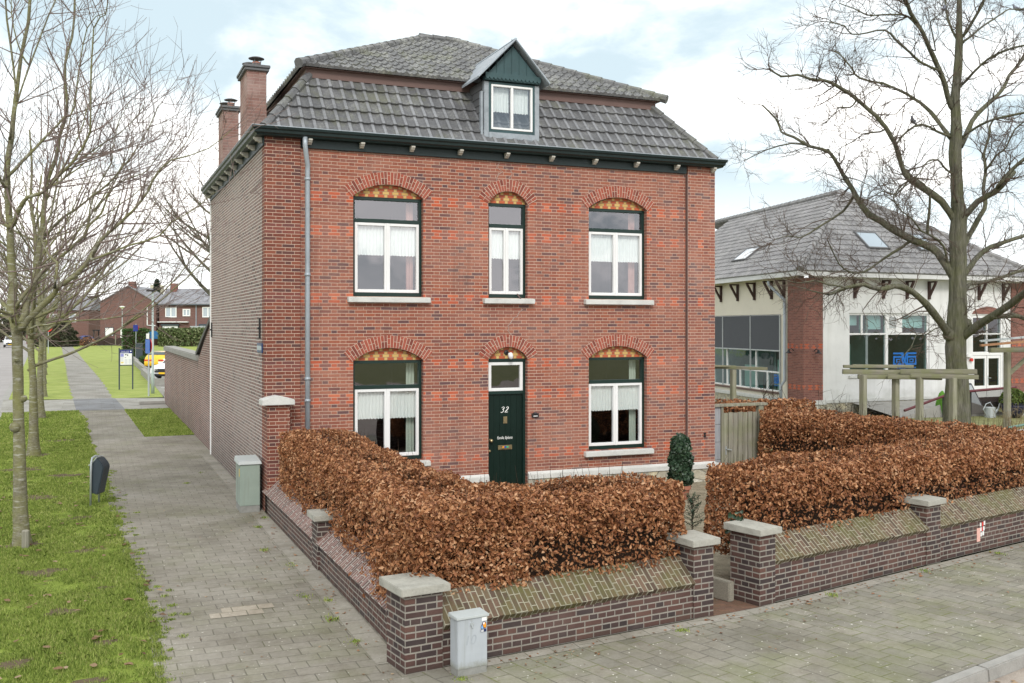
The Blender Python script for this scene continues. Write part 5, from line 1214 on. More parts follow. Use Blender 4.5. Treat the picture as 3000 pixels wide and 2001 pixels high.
# ---- pergolas
def pergola_post(parent, x, y, h, w=.15, name='post'):
    p = MB(); a = random.uniform(-.1,.1); p.box(-w/2,w/2,-w/2,w/2,0,h); return p.build(name, M['wood'], parent, bevel=.01, loc=(x,y,0), rotz=a)
pg = thing('pergola', 'long weathered timber pergola with four square posts behind the back hedge', 'pergola', (17,2.2,G))
for x, y, h in ((16.18,2.84,2.04),(16.98,2.5,2.0),(17.27,1.95,2.0),(17.77,1.31,2.0)): pergola_post(pg, x-17, y-2.2, h)
def beam(parent, a, b, w, h, name='beam'):
    a, b = Vector(a), Vector(b); d = b-a; an = math.atan2(d.y, d.x); el = math.atan2(d.z, math.hypot(d.x, d.y)); mb = MB().box(0, d.length, -w/2, w/2, -h/2, h/2); mb.xf(Matrix.Rotation(-el, 4, 'Y'))
    return mb.build(name, M['woodh'], parent, bevel=.01, loc=a, rotz=an)
beam(pg, (-1.2,1.0,2.12),(.6,.1,2.10),.12,.13); beam(pg, (.0,.15,2.14),(1.2,-1.27,2.17),.12,.13); beam(pg, (-.9,.75,1.99),(.35,.15,1.98),.1,.12); beam(pg, (-.3,.3,2.0),(.7,-.6,1.99),.1,.12); beam(pg, (.1,-.1,2.04),(1.22,-1.3,2.03),.1,.12)
beam(pg, (-1.0,1.2,2.25),(.3,.6,2.24),.12,.08); beam(pg, (-.6,1.3,2.26),(.7,.4,2.25),.12,.08)
pg2 = thing('pergola_stand', 'single weathered post with a crossbeam close to the house corner', 'pergola', (14.14,5.85,G)); pergola_post(pg2, 0, 0, 2.1, .14); beam(pg2, (-.45,.45,2.17),(.75,-.6,2.13),.11,.09); beam(pg2, (-.5,.3,2.2),(.1,.0,2.18),.1,.06)
pg3 = thing('pergola_stand', 'tall weathered post with a diagonal brace and heavy beam at the right edge', 'pergola', (24.75,5.75,G)); pergola_post(pg3, 0, 0, 2.5, .17); beam(pg3, (-.5,.25,2.56),(1.8,-.75,2.6),.2,.16); beam(pg3, (.02,.0,1.75),(.75,-.35,2.5),.12,.12, 'brace')
pk = thing('timber_planks', 'orange and grey planks laid across the post at the right edge', 'planks', (23.2,5.4,2.62)); M['orangewood'] = wood('orange_wood', (.3,.15,.08,1), (.42,.24,.14,1), 0, 0)
b = MB().box(0,3,-.06,.06,0,.07); b.xf(Matrix.Rotation(R(-22),4,'Z') @ Matrix.Rotation(R(-5),4,'Y')); b.build('orange_plank', M['orangewood'], pk)
b = MB().box(0,3,-.05,.0,.14,.19).box(0,3,.02,.07,.16,.2); b.xf(Matrix.Rotation(R(-20),4,'Z') @ Matrix.Rotation(R(-5),4,'Y')); b.build('grey_rail', M['galv'], pk)
# green bench end and stone coping past the hedges
gb_ = thing('green_bench', 'green metal framed bench end past the right end of the hedges', 'bench', (13.95,-3.75,G)); b = MB(); b.tube([(0,0,0),(0,0,1.32),(1.2,.5,1.32),(1.2,.5,0)], .035, 6); b.build('bench_frame', plain('bench_green', (.08,.16,.12,1), .5, .4, .2), gb_); b = MB(); b.hexa([(.1,.0,1.12),(1.2,.45,1.12),(1.1,.6,1.12),(.0,.15,1.12)],[(.1,.0,1.2),(1.2,.45,1.2),(1.1,.6,1.2),(.0,.15,1.2)]); b.build('seat', M['stone'], gb_)
# dry shrubs: thin stems
def stems(name, label, x, y, n, h, spread, mat, r=.006, cat='shrub'):
    root = thing(name, label, cat, (x,y,G)); mb = MB()
    for i in range(n):
        b = Vector((random.gauss(0,spread*.35), random.gauss(0,spread*.35), 0)); d = Vector((random.gauss(0,.25), random.gauss(0,.25), 1)); hh = h*random.uniform(.55,1.05); P = [b]
        for k in range(4): d += Vector((random.gauss(0,.16), random.gauss(0,.16), .1)); P.append(P[-1] + d.normalized()*hh/4)
        mb.tube(P, [r*(1-.2*k) for k in range(5)], 3, False)
        for k in range(3):
            q = P[random.randint(1,3)]; e = Vector((random.gauss(0,1), random.gauss(0,1), .7)).normalized()*hh*.25; mb.tube([q, q+e*.5+Vector((0,0,.02)), q+e], [r*.6,r*.5,r*.3], 3, False)
    mb.build('crown', mat, root, fix=False); return root  # the crown mesh here is just the bare stems and their side twigs
M['drystem'] = plain('dry_stems', (.25,.19,.11,1), .9, .1, .2, 9)
stems('dry_shrub', 'tuft of tall dry straw coloured stems below the right hand pergola post', 23.6, 4.2, 90, 1.0, 1.4, M['drystem'])
stems('bare_shrub', 'dark bare shrub before the screened windows near the house corner', 16.2, 6.4, 16, 2.2, 1.0, M['twig'], .012)
stems('bare_shrub', 'leafless thin shrub before the brick pier of the hall', 17.8, 6.2, 12, 1.7, 1.0, M['twig'], .01)
stems('bare_shrub', 'small leafless shrub left of the pergola posts', 16.6, 3.9, 9, 1.5, .6, M['twig'], .01)
# ================================================================== street side on the left
M['boxgreen'] = plain('cabinet_grey_green', (.27,.33,.29,1), .5, .4, .1, 4); M['boxgrey'] = plain('cabinet_grey', (.40,.43,.46,1), .45, .4, .07, 4)
def grimy(name, col):
    t = NT(name); o = t.coord('Object'); z = t.sep(o)[2]; a = t.noise(o, 3, 5, .6)
    c = t.ramp(a, [(.3, tuple(q*.9 for q in col)), (.7, tuple(min(1,q*1.06) for q in col))])
    e = t.math('ADD', z, t.math('MULTIPLY', t.noise(o, 16, 6, .75), -.17)); c = t.mix(t.remap(e, -.02, .05, .75, 0), c, (.2,.2,.15,1))
    mp = t.n('Mapping'); t.put(mp.inputs['Vector'], o); mp.inputs['Scale'].default_value = (22,22,1.2)
    c = t.mix(t.math('MULTIPLY', t.remap(t.noise(mp.outputs[0], 1, 4, .6), .52, .7), .28), c, (.2,.21,.18,1))
    t.bsdf(c, .5, .35); return t.m
M['boxgreen'] = grimy('cabinet_grey_green', (.26,.315,.275)); M['boxgrey'] = grimy('cabinet_grey', (.40,.43,.46))
M['boxlid'] = plain('cabinet_lid', (.44,.47,.47,1), .45, .4, .08)
M['grime'] = plain('cabinet_base_grey', (.24,.24,.225,1), .8, .2, .2, 12)
cb = thing('utility_cabinet', 'tall grey green utility cabinet standing against the house wall', 'utility cabinet', (-.43,.02,G), R(-1))
MB().box(0,.35,0,.66,.12,.86).build('cabinet_body', M['boxgreen'], cb, bevel=.008)
MB().box(.005,.345,.005,.65,0,.119).build('base', M['grime'], cb)
l = MB(); l.hexa([(-.03,-.03,.861),(.38,-.03,.861),(.38,.69,.861),(-.03,.69,.861)], [(-.015,-.015,.92),(.365,-.015,.92),(.365,.68,.95),(-.015,.68,.95)]); l.build('cabinet_lid', M['boxlid'], cb, bevel=.006)
MB().box(-.004,-.0005,.08,.12,.64,.78).build('warning_sticker', M['st_ye'], cb)
MB().box(-.005,-.001,.315,.32,.14,.85).build('door_seam', M['grime'], cb)
sc = thing('utility_cabinet', 'small light grey utility cabinet before the coping at the street corner', 'utility cabinet', (.335,-9.44,G), AF)
MB().box(0,.32,0,.16,.065,.54).build('cabinet_body', M['boxgrey'], sc, bevel=.005); MB().box(.004,.316,.004,.156,0,.0649).build('base', M['grime'], sc)
l = MB(); l.hexa([(-.015,-.015,.5405),(.335,-.015,.5405),(.335,.175,.5405),(-.015,.175,.5405)], [(-.015,-.015,.565),(.335,-.015,.565),(.335,.175,.58),(-.015,.175,.58)]); l.build('cabinet_lid', M['boxlid'], sc, bevel=.004)
l = MB(); l.lathe([(0,0),(.02,0),(.018,.012),(0,.014)], n=12); l.xf(Matrix.Translation((.15,0,.485)) @ Matrix.Rotation(R(90),4,'X')); l.tube([(.15,-.012,.48),(.15,-.016,.455)], .008, 6); l.build('lock', M['galv'], sc)
lettering('10', .13, (.13,-.0012,.33), plain('faded_paint', (.35,.38,.41,1), .6, .2, .1), sc, 'scrawled_number', .2, extrude=.0004)
stk = MB(); stk.box(.26,.312,-.003,-.0004,.50,.535); stk = stk.build('address_sticker', M['paintwhite'], sc)
def disc(cx, cz, a, b, y, mat, name, rot=0, n=16):
    MB().prism([(cx + a*math.cos(2*math.pi*i/n)*math.cos(rot) - b*math.sin(2*math.pi*i/n)*math.sin(rot), y, cz + a*math.cos(2*math.pi*i/n)*math.sin(rot) + b*math.sin(2*math.pi*i/n)*math.cos(rot)) for i in range(n)], (0,.0012,0)).build(name, mat, sc)
M['st_navy'] = plain('sticker_navy', (.01,.02,.08,1), .5); M['st_sky'] = plain('sticker_sky', (.22,.42,.72,1), .5)
disc(.268,.445,.019,.028,-.0022,M['st_navy'],'round_sticker',-.35); disc(.268,.445,.014,.022,-.0036,M['st_sky'],'round_sticker',-.35)
disc(.287,.46,.022,.036,-.005,M['st_navy'],'round_sticker',.25); disc(.287,.46,.017,.030,-.0064,M['st_or'],'round_sticker',.25); disc(.279,.478,.008,.012,-.0078,M['paintwhite'],'round_sticker')
stk = MB(); stk.box(.246,.306,-.0062,-.0050,.395,.421); stk.build('name_sticker', M['st_navy'], sc); stk = MB(); stk.box(.25,.277,-.0075,-.0063,.399,.406); stk.box(.25,.277,-.0075,-.0063,.41,.416); stk.build('sticker_lines', M['paintwhite'], sc)
# litter bin on a hooped post
bn = thing('litter_bin', 'dark grey blue litter bin hung on a bent steel tube at the grass edge', 'litter bin', (-2.82,1.97,G), R(-24))
M['binblue'] = plain('bin_plastic', (.035,.05,.065,1), .4, .4, .12)
b = MB(); P = [(-.02,0,.34),(.17,0,.30),(.32,0,1.02),(.26,0,1.14),(.15,0,1.27),(.0,0,1.1),(-.06,0,1.06)]
b.prism([(p[0], -.21, p[2]) for p in P], (0,.42,0)); b.build('bin_body', M['binblue'], bn, bevel=.02)
b = MB(); b.prism([(-.07,-.19,1.06),(.0,-.19,1.11),(.14,-.19,1.28),(.13,-.19,1.30),(-.01,-.19,1.14),(-.09,-.19,1.08)], (0,.38,0)); b.build('bin_rim', M['boxlid'], bn)
b = MB(); b.tube([(.0,-.25,0),(.01,-.25,.9),(.02,-.25,1.17),(.02,-.2,1.27),(.02,0,1.3),(.02,.2,1.27),(.02,.25,1.17),(.01,.25,.9),(.0,.25,0)], .028, 8); b.build('post', M['galv'], bn, smooth=True)
for c_ in bn.children: c_.scale = (.72,.72,.70)
# tree stake stub
tag(MB().lathe([(0,0),(.055,0),(.055,.27),(.04,.285),(0,.285)], n=9).build('tree_stake', M['wood'], loc=(-3.79,-1.72,G)), 'short sawn timber stake at the foot of the nearest street tree', 'stake')
# information board
ib = thing('information_board', 'slim dark framed information board with blue header standing on the lawn', 'information board', (-1.2,38.85,G), R(10))
M['anth'] = plain('anthracite', (.045,.06,.07,1), .45, .4, .1)
for x in (-.37,.31): MB().box(x,x+.06,-.03,.03,0,2.2).build('post', M['anth'], ib)
MB().box(-.31,.31,-.025,.025,1.26,2.14).build('panel_frame', M['anth'], ib)
pn = MB().box(-.295,.295,-.032,-.0255,1.31,2.09).build('panel_face', M['paintwhite'], ib)
M['navyblue'] = plain('header_blue', (.015,.03,.22,1), .5, .3, .05); M['lilac'] = plain('panel_lilac', (.32,.33,.68,1), .5, .3, .05); M['panelgrey'] = plain('panel_text_grey', (.62,.64,.68,1), .6, .2, .05); M['panelyel'] = plain('panel_yellow', (.8,.66,.24,1), .5, .3, .05)
def pnl(a, b, c, d, m_, n_, k=0): MB().box(a,b,-.0345-k*.001,-.0322-k*.001,c,d).build(n_, M[m_], ib)
pnl(-.295,.295,1.92,2.09,'navyblue','header'); pnl(-.28,-.12,1.74,1.9,'lilac','picture_field')
pnl(-.27,-.13,1.39,1.47,'panelyel','picture_field'); pnl(-.06,.02,1.82,1.87,'black','picture_field'); pnl(.05,.1,1.78,1.86,'anth','picture_field'); pnl(-.07,.0,1.69,1.71,'black','picture_field')
for c0 in (-.28,-.08,.12):
    for k in range(6): pnl(c0, c0+.15, 1.36+k*.045+(.14 if c0 < -.2 else 0), 1.385+k*.045+(.14 if c0 < -.2 else 0), 'panelgrey', 'text_lines')
lettering('Gulosen vertelt', .072, (-.06,-.0365,2.03), M['paintwhite'], ib, 'title', sx=.92, extrude=.0015); pnl(-.28,.14,1.945,1.965,'panelgrey','subtitle',1)
d_ = MB(); d_.prism([(.235+.035*math.cos(a*math.pi/8),-.0375,2.02+.035*math.sin(a*math.pi/8)) for a in range(16)], (0,.002,0)); d_.build('round_mark', M['paintwhite'], ib)
# lamp posts
def lamp_post(label, x, y, h, head):
    r = thing('street_lamp', label, 'street lamp', (x,y,G), group='street lamps')
    p = MB(); p.lathe([(.085,0),(.08,1.0),(.06,1.05),(.045,h)], n=10); p.build('pole', M['lamppole'], r, smooth=True)
    p = MB()
    if head == 'flat': p.box(-.3,.16,-.14,.14,h-.02,h+.08)
    else: p.lathe([(.05,-.05),(.42,.28),(.40,.34),(.2,.4),(0,.4)], (0,0,h), 14)
    p.build('lamp_head', M['black'] if head == 'flat' else M['white'], r); return r
M['lamppole'] = plain('lamp_pole_grey', (.36,.42,.40,1), .5, .4, .08)
lamp_post('tall grey green lamp post with a flat head by the car park corner', -.07, 34.86, 5.1, 'flat')
l2 = lamp_post('distant lamp post with a white bowl head before the gabled house', 1.55, 152.6, 6.2, 'bowl'); MB().box(-.25,.25,-.12,-.1,1.6,2.9).build('notice', M['white'], l2)
# signs on poles
def sign_pole(label, x, y, h, rz=0):
    r = thing('road_sign', label, 'road sign', (x,y,G), rz); p = MB(); p.tube([(0,0,0),(0,0,1.4)], .045, 8); p.tube([(0,0,1.38),(0,0,h)], .032, 8); p.build('pole', M['galv'], r); return r
s1 = sign_pole('road sign seen nearly edge on, blue plate and red disc, beside the lamp post', -.36, 32.84, 3.05, R(-76))
MB().box(-.32,.32,-.06,-.04,2.05,2.72).build('blue_plate', plain('sign_blue', (.02,.12,.5,1), .4, .4, .03), s1)
d_ = MB(); d_.prism([(.34*math.cos(a*math.pi/10),.04,2.42+.34*math.sin(a*math.pi/10)) for a in range(20)], (0,.02,0)); d_.build('round_disc', M['st_re'], s1)
MB().box(-.2,.2,-.06,-.04,2.75,3.0).build('upper_plate', M['paintwhite'], s1)
s2 = sign_pole('thin sign post behind the clipped cube hedge with small blue plate', .95, 82.6, 3.6, R(-50)); MB().box(-.3,.3,-.06,-.04,2.9,3.5).build('blue_plate', M['navyblue'], s2)
d_ = MB(); d_.prism([(.3*math.cos(a*math.pi/10),.04,3.2+.3*math.sin(a*math.pi/10)) for a in range(20)], (0,.02,0)); d_.build('round_disc', M['st_re'], s2)
bx = thing('roadside_box', 'slim grey switch box beside the cube hedge', 'utility cabinet', (1.2,81.6,G)); MB().box(-.3,.3,-.2,.2,0,1.75).build('cabinet_body', M['anth'], bx, bevel=.02); MB().box(-.33,.33,-.23,.23,1.7501,1.8).build('cabinet_lid', M['slateboard'], bx)
# low ledges, barrier, kerbs round the car park
for k, (x, y, l, h) in enumerate(((.42,41.6,15.0,.42),(.66,57.5,18,.42),(.8,76.4,12,.42))):
    tag(MB().box(0,.28,0,l,0,h).box(.281,1.1,l*0,.25,0,h-.01).build('parking_ledge', M['concrete'], loc=(x-.14,y,G)), ('low concrete ledge at the near end of the car park', 'low concrete ledge beside the white car', 'low concrete ledge beside the yellow car')[k], 'ledge', 'concrete ledges edging the car park')
tag(MB().box(0,2.2,0,.2,0,.13).build('driveway_sill', M['concrete'], loc=(-1.0,27.4,G+.004), bevel=.02), 'low dark concrete sill across the driveway by the wall end', 'sill')
tag(MB().box(.0,2.2,0,.3,0,.16).build('driveway_sill', M['concrete'], loc=(.35,33.2,G), bevel=.02), 'concrete sill at the near edge of the car park behind the sign', 'sill')
br = thing('tube_barrier', 'light grey tubular barrier at the far edge of the car park', 'barrier', (2.0,87.6,G))
for x in (0,1.9,2.3): MB().tube([(x,-x*.42,0),(x,-x*.42,1.15)], .07, 8).build('post', M['galv'], br)
t = MB()
for z in (.3,.62,.92): t.tube([(0,0,z),(6,-2.5,z)], .035, 6)
t.build('rails', M['galv'], br)
# clipped hedges
M['privet'] = island_mat('privet_leaves', [(.1,(.018,.04,.012)),(.5,(.05,.1,.025)),(.9,(.12,.19,.06))]); M['varieg'] = island_mat('variegated_leaves', [(.1,(.03,.05,.02)),(.45,(.1,.14,.05)),(.7,(.25,.28,.14)),(.95,(.5,.5,.33))])
def box_hedge(name, label, x, y, w, d, h, n, size, mat, rz=0):
    r = thing(name, label, 'hedge', (x,y,G), rz); f = rng.integers(0, 3, n); u = rng.random((n,3)); P = np.c_[(u[:,0]-.5)*w, u[:,1]*d, u[:,2]*h]; N = np.zeros((n,3))
    P[f==0,1] = 0; N[f==0,1] = -1; P[f==1,2] = h; N[f==1,2] = 1; sd = np.where(u[f==2,0] < .5, -1, 1); P[f==2,0] = sd*w/2; N[f==2,0] = sd
    P += rng.normal(0, size*.5, (n,3)); leaf_cloud(P, N, size, 'foliage', mat, r, .6)
    MB().box(-w/2+.08, w/2-.08, .08, d-.08, 0, h-.08).build('twigs', M['twig'], r); return r
box_hedge('cube_hedge', 'clipped dark green cube hedge behind the information board', 1.15, 86.9, 2.3, 2.0, 3.0, 3800, .14, M['privet'])
box_hedge('variegated_hedge', 'tall pale variegated hedge before the brick row houses', 14.6, 158, 15, 2, 2.75, 9000, .34, M['varieg'], R(-22))
box_hedge('low_bush', 'low dark ground hugging bush in front of the tube barrier', 2.0, 72, 1.9, 3.0, .7, 1500, .14, M['privet'])
# dark timber fence with scalloped top
fn = thing('timber_fence', 'dark stained timber fence with wavy top at the far end of the lawn', 'fence', (-6.4,176.6,G), R(-22.5))
f = MB(); n = 7; L = 2.0
for k in range(n):
    P = [(k*L+.06,0,.1)] + [(k*L+.06+(L-.12)*j/8, 0, 1.05 + .38*math.sin(math.pi*j/8)) for j in range(9)] + [((k+1)*L-.06,0,.1)]; f.prism(P, (0,.05,0))
f.build('fence_panels', plain('dark_fence', (.05,.035,.03,1), .8, .2, .2, 3), fn)
for k in range(n+1): MB().box(k*L-.07,k*L+.07,-.05,.1,0,1.2 if k != 4 else 2.0).build('fence_post', M['twig'] if k != 4 else M['wood'], fn)
MB().box(0,n*L,-.03,.08,0,.1).build('gravel_board', M['anth'], fn)
# ---- terrace houses
th_ = thing('gabled_house', 'brown brick gable house end with white roller shutter beyond the fence', 'house', (-1.5,175.4,G), R(-22.6))
w, d, e, a = 9.9, 11, 7.7, 10.5
m = MB(); m.prism([(0,0,0),(w,0,0),(w,0,e),(w*.5,0,a),(0,0,e)], (0,d,0)); m.build('wall', M['terrace'], th_)
for s in (0, 1):
    r_ = MB(); x0 = -.3 if s == 0 else w+.3; z0 = e-.2
    r_.hexa([(x0,-.25,z0),(w/2,-.25,a+.02),(w/2,d+.2,a+.02),(x0,d+.2,z0)], [(x0,-.25,z0+.16),(w/2,-.25,a+.2),(w/2,d+.2,a+.2),(x0,d+.2,z0+.16)]); r_.build('roof', M['tile_far'], th_)
MB().box(w*.48,w*.48+1.1,.6,1.6,a-.6,a+.9).build('chimney', M['hallbrick'], th_)
g = MB(); g.box(.85,2.4,-.06,.0,1.7,3.2); g = g.build('shutter_frame', M['anth'], th_); MB().box(.95,2.3,-.1,-.061,1.75,3.1).build('roller_shutter', M['white'], g)
MB().tube([(8.4,-.1,7.0),(8.4,-.1,3.6),(9.9,-.1,3.5)], .1, 6).build('white_pipe', M['white'], th_)
pch = MB(); pch.box(-1.6,-.02,.5,3,2.6,2.8); pch.box(-1.5,-1.35,.6,.75,0,2.6); pch.box(-1.5,-1.35,2.7,2.85,0,2.6); pch.build('porch', M['black'], th_)
for z in (1.0, 4.6): 
    g = MB(); frame_bars(g, .3,1.1,z,z+2.0,.12,0,.1); g.xf(Matrix.Rotation(R(-90),4,'Z')); g.xf(Matrix.Translation((-.06,2.0,0))); g.build('side_window_frame', M['white'], th_)
rw = thing('terrace_row', 'brown brick terrace row with white windows and grey tiled roof', 'house', (8.0,171.4,G), R(-22.6))
MB().box(.0,34,.6,9,0,7.4).build('wall', M['terrace'], rw)
r_ = MB(); r_.hexa([(-.1,.1,7.3),(34,.1,7.3),(34,4.8,10.1),(-.1,4.8,10.1)], [(-.1,.1,7.45),(34,.1,7.45),(34,4.8,10.25),(-.1,4.8,10.25)]); r_.hexa([(-.1,4.8,10.1),(34,4.8,10.1),(34,9.5,7.3),(-.1,9.5,7.3)], [(-.1,4.8,10.25),(34,4.8,10.25),(34,9.5,7.45),(-.1,9.5,7.45)]); r_.build('roof', M['tile_far'], rw)
MB().box(-.1,34,.0,.25,7.15,7.3).build('gutter', M['anth'], rw)
for x0, x1, z0, z1 in ((1.1,3.1,5.0,6.85),(4.2,5.55,5.2,6.5),(7.7,9.7,5.0,6.85),(10.8,12.1,5.2,6.5)):
    g = MB(); frame_bars(g, x0,x1,z0,z1,.17,.48,.62); g.box((x0+x1)/2-.1,(x0+x1)/2+.1,.5,.62,z0+.17,z1-.17); g = g.build('window', M['white'], rw); MB().quad((x0+.1,.57,z0+.1),(x1-.1,.57,z0+.1),(x1-.1,.57,z1-.1),(x0+.1,.57,z1-.1)).build('pane', M['skyglass'], g)
for x0 in (.5, 7.2):
    g = MB(); frame_bars(g, x0,x0+3.0,1.4,3.7,.15,.45,.62); g.box(x0-.1,x0+3.1,.2,.62,3.5,3.8); g = g.build('window', M['anth'], rw); MB().quad((x0+.1,.5,1.5),(x0+2.9,.5,1.5),(x0+2.9,.5,3.5),(x0+.1,.5,3.5)).build('pane', M['skyglass'], g); MB().box(x0+.15,x0+2.85,.4,.449,2.9,3.5).build('white_valance', M['white'], g)
for x in (1.0, 12.0): MB().box(x,x+1.0,3.8,4.8,9.6,11.2).build('chimney', M['hallbrick'], rw)
MB().tube([(6.6,.5,7.2),(6.6,.5,.2)], .09, 6).build('downpipe', M['zinc'], rw); MB().box(-.1,5.3,-.2,.58,4.1,4.25).build('white_ledge', M['white'], rw)
sh = thing('white_shed', 'white flat roofed shed between the variegated hedge and the terrace', 'shed', (13.4,168.5,G), R(-22.6)); MB().box(0,5,0,3,0,3.2).build('wall', M['white'], sh); MB().box(-.2,5.2,-.2,3.2,3.2,3.45).build('flat_roof', M['galv'], sh)
bh = thing('low_annex', 'long lower brick house with slate roof left of the gabled house', 'house', (-14.5,196,G), R(-22.6)); MB().box(0,12,0,8,0,6.6).build('wall', M['terrace'], bh); r_ = MB(); r_.prism([(-.2,-.4,6.5),(-.2,4,9.3),(-.2,8.4,6.5)], (12.4,0,0)); r_.build('roof', M['tile_far'], bh)
for x in (4.5, 8.2):
    g = MB(); frame_bars(g, x,x+1.4,4.2,5.8,.15,-.08,.02); g = g.build('window', M['white'], bh); MB().quad((x+.1,-.03,4.3),(x+1.3,-.03,4.3),(x+1.3,-.03,5.7),(x+.1,-.03,5.7)).build('pane', M['skyglass'], g)
ca = thing('blue_awning', 'blue rounded garage canopy beyond the dark fence', 'canopy', (5.3,170.5,G), R(-22.6)); c = MB(); c.prism([(0,0,1.2)] + [(3.1*j/10, 0, 2.0+.6*math.sin(math.pi*j/10)**.4) for j in range(11)] + [(3.1,0,1.2)], (0,.9,0)); c.build('canopy_cover', plain('awning_blue', (.02,.12,.3,1), .6, .3, .1), ca); c = MB(); c.box(.02,.1,.02,.1,0,1.2); c.box(3.0,3.08,.02,.1,0,1.2); c.build('canopy_legs', M['galv'], ca)
wt_ = thing('water_tower', 'distant pale cylindrical water tower above the terrace roofs', 'water tower', (21.0,405,G)); t = MB(); t.lathe([(2.0,0),(1.6,14),(2.6,17.2),(2.6,19.6),(0,20.4)], n=20); t.build('tank', plain('tower_cream', (.55,.52,.4,1), .8, .2, .05), wt_); t = MB(); t.lathe([(2.66,18.2),(2.66,18.6)], n=20); t.build('tank_rim', M['concrete'], wt_)

# ---- vehicles
def paint(name, c): 
    t = NT(name); t.bsdf(c, .28, .5, Coat_Weight=.6); return t.m
M['carglass'] = NT('car_glass'); M['carglass'].bsdf((.02,.025,.03,1), .06, .8); M['carglass'] = M['carglass'].m
M['plate'] = plain('number_plate', (.8,.5,.03,1), .5, .3, .03)
def vehicle(name, label, loc, rz, col, L=4.3, W_=1.8, H=1.5, kind_='car'):
    """front points to local -y"""
    r = thing(name, label, 'van' if kind_ == 'van' else 'car', loc, rz)
    if kind_ == 'van': prof = [(0,.35),(0,.85),(.12,1.02),(.95,1.18),(1.55,1.78),(1.8,1.86),(L-.1,1.86),(L,1.7),(L,.35)]; gl = [(.98,1.2),(1.5,1.74)]
    else: prof = [(.05,.3),(0,.55),(.08,.8),(.35,.93),(1.15,1.03),(1.75,1.42),(2.3,H),(3.3,H-.04),(3.95,1.25),(L-.08,1.05),(L,.75),(L-.05,.32)]; gl = None
    bm = bmesh.new(); secs = []
    for t_, inset, zs in ((-1,.0,1),(-.93,.0,1),(.93,.0,1),(1,.0,1)):
        row = []
        for y, z in prof:
            tum = max(0, z-.95)*.28; half = W_/2 - tum - (.09 if abs(t_) == 1 else 0)*0
            xx = (half-.10 if abs(t_) < 1 else half)*(1 if t_ > 0 else -1)
            sh = .05 if abs(t_) == 1 else 0
            cy = L/2; yy = y + (cy-y)*(.03 if abs(t_) == 1 else 0) + (.10*(1-abs(2*y/L-1))*0)
            row.append(bm.verts.new((xx, yy, z - (sh if z > .9 else 0))))
        secs.append(row)
    n = len(prof)
    for a, b in zip(secs[:-1], secs[1:]):
        for i in range(n): bm.faces.new((a[i], a[(i+1)%n], b[(i+1)%n], b[i]))
    bm.faces.new(secs[0]); bm.faces.new(list(reversed(secs[-1]))); bmesh.ops.recalc_face_normals(bm, faces=bm.faces)
    bmesh.ops.bevel(bm, geom=[e for e in bm.edges if len(e.link_faces) == 2 and e.calc_face_angle(0) > .35], offset=.045, segments=2, affect='EDGES', clamp_overlap=True)
    me = bpy.data.meshes.new('car_body'); bm.to_mesh(me); bm.free(); me.materials.append(col); me.polygons.foreach_set('use_smooth', [True]*len(me.polygons)); o = bpy.data.objects.new('car_body', me); COL.objects.link(o); o.parent = r
    hw = W_/2
    wz = lambda y: np.interp(y, [p[0] for p in prof[1:-1]], [p[1] for p in prof[1:-1]])
    def strip(pts, name, mat, off=.012):
        mb = MB(); mb.prism([(p[0], p[1], p[2]) for p in pts], off if not isinstance(off, float) else (0,0,off)); mb.build(name, mat, r)
    # windscreens follow the profile
    def screen(y0, y1, nm):
        z0, z1 = wz(y0), wz(y1); h0 = hw - max(0,z0-.95)*.28 - .16; h1 = hw - max(0,z1-.95)*.28 - .16; nv = Vector((0,-(z1-z0),y1-y0)).normalized(); nv = nv if nv.z > 0 else -nv
        MB().prism([Vector((-h0,y0,z0))-nv*.01, Vector((h0,y0,z0))-nv*.01, Vector((h1,y1,z1))-nv*.01, Vector((-h1,y1,z1))-nv*.01], nv*.022).build(nm, M['carglass'], r)
    if kind_ == 'van': screen(1.0,1.5,'windscreen')
    else: screen(1.2,1.72,'windscreen'); screen(3.36,3.92,'rear_window')
    for s in (-1,1):
        if kind_ == 'van': Q = [(1.3,1.15),(2.1,1.15),(2.1,1.65),(1.65,1.65)]
        else: Q = [(1.4,1.02),(3.55,1.02),(3.2,H-.12),(2.25,H-.1),(1.85,1.32)]
        xs = lambda z: s*(hw - max(0,z-.95)*.28 - .005)
        MB().prism([(xs(z),y,z-.03) for y, z in Q], (s*.02,0,0)).build('side_window', M['carglass'], r)
        for y in (.8, L-.85):
            w_ = MB(); w_.tube([(s*(hw-.2),y,.32),(s*(hw+.01),y,.32)], .33, 18); w_ = w_.build('wheel', M['blackrub'], r); MB().tube([(s*(hw+.0),y,.32),(s*(hw+.02),y,.32)], .21, 14).build('rim', M['galv'], w_)
        MB().box(s*(hw-.45)-.16,s*(hw-.45)+.16,-.03,.12,.62,.76).build('headlight', M['paintwhite'], r)
        MB().box(s*(hw-.36)-.28,s*(hw-.36)+.28,L-.13,L+.015,.82,.92).build('tail_light', M['st_re'], r)
        MB().box(s*hw-(.0 if s > 0 else .2),s*hw+(.2 if s > 0 else .0),1.35,1.45,1.0,1.13).build('wing_mirror', col, r)
    MB().box(-.55,.55,-.03,.1,.52,.74).build('grille', M['black'], r); MB().box(-hw+.06,hw-.06,-.02,.2,.28,.42).build('bumper', M['black'], r); MB().box(-hw+.06,hw-.06,L-.2,L+.012,.28,.44).build('bumper', M['black'], r)
    MB().box(-.26,.26,-.045,-.031,.42,.53).build('number_plate', M['plate'], r); MB().box(-.26,.26,L+.016,L+.03,.56,.67).build('number_plate', M['plate'], r)
    return r
vehicle('parked_car', 'white parked car half hidden by the yard wall, front towards the street', (1.15,47.0,G), R(-34), paint('car_white',(.78,.78,.8,1)), 4.4, 1.84, 1.62)
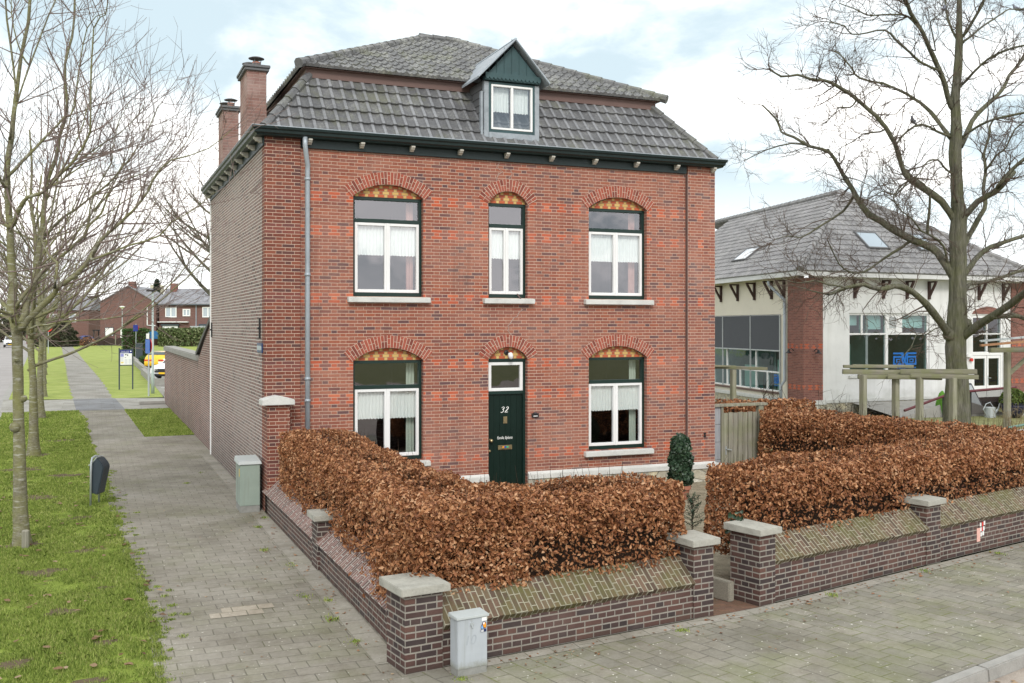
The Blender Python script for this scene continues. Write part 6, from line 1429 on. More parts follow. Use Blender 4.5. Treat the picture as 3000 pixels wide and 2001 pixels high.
vehicle('parked_car', 'yellow parked car seen from behind beyond the white car', (3.5,63.6,G), R(150), paint('car_yellow',(.85,.52,.02,1)), 4.2, 1.8, 1.5)
vehicle('delivery_van', 'small white van with dark bumper driving up the left road', (-15.1,163,G), R(2), paint('van_white',(.75,.76,.78,1)), 4.4, 1.85, 1.9, 'van')
vehicle('parked_car', 'light blue car behind the dark timber fence', (-.4,180,G), R(-112), paint('car_blue',(.12,.3,.7,1)), 4.4, 1.8, 1.9)
vehicle('parked_car', 'dark blue car beside the porch of the gabled house', (-6.3,184,G), R(-60), paint('car_darkblue',(.01,.03,.16,1)), 4.3, 1.8, 1.7)
vehicle('parked_car', 'grey car under the trees left of the gabled house', (-8.2,181,G), R(-40), paint('car_grey',(.2,.23,.27,1)), 4.3, 1.8, 1.6)
rb = thing('red_sign', 'small red sign plate beside the path among the street trees', 'sign', (-7.9,120,G)); MB().tube([(0,0,0),(0,0,3.2)], .05, 6).build('pole', M['galv'], rb); MB().prism([(.5*math.cos(a*math.pi/8),-.08,3.3+.6*math.sin(a*math.pi/8)) for a in range(16)], (0,.06,0)).build('sign_plate', M['st_re'], rb)
RT=[([(21.66,4.89,-0.08),(21.65,4.89,0.52),(21.66,4.89,1.52),(21.63,4.9,2.12),(21.61,4.91,2.63),(21.64,4.9,3.03),(21.66,4.89,4.03),(21.68,4.88,5.03),(21.68,4.88,6.04),(21.73,4.86,6.79),(21.68,4.88,7.01),(21.63,4.9,7.9),(21.59,4.92,8.6),(21.64,4.9,9.31),(21.6,4.91,10.24),(21.68,4.88,11.18),(21.72,4.86,12.35),(21.73,4.86,13.28),(21.77,4.84,14.45)],0.385,0.05),([(21.5,4.96,2.83),(20.96,4.82,3.28),(20.43,4.68,3.67),(19.82,4.57,4.1),(19.21,4.46,4.38),(18.61,4.35,4.39),(18.02,4.24,4.28),(17.35,4.15,4.39),(16.69,4.07,4.33),(16.0,3.99,4.14)],0.1496,0.0396),([(16.46,3.8,4.32),(15.79,3.81,4.4),(15.3,3.75,4.48),(14.72,3.71,4.42),(14.16,3.68,4.54)],0.0352,0.0132),([(16.0,3.99,4.14),(15.93,4.38,4.24),(15.85,4.78,4.34),(15.68,5.21,4.45)],0.0308,0.0106),([(21.54,4.94,4.83),(21.33,5.18,5.34),(21.16,5.4,5.71),(20.7,5.74,5.97),(20.24,6.08,6.29),(19.96,6.35,6.61),(19.73,6.59,6.83),(19.59,6.8,7.21),(19.45,7.01,7.69),(19.3,7.22,8.08),(19.75,7.19,7.52),(19.62,7.39,7.93),(19.4,7.63,8.5),(19.22,7.86,8.97),(18.76,8.2,9.19),(18.35,8.52,9.51),(18.07,8.79,9.69),(18.01,8.96,10.12),(17.68,9.25,10.6)],0.1496,0.0264),([(19.35,8.01,9.0),(19.01,8.43,9.19),(18.57,8.88,9.31),(17.98,9.4,9.18),(17.47,9.88,8.87)],0.044,0.0132),([(21.59,4.92,6.54),(21.11,4.97,7.07),(20.55,5.05,7.4),(20.07,5.1,7.68),(19.74,5.08,7.91),(19.86,4.88,7.61),(19.55,4.86,7.82),(19.28,4.83,8.39),(19.05,4.77,8.73),(18.74,4.75,9.11),(18.35,4.76,9.44),(17.92,4.79,9.72),(17.46,4.83,10.0),(16.99,4.87,10.23),(16.57,4.9,10.31),(16.08,4.95,10.32),(15.71,4.96,10.39),(15.18,5.03,10.31),(14.81,5.03,10.5)],0.1232,0.022),([(21.73,4.86,2.83),(21.75,4.2,3.28),(21.71,3.57,3.57),(21.65,2.94,3.89),(21.52,2.35,4.2),(21.4,1.75,4.41)],0.1672,0.088),([(21.67,3.53,3.55),(22.02,3.55,3.58),(22.46,3.53,3.62),(22.9,3.51,3.5),(23.34,3.48,3.52)],0.088,0.0616),([(21.73,4.86,4.63),(22.28,5.06,4.95),(22.98,5.2,5.49),(23.79,5.3,5.83),(24.93,5.26,6.13),(25.83,5.32,6.32)],0.1056,0.0528),([(21.73,4.86,6.44),(22.04,4.46,7.06),(22.29,4.08,7.32),(22.44,3.75,7.68),(22.46,3.47,7.89),(21.81,3.47,7.4),(21.93,3.15,7.81),(22.07,2.82,8.12),(22.2,2.5,8.43)],0.1144,0.044),([(21.78,4.84,5.53),(22.12,4.91,5.95),(22.47,4.98,6.38),(22.91,5.02,6.91),(23.1,5.15,7.24),(23.18,5.34,7.62),(23.44,5.45,8.23),(23.51,5.63,8.75),(23.85,5.71,9.37),(24.06,5.84,9.76),(24.41,5.91,10.1)],0.1056,0.0264),([(21.59,4.92,8.93),(21.49,5.18,9.3),(21.34,5.45,9.76),(21.23,5.72,10.09),(21.03,6.02,10.42),(20.73,6.36,10.76),(20.38,6.72,11.0),(19.85,7.16,11.19),(19.76,7.41,11.54),(19.58,7.7,12.03),(19.49,7.96,12.29)],0.088,0.0176),([(21.46,4.97,10.01),(21.07,4.82,10.59),(20.63,4.7,11.17),(20.24,4.55,11.55),(19.82,4.42,11.97),(19.39,4.28,12.24),(18.97,4.15,12.6),(18.64,3.98,12.9)],0.088,0.044),([(20.39,4.34,10.88),(19.65,4.37,11.08),(19.22,4.28,11.28),(18.62,4.26,11.57),(18.15,4.18,11.76),(17.49,4.19,11.62),(16.92,4.15,11.53),(16.55,4.04,11.67),(15.95,4.02,11.72)],0.0528,0.0132),([(19.55,4.14,11.86),(19.42,4.37,12.27),(19.26,4.62,12.48),(18.8,5.0,12.51),(18.54,5.28,12.56),(18.28,5.57,12.79),(17.97,5.88,13.03)],0.044,0.0132),([(21.77,4.84,10.66),(21.79,4.4,10.94),(21.89,3.93,11.25),(21.97,3.46,11.41),(22.2,2.93,11.46),(22.2,2.5,11.45)],0.0528,0.0264),([(21.77,4.84,8.79),(22.38,4.95,9.61),(23.13,5.0,10.25),(23.81,5.08,10.76),(24.31,5.23,11.32),(24.91,5.34,11.85),(25.42,5.49,12.44)],0.0968,0.044),([(21.81,4.83,9.07),(21.92,4.24,9.35),(21.93,3.69,9.43),(22.28,3.0,9.5),(22.2,2.5,9.48)],0.0528,0.0264),([(21.85,4.81,12.02),(22.82,4.95,12.64),(23.68,5.13,13.13),(24.41,5.37,13.48),(25.33,5.53,13.63)],0.0396,0.0176),([(21.81,4.83,12.11),(21.8,4.47,12.48),(21.83,4.1,12.93),(21.68,3.8,13.32)],0.0528,0.0352),([(21.64,4.9,12.07),(21.68,5.24,12.78),(21.85,5.53,13.5),(22.07,5.8,14.04)],0.0484,0.0308),([(21.41,4.99,5.23),(21.09,4.82,5.66),(20.55,4.73,5.98),(20.01,4.64,6.11),(19.57,4.52,6.42),(19.05,4.43,6.63),(18.62,4.3,6.88),(18.15,4.18,7.03)],0.0484,0.0132),([(21.14,6.19,6.0),(20.59,6.03,5.74),(19.67,6.03,5.25),(18.99,5.92,4.93),(18.38,5.79,4.91),(17.81,5.64,5.13),(17.34,5.45,5.59),(16.97,5.22,5.81)],0.0528,0.0132),([(20.31,7.62,7.23),(19.7,7.69,7.0),(19.0,7.8,6.56),(18.55,7.81,6.28),(18.1,7.81,6.1),(17.61,7.84,6.14),(17.12,7.86,6.02)],0.0484,0.0106),([(18.92,4.94,9.16),(19.0,5.34,9.14),(18.86,5.84,9.17),(18.84,6.28,9.02),(18.72,6.76,8.85),(18.81,7.16,8.73)],0.0352,0.0088),([(23.27,5.3,8.2),(23.38,4.98,8.64),(23.44,4.69,8.83),(23.49,4.4,9.35),(23.56,4.1,9.54)],0.044,0.022),([(21.78,4.84,4.23),(22.12,4.91,4.54),(22.84,4.83,4.65),(23.57,4.74,4.86),(24.25,4.68,5.03),(24.96,4.6,5.09)],0.0704,0.044),([(21.55,4.93,7.9),(20.98,4.74,8.12),(20.5,4.5,8.24),(19.9,4.32,8.13),(19.39,4.1,7.75),(18.88,3.88,7.43)],0.0396,0.0176),([(21.41,4.99,3.23),(20.65,4.77,3.18),(20.04,4.48,3.03),(19.39,4.21,3.04),(18.84,3.89,2.67),(18.21,3.61,2.35)],0.0308,0.007),([(19.55,4.68,7.57),(19.4,5.02,7.15),(19.2,5.37,7.32),(19.04,5.71,7.12),(18.74,6.1,7.06)],0.0352,0.0106),([(17.61,4.95,9.68),(17.74,5.62,9.83),(18.07,6.2,9.69),(18.21,6.87,9.69)],0.0308,0.0088),([(21.18,6.17,10.47),(20.72,6.09,10.22),(20.32,5.99,9.88),(19.7,5.97,9.83),(19.17,5.92,9.68)],0.0264,0.0088),([(20.47,4.3,6.62),(19.98,4.29,7.14),(19.5,4.27,7.56),(18.98,4.27,7.4),(18.54,4.24,7.01),(18.52,4.03,6.73)],0.044,0.0132),([(21.51,4.95,9.05),(20.78,4.85,9.16),(20.07,4.74,9.32),(19.41,4.6,9.04),(18.85,4.43,8.61)],0.0528,0.0308),([(20.11,4.23,11.41),(19.9,4.15,11.81),(19.74,4.04,12.08),(19.74,3.87,12.19),(19.82,3.66,12.38),(19.77,3.51,12.37)],0.0264,0.007)]
LT=[([(-3.85,-1.39,-0.1),(-3.89,-1.35,0.44),(-3.91,-1.33,1.46),(-3.92,-1.3,2.44),(-3.93,-1.27,3.14),(-4.0,-1.23,3.57),(-4.0,-1.21,3.89),(-4.04,-1.17,4.39),(-4.05,-1.15,4.79),(-4.09,-1.11,5.1),(-4.11,-1.08,5.5),(-4.09,-1.07,5.91),(-4.04,-1.07,6.22),(-3.99,-1.07,6.61),(-3.89,-1.09,7.44),(-3.78,-1.11,7.99),(-3.75,-1.11,8.54)],0.105,0.02),([(-3.93,-1.36,3.25),(-3.84,-1.31,3.41),(-3.82,-1.24,3.69),(-3.82,-1.16,3.61),(-3.74,-1.11,3.89),(-3.65,-1.07,4.41),(-3.6,-1.01,4.82),(-3.55,-0.95,5.14),(-3.55,-0.87,5.52),(-3.45,-0.83,5.91),(-3.36,-0.78,6.3),(-3.28,-0.73,6.65),(-3.25,-0.67,6.87),(-3.27,-0.58,7.49),(-3.17,-0.54,7.94),(-3.11,-0.48,8.6),(-3.08,-0.41,8.84)],0.068,0.0144),([(-3.85,-1.39,3.25),(-3.68,-1.53,3.43),(-3.52,-1.67,3.63),(-3.37,-1.81,3.8),(-3.37,-1.88,3.83),(-3.13,-2.05,3.99),(-2.91,-2.21,4.27),(-2.79,-2.34,4.48),(-2.61,-2.48,4.65),(-2.38,-2.65,4.87),(-2.28,-2.77,5.0),(-2.14,-2.9,5.22),(-2.0,-3.03,5.46),(-1.82,-3.17,5.63),(-1.32,-3.46,5.81),(-1.04,-3.64,6.05)],0.06,0.0048),([(-2.88,-2.45,4.26),(-2.65,-2.63,4.33),(-2.35,-2.85,4.45),(-1.97,-3.1,4.56),(-1.83,-3.25,4.74),(-1.64,-3.42,4.83),(-1.37,-3.63,5.1),(-1.24,-3.78,5.15)],0.0224,0.004),([(-3.36,-2.14,3.82),(-3.31,-2.08,4.18),(-3.31,-2.0,4.24),(-3.51,-1.84,4.46),(-3.53,-1.75,4.66),(-3.42,-1.72,4.96),(-3.34,-1.67,5.37),(-3.3,-1.61,5.56),(-3.17,-1.58,5.85),(-3.03,-1.57,6.18),(-2.95,-1.52,6.56),(-2.9,-1.46,6.74)],0.028,0.0064),([(-4.0,-1.33,4.88),(-3.92,-1.45,5.05),(-3.81,-1.59,5.18),(-3.64,-1.75,5.26),(-3.47,-1.91,5.39),(-3.29,-2.08,5.59),(-3.16,-2.22,5.77),(-3.07,-2.35,5.91),(-2.96,-2.48,6.14),(-2.93,-2.59,6.39),(-2.85,-2.71,7.59),(-2.7,-2.86,7.75),(-2.65,-2.98,8.04)],0.04,0.0064),([(-4.05,-1.31,5.56),(-3.9,-1.25,5.77),(-3.72,-1.2,6.04),(-3.55,-1.14,6.28),(-3.29,-1.13,6.59),(-3.14,-1.07,6.78),(-2.94,-1.03,8.04),(-2.68,-1.01,8.28)],0.032,0.0064),([(-3.56,-1.08,5.45),(-3.45,-1.06,5.49),(-3.26,-1.07,5.61),(-3.07,-1.08,5.81),(-2.88,-1.09,6.03),(-2.65,-1.12,6.21),(-2.41,-1.15,6.41),(-2.18,-1.18,6.69),(-2.08,-1.15,6.87)],0.024,0.0048),([(-3.57,-0.86,4.69),(-3.35,-1.02,4.94),(-3.14,-1.18,5.11),(-2.88,-1.36,5.29),(-2.69,-1.51,5.44),(-2.5,-1.66,5.64),(-2.3,-1.82,5.85),(-2.15,-1.95,6.14),(-1.99,-2.09,6.49),(-1.88,-2.21,6.67)],0.028,0.0048),([(-3.93,-1.36,3.56),(-3.71,-1.36,3.89),(-3.43,-1.39,4.19),(-3.21,-1.39,4.4),(-2.99,-1.39,4.63),(-2.9,-1.35,4.86),(-2.76,-1.31,5.03),(-2.65,-1.27,5.31),(-2.49,-1.25,5.53),(-2.15,-1.3,5.71),(-1.95,-1.3,5.93),(-1.71,-1.31,6.24)],0.036,0.0048),([(-2.95,-1.33,4.64),(-2.92,-1.27,4.89),(-2.84,-1.22,5.35),(-2.57,-1.26,5.86),(-2.55,-1.19,6.03),(-2.49,-1.14,6.32),(-2.41,-1.09,6.65),(-2.32,-1.05,6.87)],0.02,0.004),([(-3.77,-1.42,3.23),(-3.65,-1.56,3.3),(-3.39,-1.75,3.32),(-3.31,-1.86,3.34),(-3.1,-2.03,3.35),(-2.79,-2.24,3.36),(-2.49,-2.44,3.41),(-2.17,-2.66,3.67),(-1.82,-2.89,3.9)],0.024,0.0048),([(-3.75,-1.43,3.11),(-3.65,-1.41,3.23),(-3.53,-1.41,3.31),(-3.34,-1.42,3.42),(-3.18,-1.43,3.53),(-2.97,-1.46,3.76),(-2.88,-1.43,3.69),(-2.5,-1.53,3.94),(-2.12,-1.63,4.15),(-1.93,-1.65,4.31)],0.028,0.0048),([(-4.05,-1.31,4.78),(-4.14,-1.14,4.89),(-4.19,-0.98,5.07),(-4.25,-0.82,5.43),(-4.32,-0.65,5.75)],0.032,0.016),([(-4.09,-1.29,5.36),(-4.15,-1.45,5.45),(-4.21,-1.6,5.72),(-4.27,-1.76,5.98)],0.028,0.016),([(-3.98,-1.34,3.43),(-4.09,-1.08,3.56),(-4.2,-0.81,3.67),(-4.36,-0.53,3.81)],0.044,0.024),([(-4.0,-1.33,3.34),(-4.02,-1.61,3.43),(-4.12,-1.86,3.47),(-4.2,-2.11,3.5)],0.024,0.016),([(-4.03,-1.32,6.17),(-3.93,-1.25,6.69),(-3.56,-1.3,7.83),(-3.38,-1.26,8.33),(-3.35,-1.17,8.53)],0.02,0.0096),([(-3.92,-1.36,6.81),(-4.0,-1.47,7.53),(-4.08,-1.58,8.15),(-4.1,-1.72,8.3)],0.02,0.0096),([(-3.86,-1.39,7.37),(-3.99,-1.17,7.85),(-4.03,-0.99,8.33)],0.016,0.008)]
def bark(name, base, light, green, gamt=.5, streak=False, scale=16):
    t = NT(name); o = t.coord('Object'); mp = t.n('Mapping'); t.put(mp.inputs['Vector'], o); mp.inputs['Scale'].default_value = (scale, scale, scale*(.14 if not streak else 2.2))
    a = t.noise(mp.outputs[0], 1, 5, .7); b = t.noise(o, 1.6, 5, .7)
    c = t.ramp(a, [(.3, base), (.52, tuple((x+y)/2 for x, y in zip(base, light))), (.7, light)])
    c = t.mix(t.math('MULTIPLY', t.remap(b, .38, .62), gamt), c, green)
    if streak:
        mp2 = t.n('Mapping'); t.put(mp2.inputs['Vector'], o); mp2.inputs['Scale'].default_value = (5,5,26)
        c = t.mix(t.math('MULTIPLY', t.remap(t.noise(mp2.outputs[0], 1, 4, .7), .55, .66), .55), c, (.42,.42,.38,1))
    t.bsdf(c, .9, .15, normal=t.bump(a, .06 if not streak else .012, 1)); return t.m
M['bark_old'] = bark('bark_old', (.05,.047,.038,1), (.21,.2,.165,1), (.12,.13,.05,1), .5)
M['bark_young'] = bark('bark_young', (.10,.09,.055,1), (.25,.235,.18,1), (.19,.195,.055,1), .6, True)
M['twig_old'] = plain('twigs_old', (.105,.078,.062,1), .9, .1, .2, 2); M['twig_young'] = plain('twigs_young', (.19,.145,.13,1), .8, .2, .2, 2)
def tubes_np(P, Rr, n):
    """P (k,m,3), Rr (k,m) -> verts, faces"""
    k, m, _ = P.shape; T = np.empty_like(P); T[:,1:-1] = P[:,2:]-P[:,:-2]; T[:,0] = P[:,1]-P[:,0]; T[:,-1] = P[:,-1]-P[:,-2]
    T /= np.linalg.norm(T, axis=2)[:,:,None] + 1e-9
    ref = np.where(np.abs(T[:,:1,2:3]) < .85, np.array([0,0,1.]), np.array([1.,0,0])); ref = np.broadcast_to(ref, T.shape)
    U = ref - T*np.sum(ref*T, axis=2)[:,:,None]; U /= np.linalg.norm(U, axis=2)[:,:,None] + 1e-9; W_ = np.cross(T, U)
    a = np.arange(n)*2*np.pi/n
    V = P[:,:,None,:] + (U[:,:,None,:]*np.cos(a)[None,None,:,None] + W_[:,:,None,:]*np.sin(a)[None,None,:,None])*Rr[:,:,None,None]
    i = np.arange(m-1)[:,None]; j = np.arange(n)[None,:]; f = np.stack([i*n+j, i*n+(j+1)%n, (i+1)*n+(j+1)%n, (i+1)*n+j], -1).reshape(-1,4)
    F = (np.arange(k)*m*n)[:,None,None] + f[None]
    return V.reshape(-1,3), F.reshape(-1,4)
def merge_np(parts):
    Vs, Fs, o = [], [], 0
    for V, F in parts: Vs.append(V); Fs.append(F+o); o += len(V)
    return np.concatenate(Vs), np.concatenate(Fs)
def smooth_poly(P, step=.25):
    """Catmull-Rom resampling"""
    P = np.array(P, float); Q = np.vstack([2*P[0]-P[1], P, 2*P[-1]-P[-2]]); out = []
    for i in range(1, len(Q)-2):
        n = max(2, int(np.linalg.norm(Q[i+1]-Q[i])/step))
        for t in np.arange(n)/n:
            out.append(.5*((2*Q[i]) + (-Q[i-1]+Q[i+1])*t + (2*Q[i-1]-5*Q[i]+4*Q[i+1]-Q[i+2])*t*t + (-Q[i-1]+3*Q[i]-3*Q[i+1]+Q[i+2])*t**3))
    out.append(P[-1]); return np.array(out)
def children(base_pts, base_dirs, length, r0, ang, m, wig, up, tip=.3):
    """one branch from every base point; returns (k,m,3) polylines"""
    k = len(base_pts); rnd = rng.normal(0,1,(k,3)); side = np.cross(base_dirs, rnd); side /= np.linalg.norm(side,axis=1)[:,None]+1e-9
    a = ang[:,None]; d = base_dirs*np.cos(a) + side*np.sin(a); P = np.empty((k,m,3)); P[:,0] = base_pts; L = (length/(m-1))[:,None]
    for i in range(1, m):
        d = d + rng.normal(0, wig, (k,3)); d[:,2] += up; d /= np.linalg.norm(d,axis=1)[:,None]; P[:,i] = P[:,i-1] + d*L
    Rr = r0[:,None]*np.linspace(1, tip, m)[None]
    return P, Rr
def pick(P, Rr, per, lo=.25, hi=1.0):
    k, m, _ = P.shape; i = np.repeat(np.arange(k), per); t = (lo + (hi-lo)*rng.random(len(i)))*(m-1); j = np.minimum(t.astype(int), m-2); f = (t-j)[:,None]
    A, B = P[i,j], P[i,j+1]; d = B-A; d /= np.linalg.norm(d,axis=1)[:,None]+1e-9
    return A+(B-A)*f, d, Rr[i,j]
def tree_from_limbs(name, label, limbs, root_loc, barkm, twigm, l1, l2, l3, dens, up, wig, cat='tree', sides=10, thick=.03, knob=None, group=None, lowbare=0, rtw=(.35,.011,.0055,.0035), flare=1.0, ridge=.012):
    """l1,l2,l3: (mean length, per parent)"""
    root = thing(name, label, cat, root_loc, group=group); off = np.array(root_loc)
    bp, bd, br, tr = [], [], [], []; trunk_parts, limb_parts = [], []; laid = []
    for q, (pts, r0, r1) in enumerate(limbs):
        if q:      # root every limb in the nearest limb built before it
            A_ = np.concatenate(laid); s0 = np.array(pts[0], float); dd = np.linalg.norm(A_ - s0, axis=1); j = int(dd.argmin())
            if .02 < dd[j] < 2.5: pts = [tuple(A_[j])] + list(pts[(1 if dd[j] > .6 and len(pts) > 3 else 0):])
        P = smooth_poly(pts, .28) - off; n = len(P); laid.append(P + off); t = np.linspace(0,1,n)
        w = np.cumsum(rng.normal(0,1,(n,3)), axis=0); w -= np.linspace(0,1,n)[:,None]*w[-1]; 
        P = P + w*(.006 if q == 0 else .012)*np.minimum(1, (r0+.03)/.06)
        Rr = r0 + (r1-r0)*t**.8
        if q == 0: Rr = Rr*(1 + flare*np.exp(-np.maximum(P[:,2],0)/.28)*.55); Rr *= 1 + .05*np.sin(P[:,2]*2.3) + .03*rng.normal(0,1,n)
        else: Rr *= 1 + .06*rng.normal(0,1,n)
        Rr = np.maximum(Rr, .003)
        ns = sides*2 if q == 0 else (sides if r0 > .07 else 6); TV, TF = tubes_np(P[None], Rr[None], ns)
        if r0 > .07:
            g = TV.reshape(n, ns, 3); rd_ = rng.normal(0, ridge, ns)[None,:]*np.ones((n,1)) + np.cumsum(rng.normal(0, ridge*.35, (n,ns)), axis=0)*.5; rd_ = np.clip(rd_, -.14, .14)
            TV = (P[:,None,:] + (g - P[:,None,:])*(1+rd_)[:,:,None]).reshape(-1,3)
        (trunk_parts if q == 0 else limb_parts).append((TV, TF))
        d = np.gradient(P, axis=0); d /= np.linalg.norm(d,axis=1)[:,None]+1e-9
        ok = (P[:,2] > lowbare) & ((t > .2) | (q == 0)) if q else (P[:,2] > lowbare)
        k = int(dens*.28*ok.sum()*(1 if q else .6)); idx = np.flatnonzero(ok)
        if k and len(idx): i = rng.choice(idx, k); bp.append(P[i]); bd.append(d[i]); br.append(Rr[i]); tr.append(t[i])
    if knob:
        for (x, y, z, r) in knob:
            m_ = MB(); m_.lathe([(0,-r),(r*.7,-r*.7),(r,0),(r*.75,r*.7),(0,r)], (x-off[0],y-off[1],z-off[2]), 10); trunk_parts.append((np.array(m_.v), np.array([f for f in m_.f if len(f) == 4])))
    np_mesh('trunk', *merge_np(trunk_parts), barkm, root, True)
    np_mesh('limbs', *merge_np(limb_parts), barkm, root, True)
    B, Dd, Rb, Tt = map(np.concatenate, (bp, bd, br, tr)); k = len(B)
    L1 = l1[0]*(.45+.9*rng.random(k))*(1.15-.55*Tt); r1_ = np.minimum(Rb*rtw[0], rtw[1]*(.6+.9*rng.random(k))) + .003
    P1, R1_ = children(B, Dd, L1, r1_, .5+.6*rng.random(k), 6, wig, up); parts = [tubes_np(P1, R1_, 4)]
    b2, d2, _ = pick(P1, R1_, l2[1]); k2 = len(b2); P2, R2_ = children(b2, d2, l2[0]*(.4+rng.random(k2)), np.full(k2, rtw[2])*(.7+.6*rng.random(k2)), .4+.5*rng.random(k2), 5, wig*.9, up, .4); parts.append(tubes_np(P2, R2_, 3))
    if l3[1]:
        b3, d3, _ = pick(P2, R2_, l3[1]); k3 = len(b3); P3, R3_ = children(b3, d3, l3[0]*(.4+rng.random(k3)), np.full(k3, rtw[3]), .4+.6*rng.random(k3), 4, wig*.9, up, .5); parts.append(tubes_np(P3, R3_, 3))
    np_mesh('crown', *merge_np(parts), twigm, root)
    return root
def proc_limbs(h, n, r, spread, z0, lean=0, curve=.55, seed=1):
    rs = random.Random(seed); T = [[(0,0,0)]]; k = 9; x = y = 0
    for i in range(1, k+1): x += rs.gauss(0,.05*h/8); y += rs.gauss(0,.05*h/8); T[0].append((x,y,h*i/k))
    limbs = [(T[0], r, .02)]
    for j in range(n):
        z = z0 + (h*.72-z0)*(j/n)**.9 + rs.uniform(-.1,.1); a = j*2.399 + rs.uniform(-.4,.4); L = spread*(1.15-.6*(z-z0)/(h-z0))*rs.uniform(.8,1.15)
        i = min(k-1, int(z/h*k)); f = z/h*k - i; b = [T[0][i][q]*(1-f)+T[0][i+1][q]*f for q in range(3)]
        el = rs.uniform(.35,.75); P = [tuple(b)]; p = list(b)
        for s in range(6):
            st = L/6*1.25; p = [p[0]+math.cos(a)*math.cos(el)*st, p[1]+math.sin(a)*math.cos(el)*st, p[2]+math.sin(el)*st]; P.append(tuple(p)); el = min(1.35, el+curve*.22); a += rs.gauss(0,.12)
        limbs.append((P, r*rs.uniform(.3,.5)*(1.1-.5*j/n), .006))
        if rs.random() < .8:
            q = P[2+rs.randint(0,1)]; el2 = rs.uniform(.5,1.0); a2 = a + rs.choice((-1,1))*rs.uniform(.4,.8); p = list(q); P2 = [q]
            for s in range(5): st = L*.7/5; p = [p[0]+math.cos(a2)*math.cos(el2)*st, p[1]+math.sin(a2)*math.cos(el2)*st, p[2]+math.sin(el2)*st]; P2.append(tuple(p)); el2 += .1
            limbs.append((P2, r*.22, .005))
    return limbs
big = tree_from_limbs('large_tree', 'large gnarled bare tree with mossy spreading limbs before the white hall', RT, RT[0][0][0], M['bark_old'], M['twig_old'], (1.35,0), (.62,6), (.36,2), 4.6, .02, .26, lowbare=2.4, sides=16, knob=[(21.35,4.9,3.0,.2),(21.9,4.75,3.35,.17)], flare=.5, ridge=.05, rtw=(.42,.016,.0075,.005))
LT2 = [LT[0]] + LT[1:]
t1 = tree_from_limbs('street_tree', 'nearest bare street tree at the left edge, its long boughs reaching over the path', LT2, LT[0][0][0], M['bark_young'], M['twig_young'], (1.2,0), (.75,4), (.3,1), 3.7, .09, .075, lowbare=2.9, sides=14, knob=[(-3.95,-1.39,1.72,.085),(-3.84,-1.34,2.15,.06),(-3.93,-1.40,2.75,.04)], group='bare street trees along the verge', rtw=(.5,.010,.005,.0032), flare=.7)
pro = proc_limbs(8.4, 16, .125, 4.6, 2.3, seed=7)
t2 = tree_from_limbs('street_tree', 'second bare street tree with slender trunk beyond the litter bin', pro, (0,0,0), M['bark_young'], M['twig_young'], (1.3,0), (.75,3), (.32,1), 1.9, .11, .08, lowbare=2.6, sides=10, group='bare street trees along the verge', rtw=(.5,.012,.007,.005))
t2.location = (-4.26,10.33,G); t2.rotation_euler.z = .3
for k, (x, y, rz, s, lb) in enumerate(((-4.6,22.04,2.1,1.05,'third bare street tree just before the driveway'),(-5.0,34.5,4.0,1.0,'bare street tree standing just beyond the driveway'),(-5.5,46.5,5.2,1.1,'fifth bare street tree from the near end of the verge row'),(-5.9,58.5,1.0,1.05,'far bare street tree in the verge row beyond the fifth'),(-6.4,72,3.0,1.15,'bare street tree near the far end of the verge row'))):
    dup(t2, (x,y,G), rz, lb, (s,s,s))
# trees in the distance
bgl = proc_limbs(17, 22, .42, 7.5, 4.0, curve=.35, seed=3)
bg = tree_from_limbs('background_tree', 'tall bare tree rising behind the yard wall and the rear of the house', bgl, (0,0,0), M['bark_old'], M['twig_old'], (2.2,0), (1.2,4), (.6,2), 1.5, .03, .2, lowbare=4, sides=8, rtw=(.5,.03,.014,.009), group='bare trees in the distance')
bg.location = (7.0,62,G); bg.rotation_euler.z = 1.0
for k, (x, y, rz, s, lb) in enumerate(((-24,150,2,.75,'distant bare tree left of the white van'),(-9.5,205,3,.75,'distant bare tree at the far end of the path'),(-13,240,4.4,.8,'farthest bare tree over the end of the left road'),(-34,190,5.5,.9,'distant bare tree at the left frame edge'),(16,215,.4,.6,'bare tree behind the terrace row beside the water tower'),(46,70,2.2,.75,'bare tree far behind the white hall at the right edge'))):
    dup(bg, (x,y,G), rz, lb, (s,s,s))
M['conif'] = island_mat('conifer_needles', [(.1,(.012,.025,.014)),(.6,(.03,.055,.03)),(.95,(.07,.1,.06))]); M['farshrub'] = island_mat('far_shrub', [(.1,(.025,.03,.018)),(.6,(.06,.065,.035)),(.95,(.12,.12,.07))])
def conifer(label, x, y, h, r, seed=0, mat='conif', name='conifer', cat='tree'):
    root = thing(name, label, cat, (x,y,G)); n = 1500; v = rng.random(n)**.8; th = rng.random(n)*2*np.pi; rr = r*(1-v)**.75*(.55+.45*np.sin(v*38+th*2))*rng.uniform(.5,1.05,n)
    P = np.c_[rr*np.cos(th), rr*np.sin(th), h*(.1+.9*v)]; N = np.c_[np.cos(th), np.sin(th), np.full(n,.5)]; leaf_cloud(P, N, h*.085, 'crown', M[mat], root, .5, .4, .6)
    MB().tube([(0,0,0),(0,0,h*.95)], [h*.025,.03], 6).build('trunk', M['twig'], root); return root
def shrub(label, x, y, w, h, mat='farshrub', n=1600, name='shrub'):
    root = thing(name, label, 'shrub', (x,y,G)); d = rng.normal(0,1,(n,3)); d /= np.linalg.norm(d,axis=1)[:,None]; d[:,2] = np.abs(d[:,2]); b = 1 + .18*np.sin(d[:,0]*7+d[:,1]*5)*np.cos(d[:,2]*6+d[:,0]*4) - rng.exponential(.1,n)
    P = np.c_[d[:,0]*w*b, d[:,1]*w*.7*b, d[:,2]*h*b]; leaf_cloud(P, d, h*.13, 'foliage', M[mat], root, .6)
    c = MB(); c.lathe([(w*.6,0),(w*.62,h*.35),(w*.4,h*.65),(0,h*.8)], n=9); c.build('stems', M['twig'], root); return root
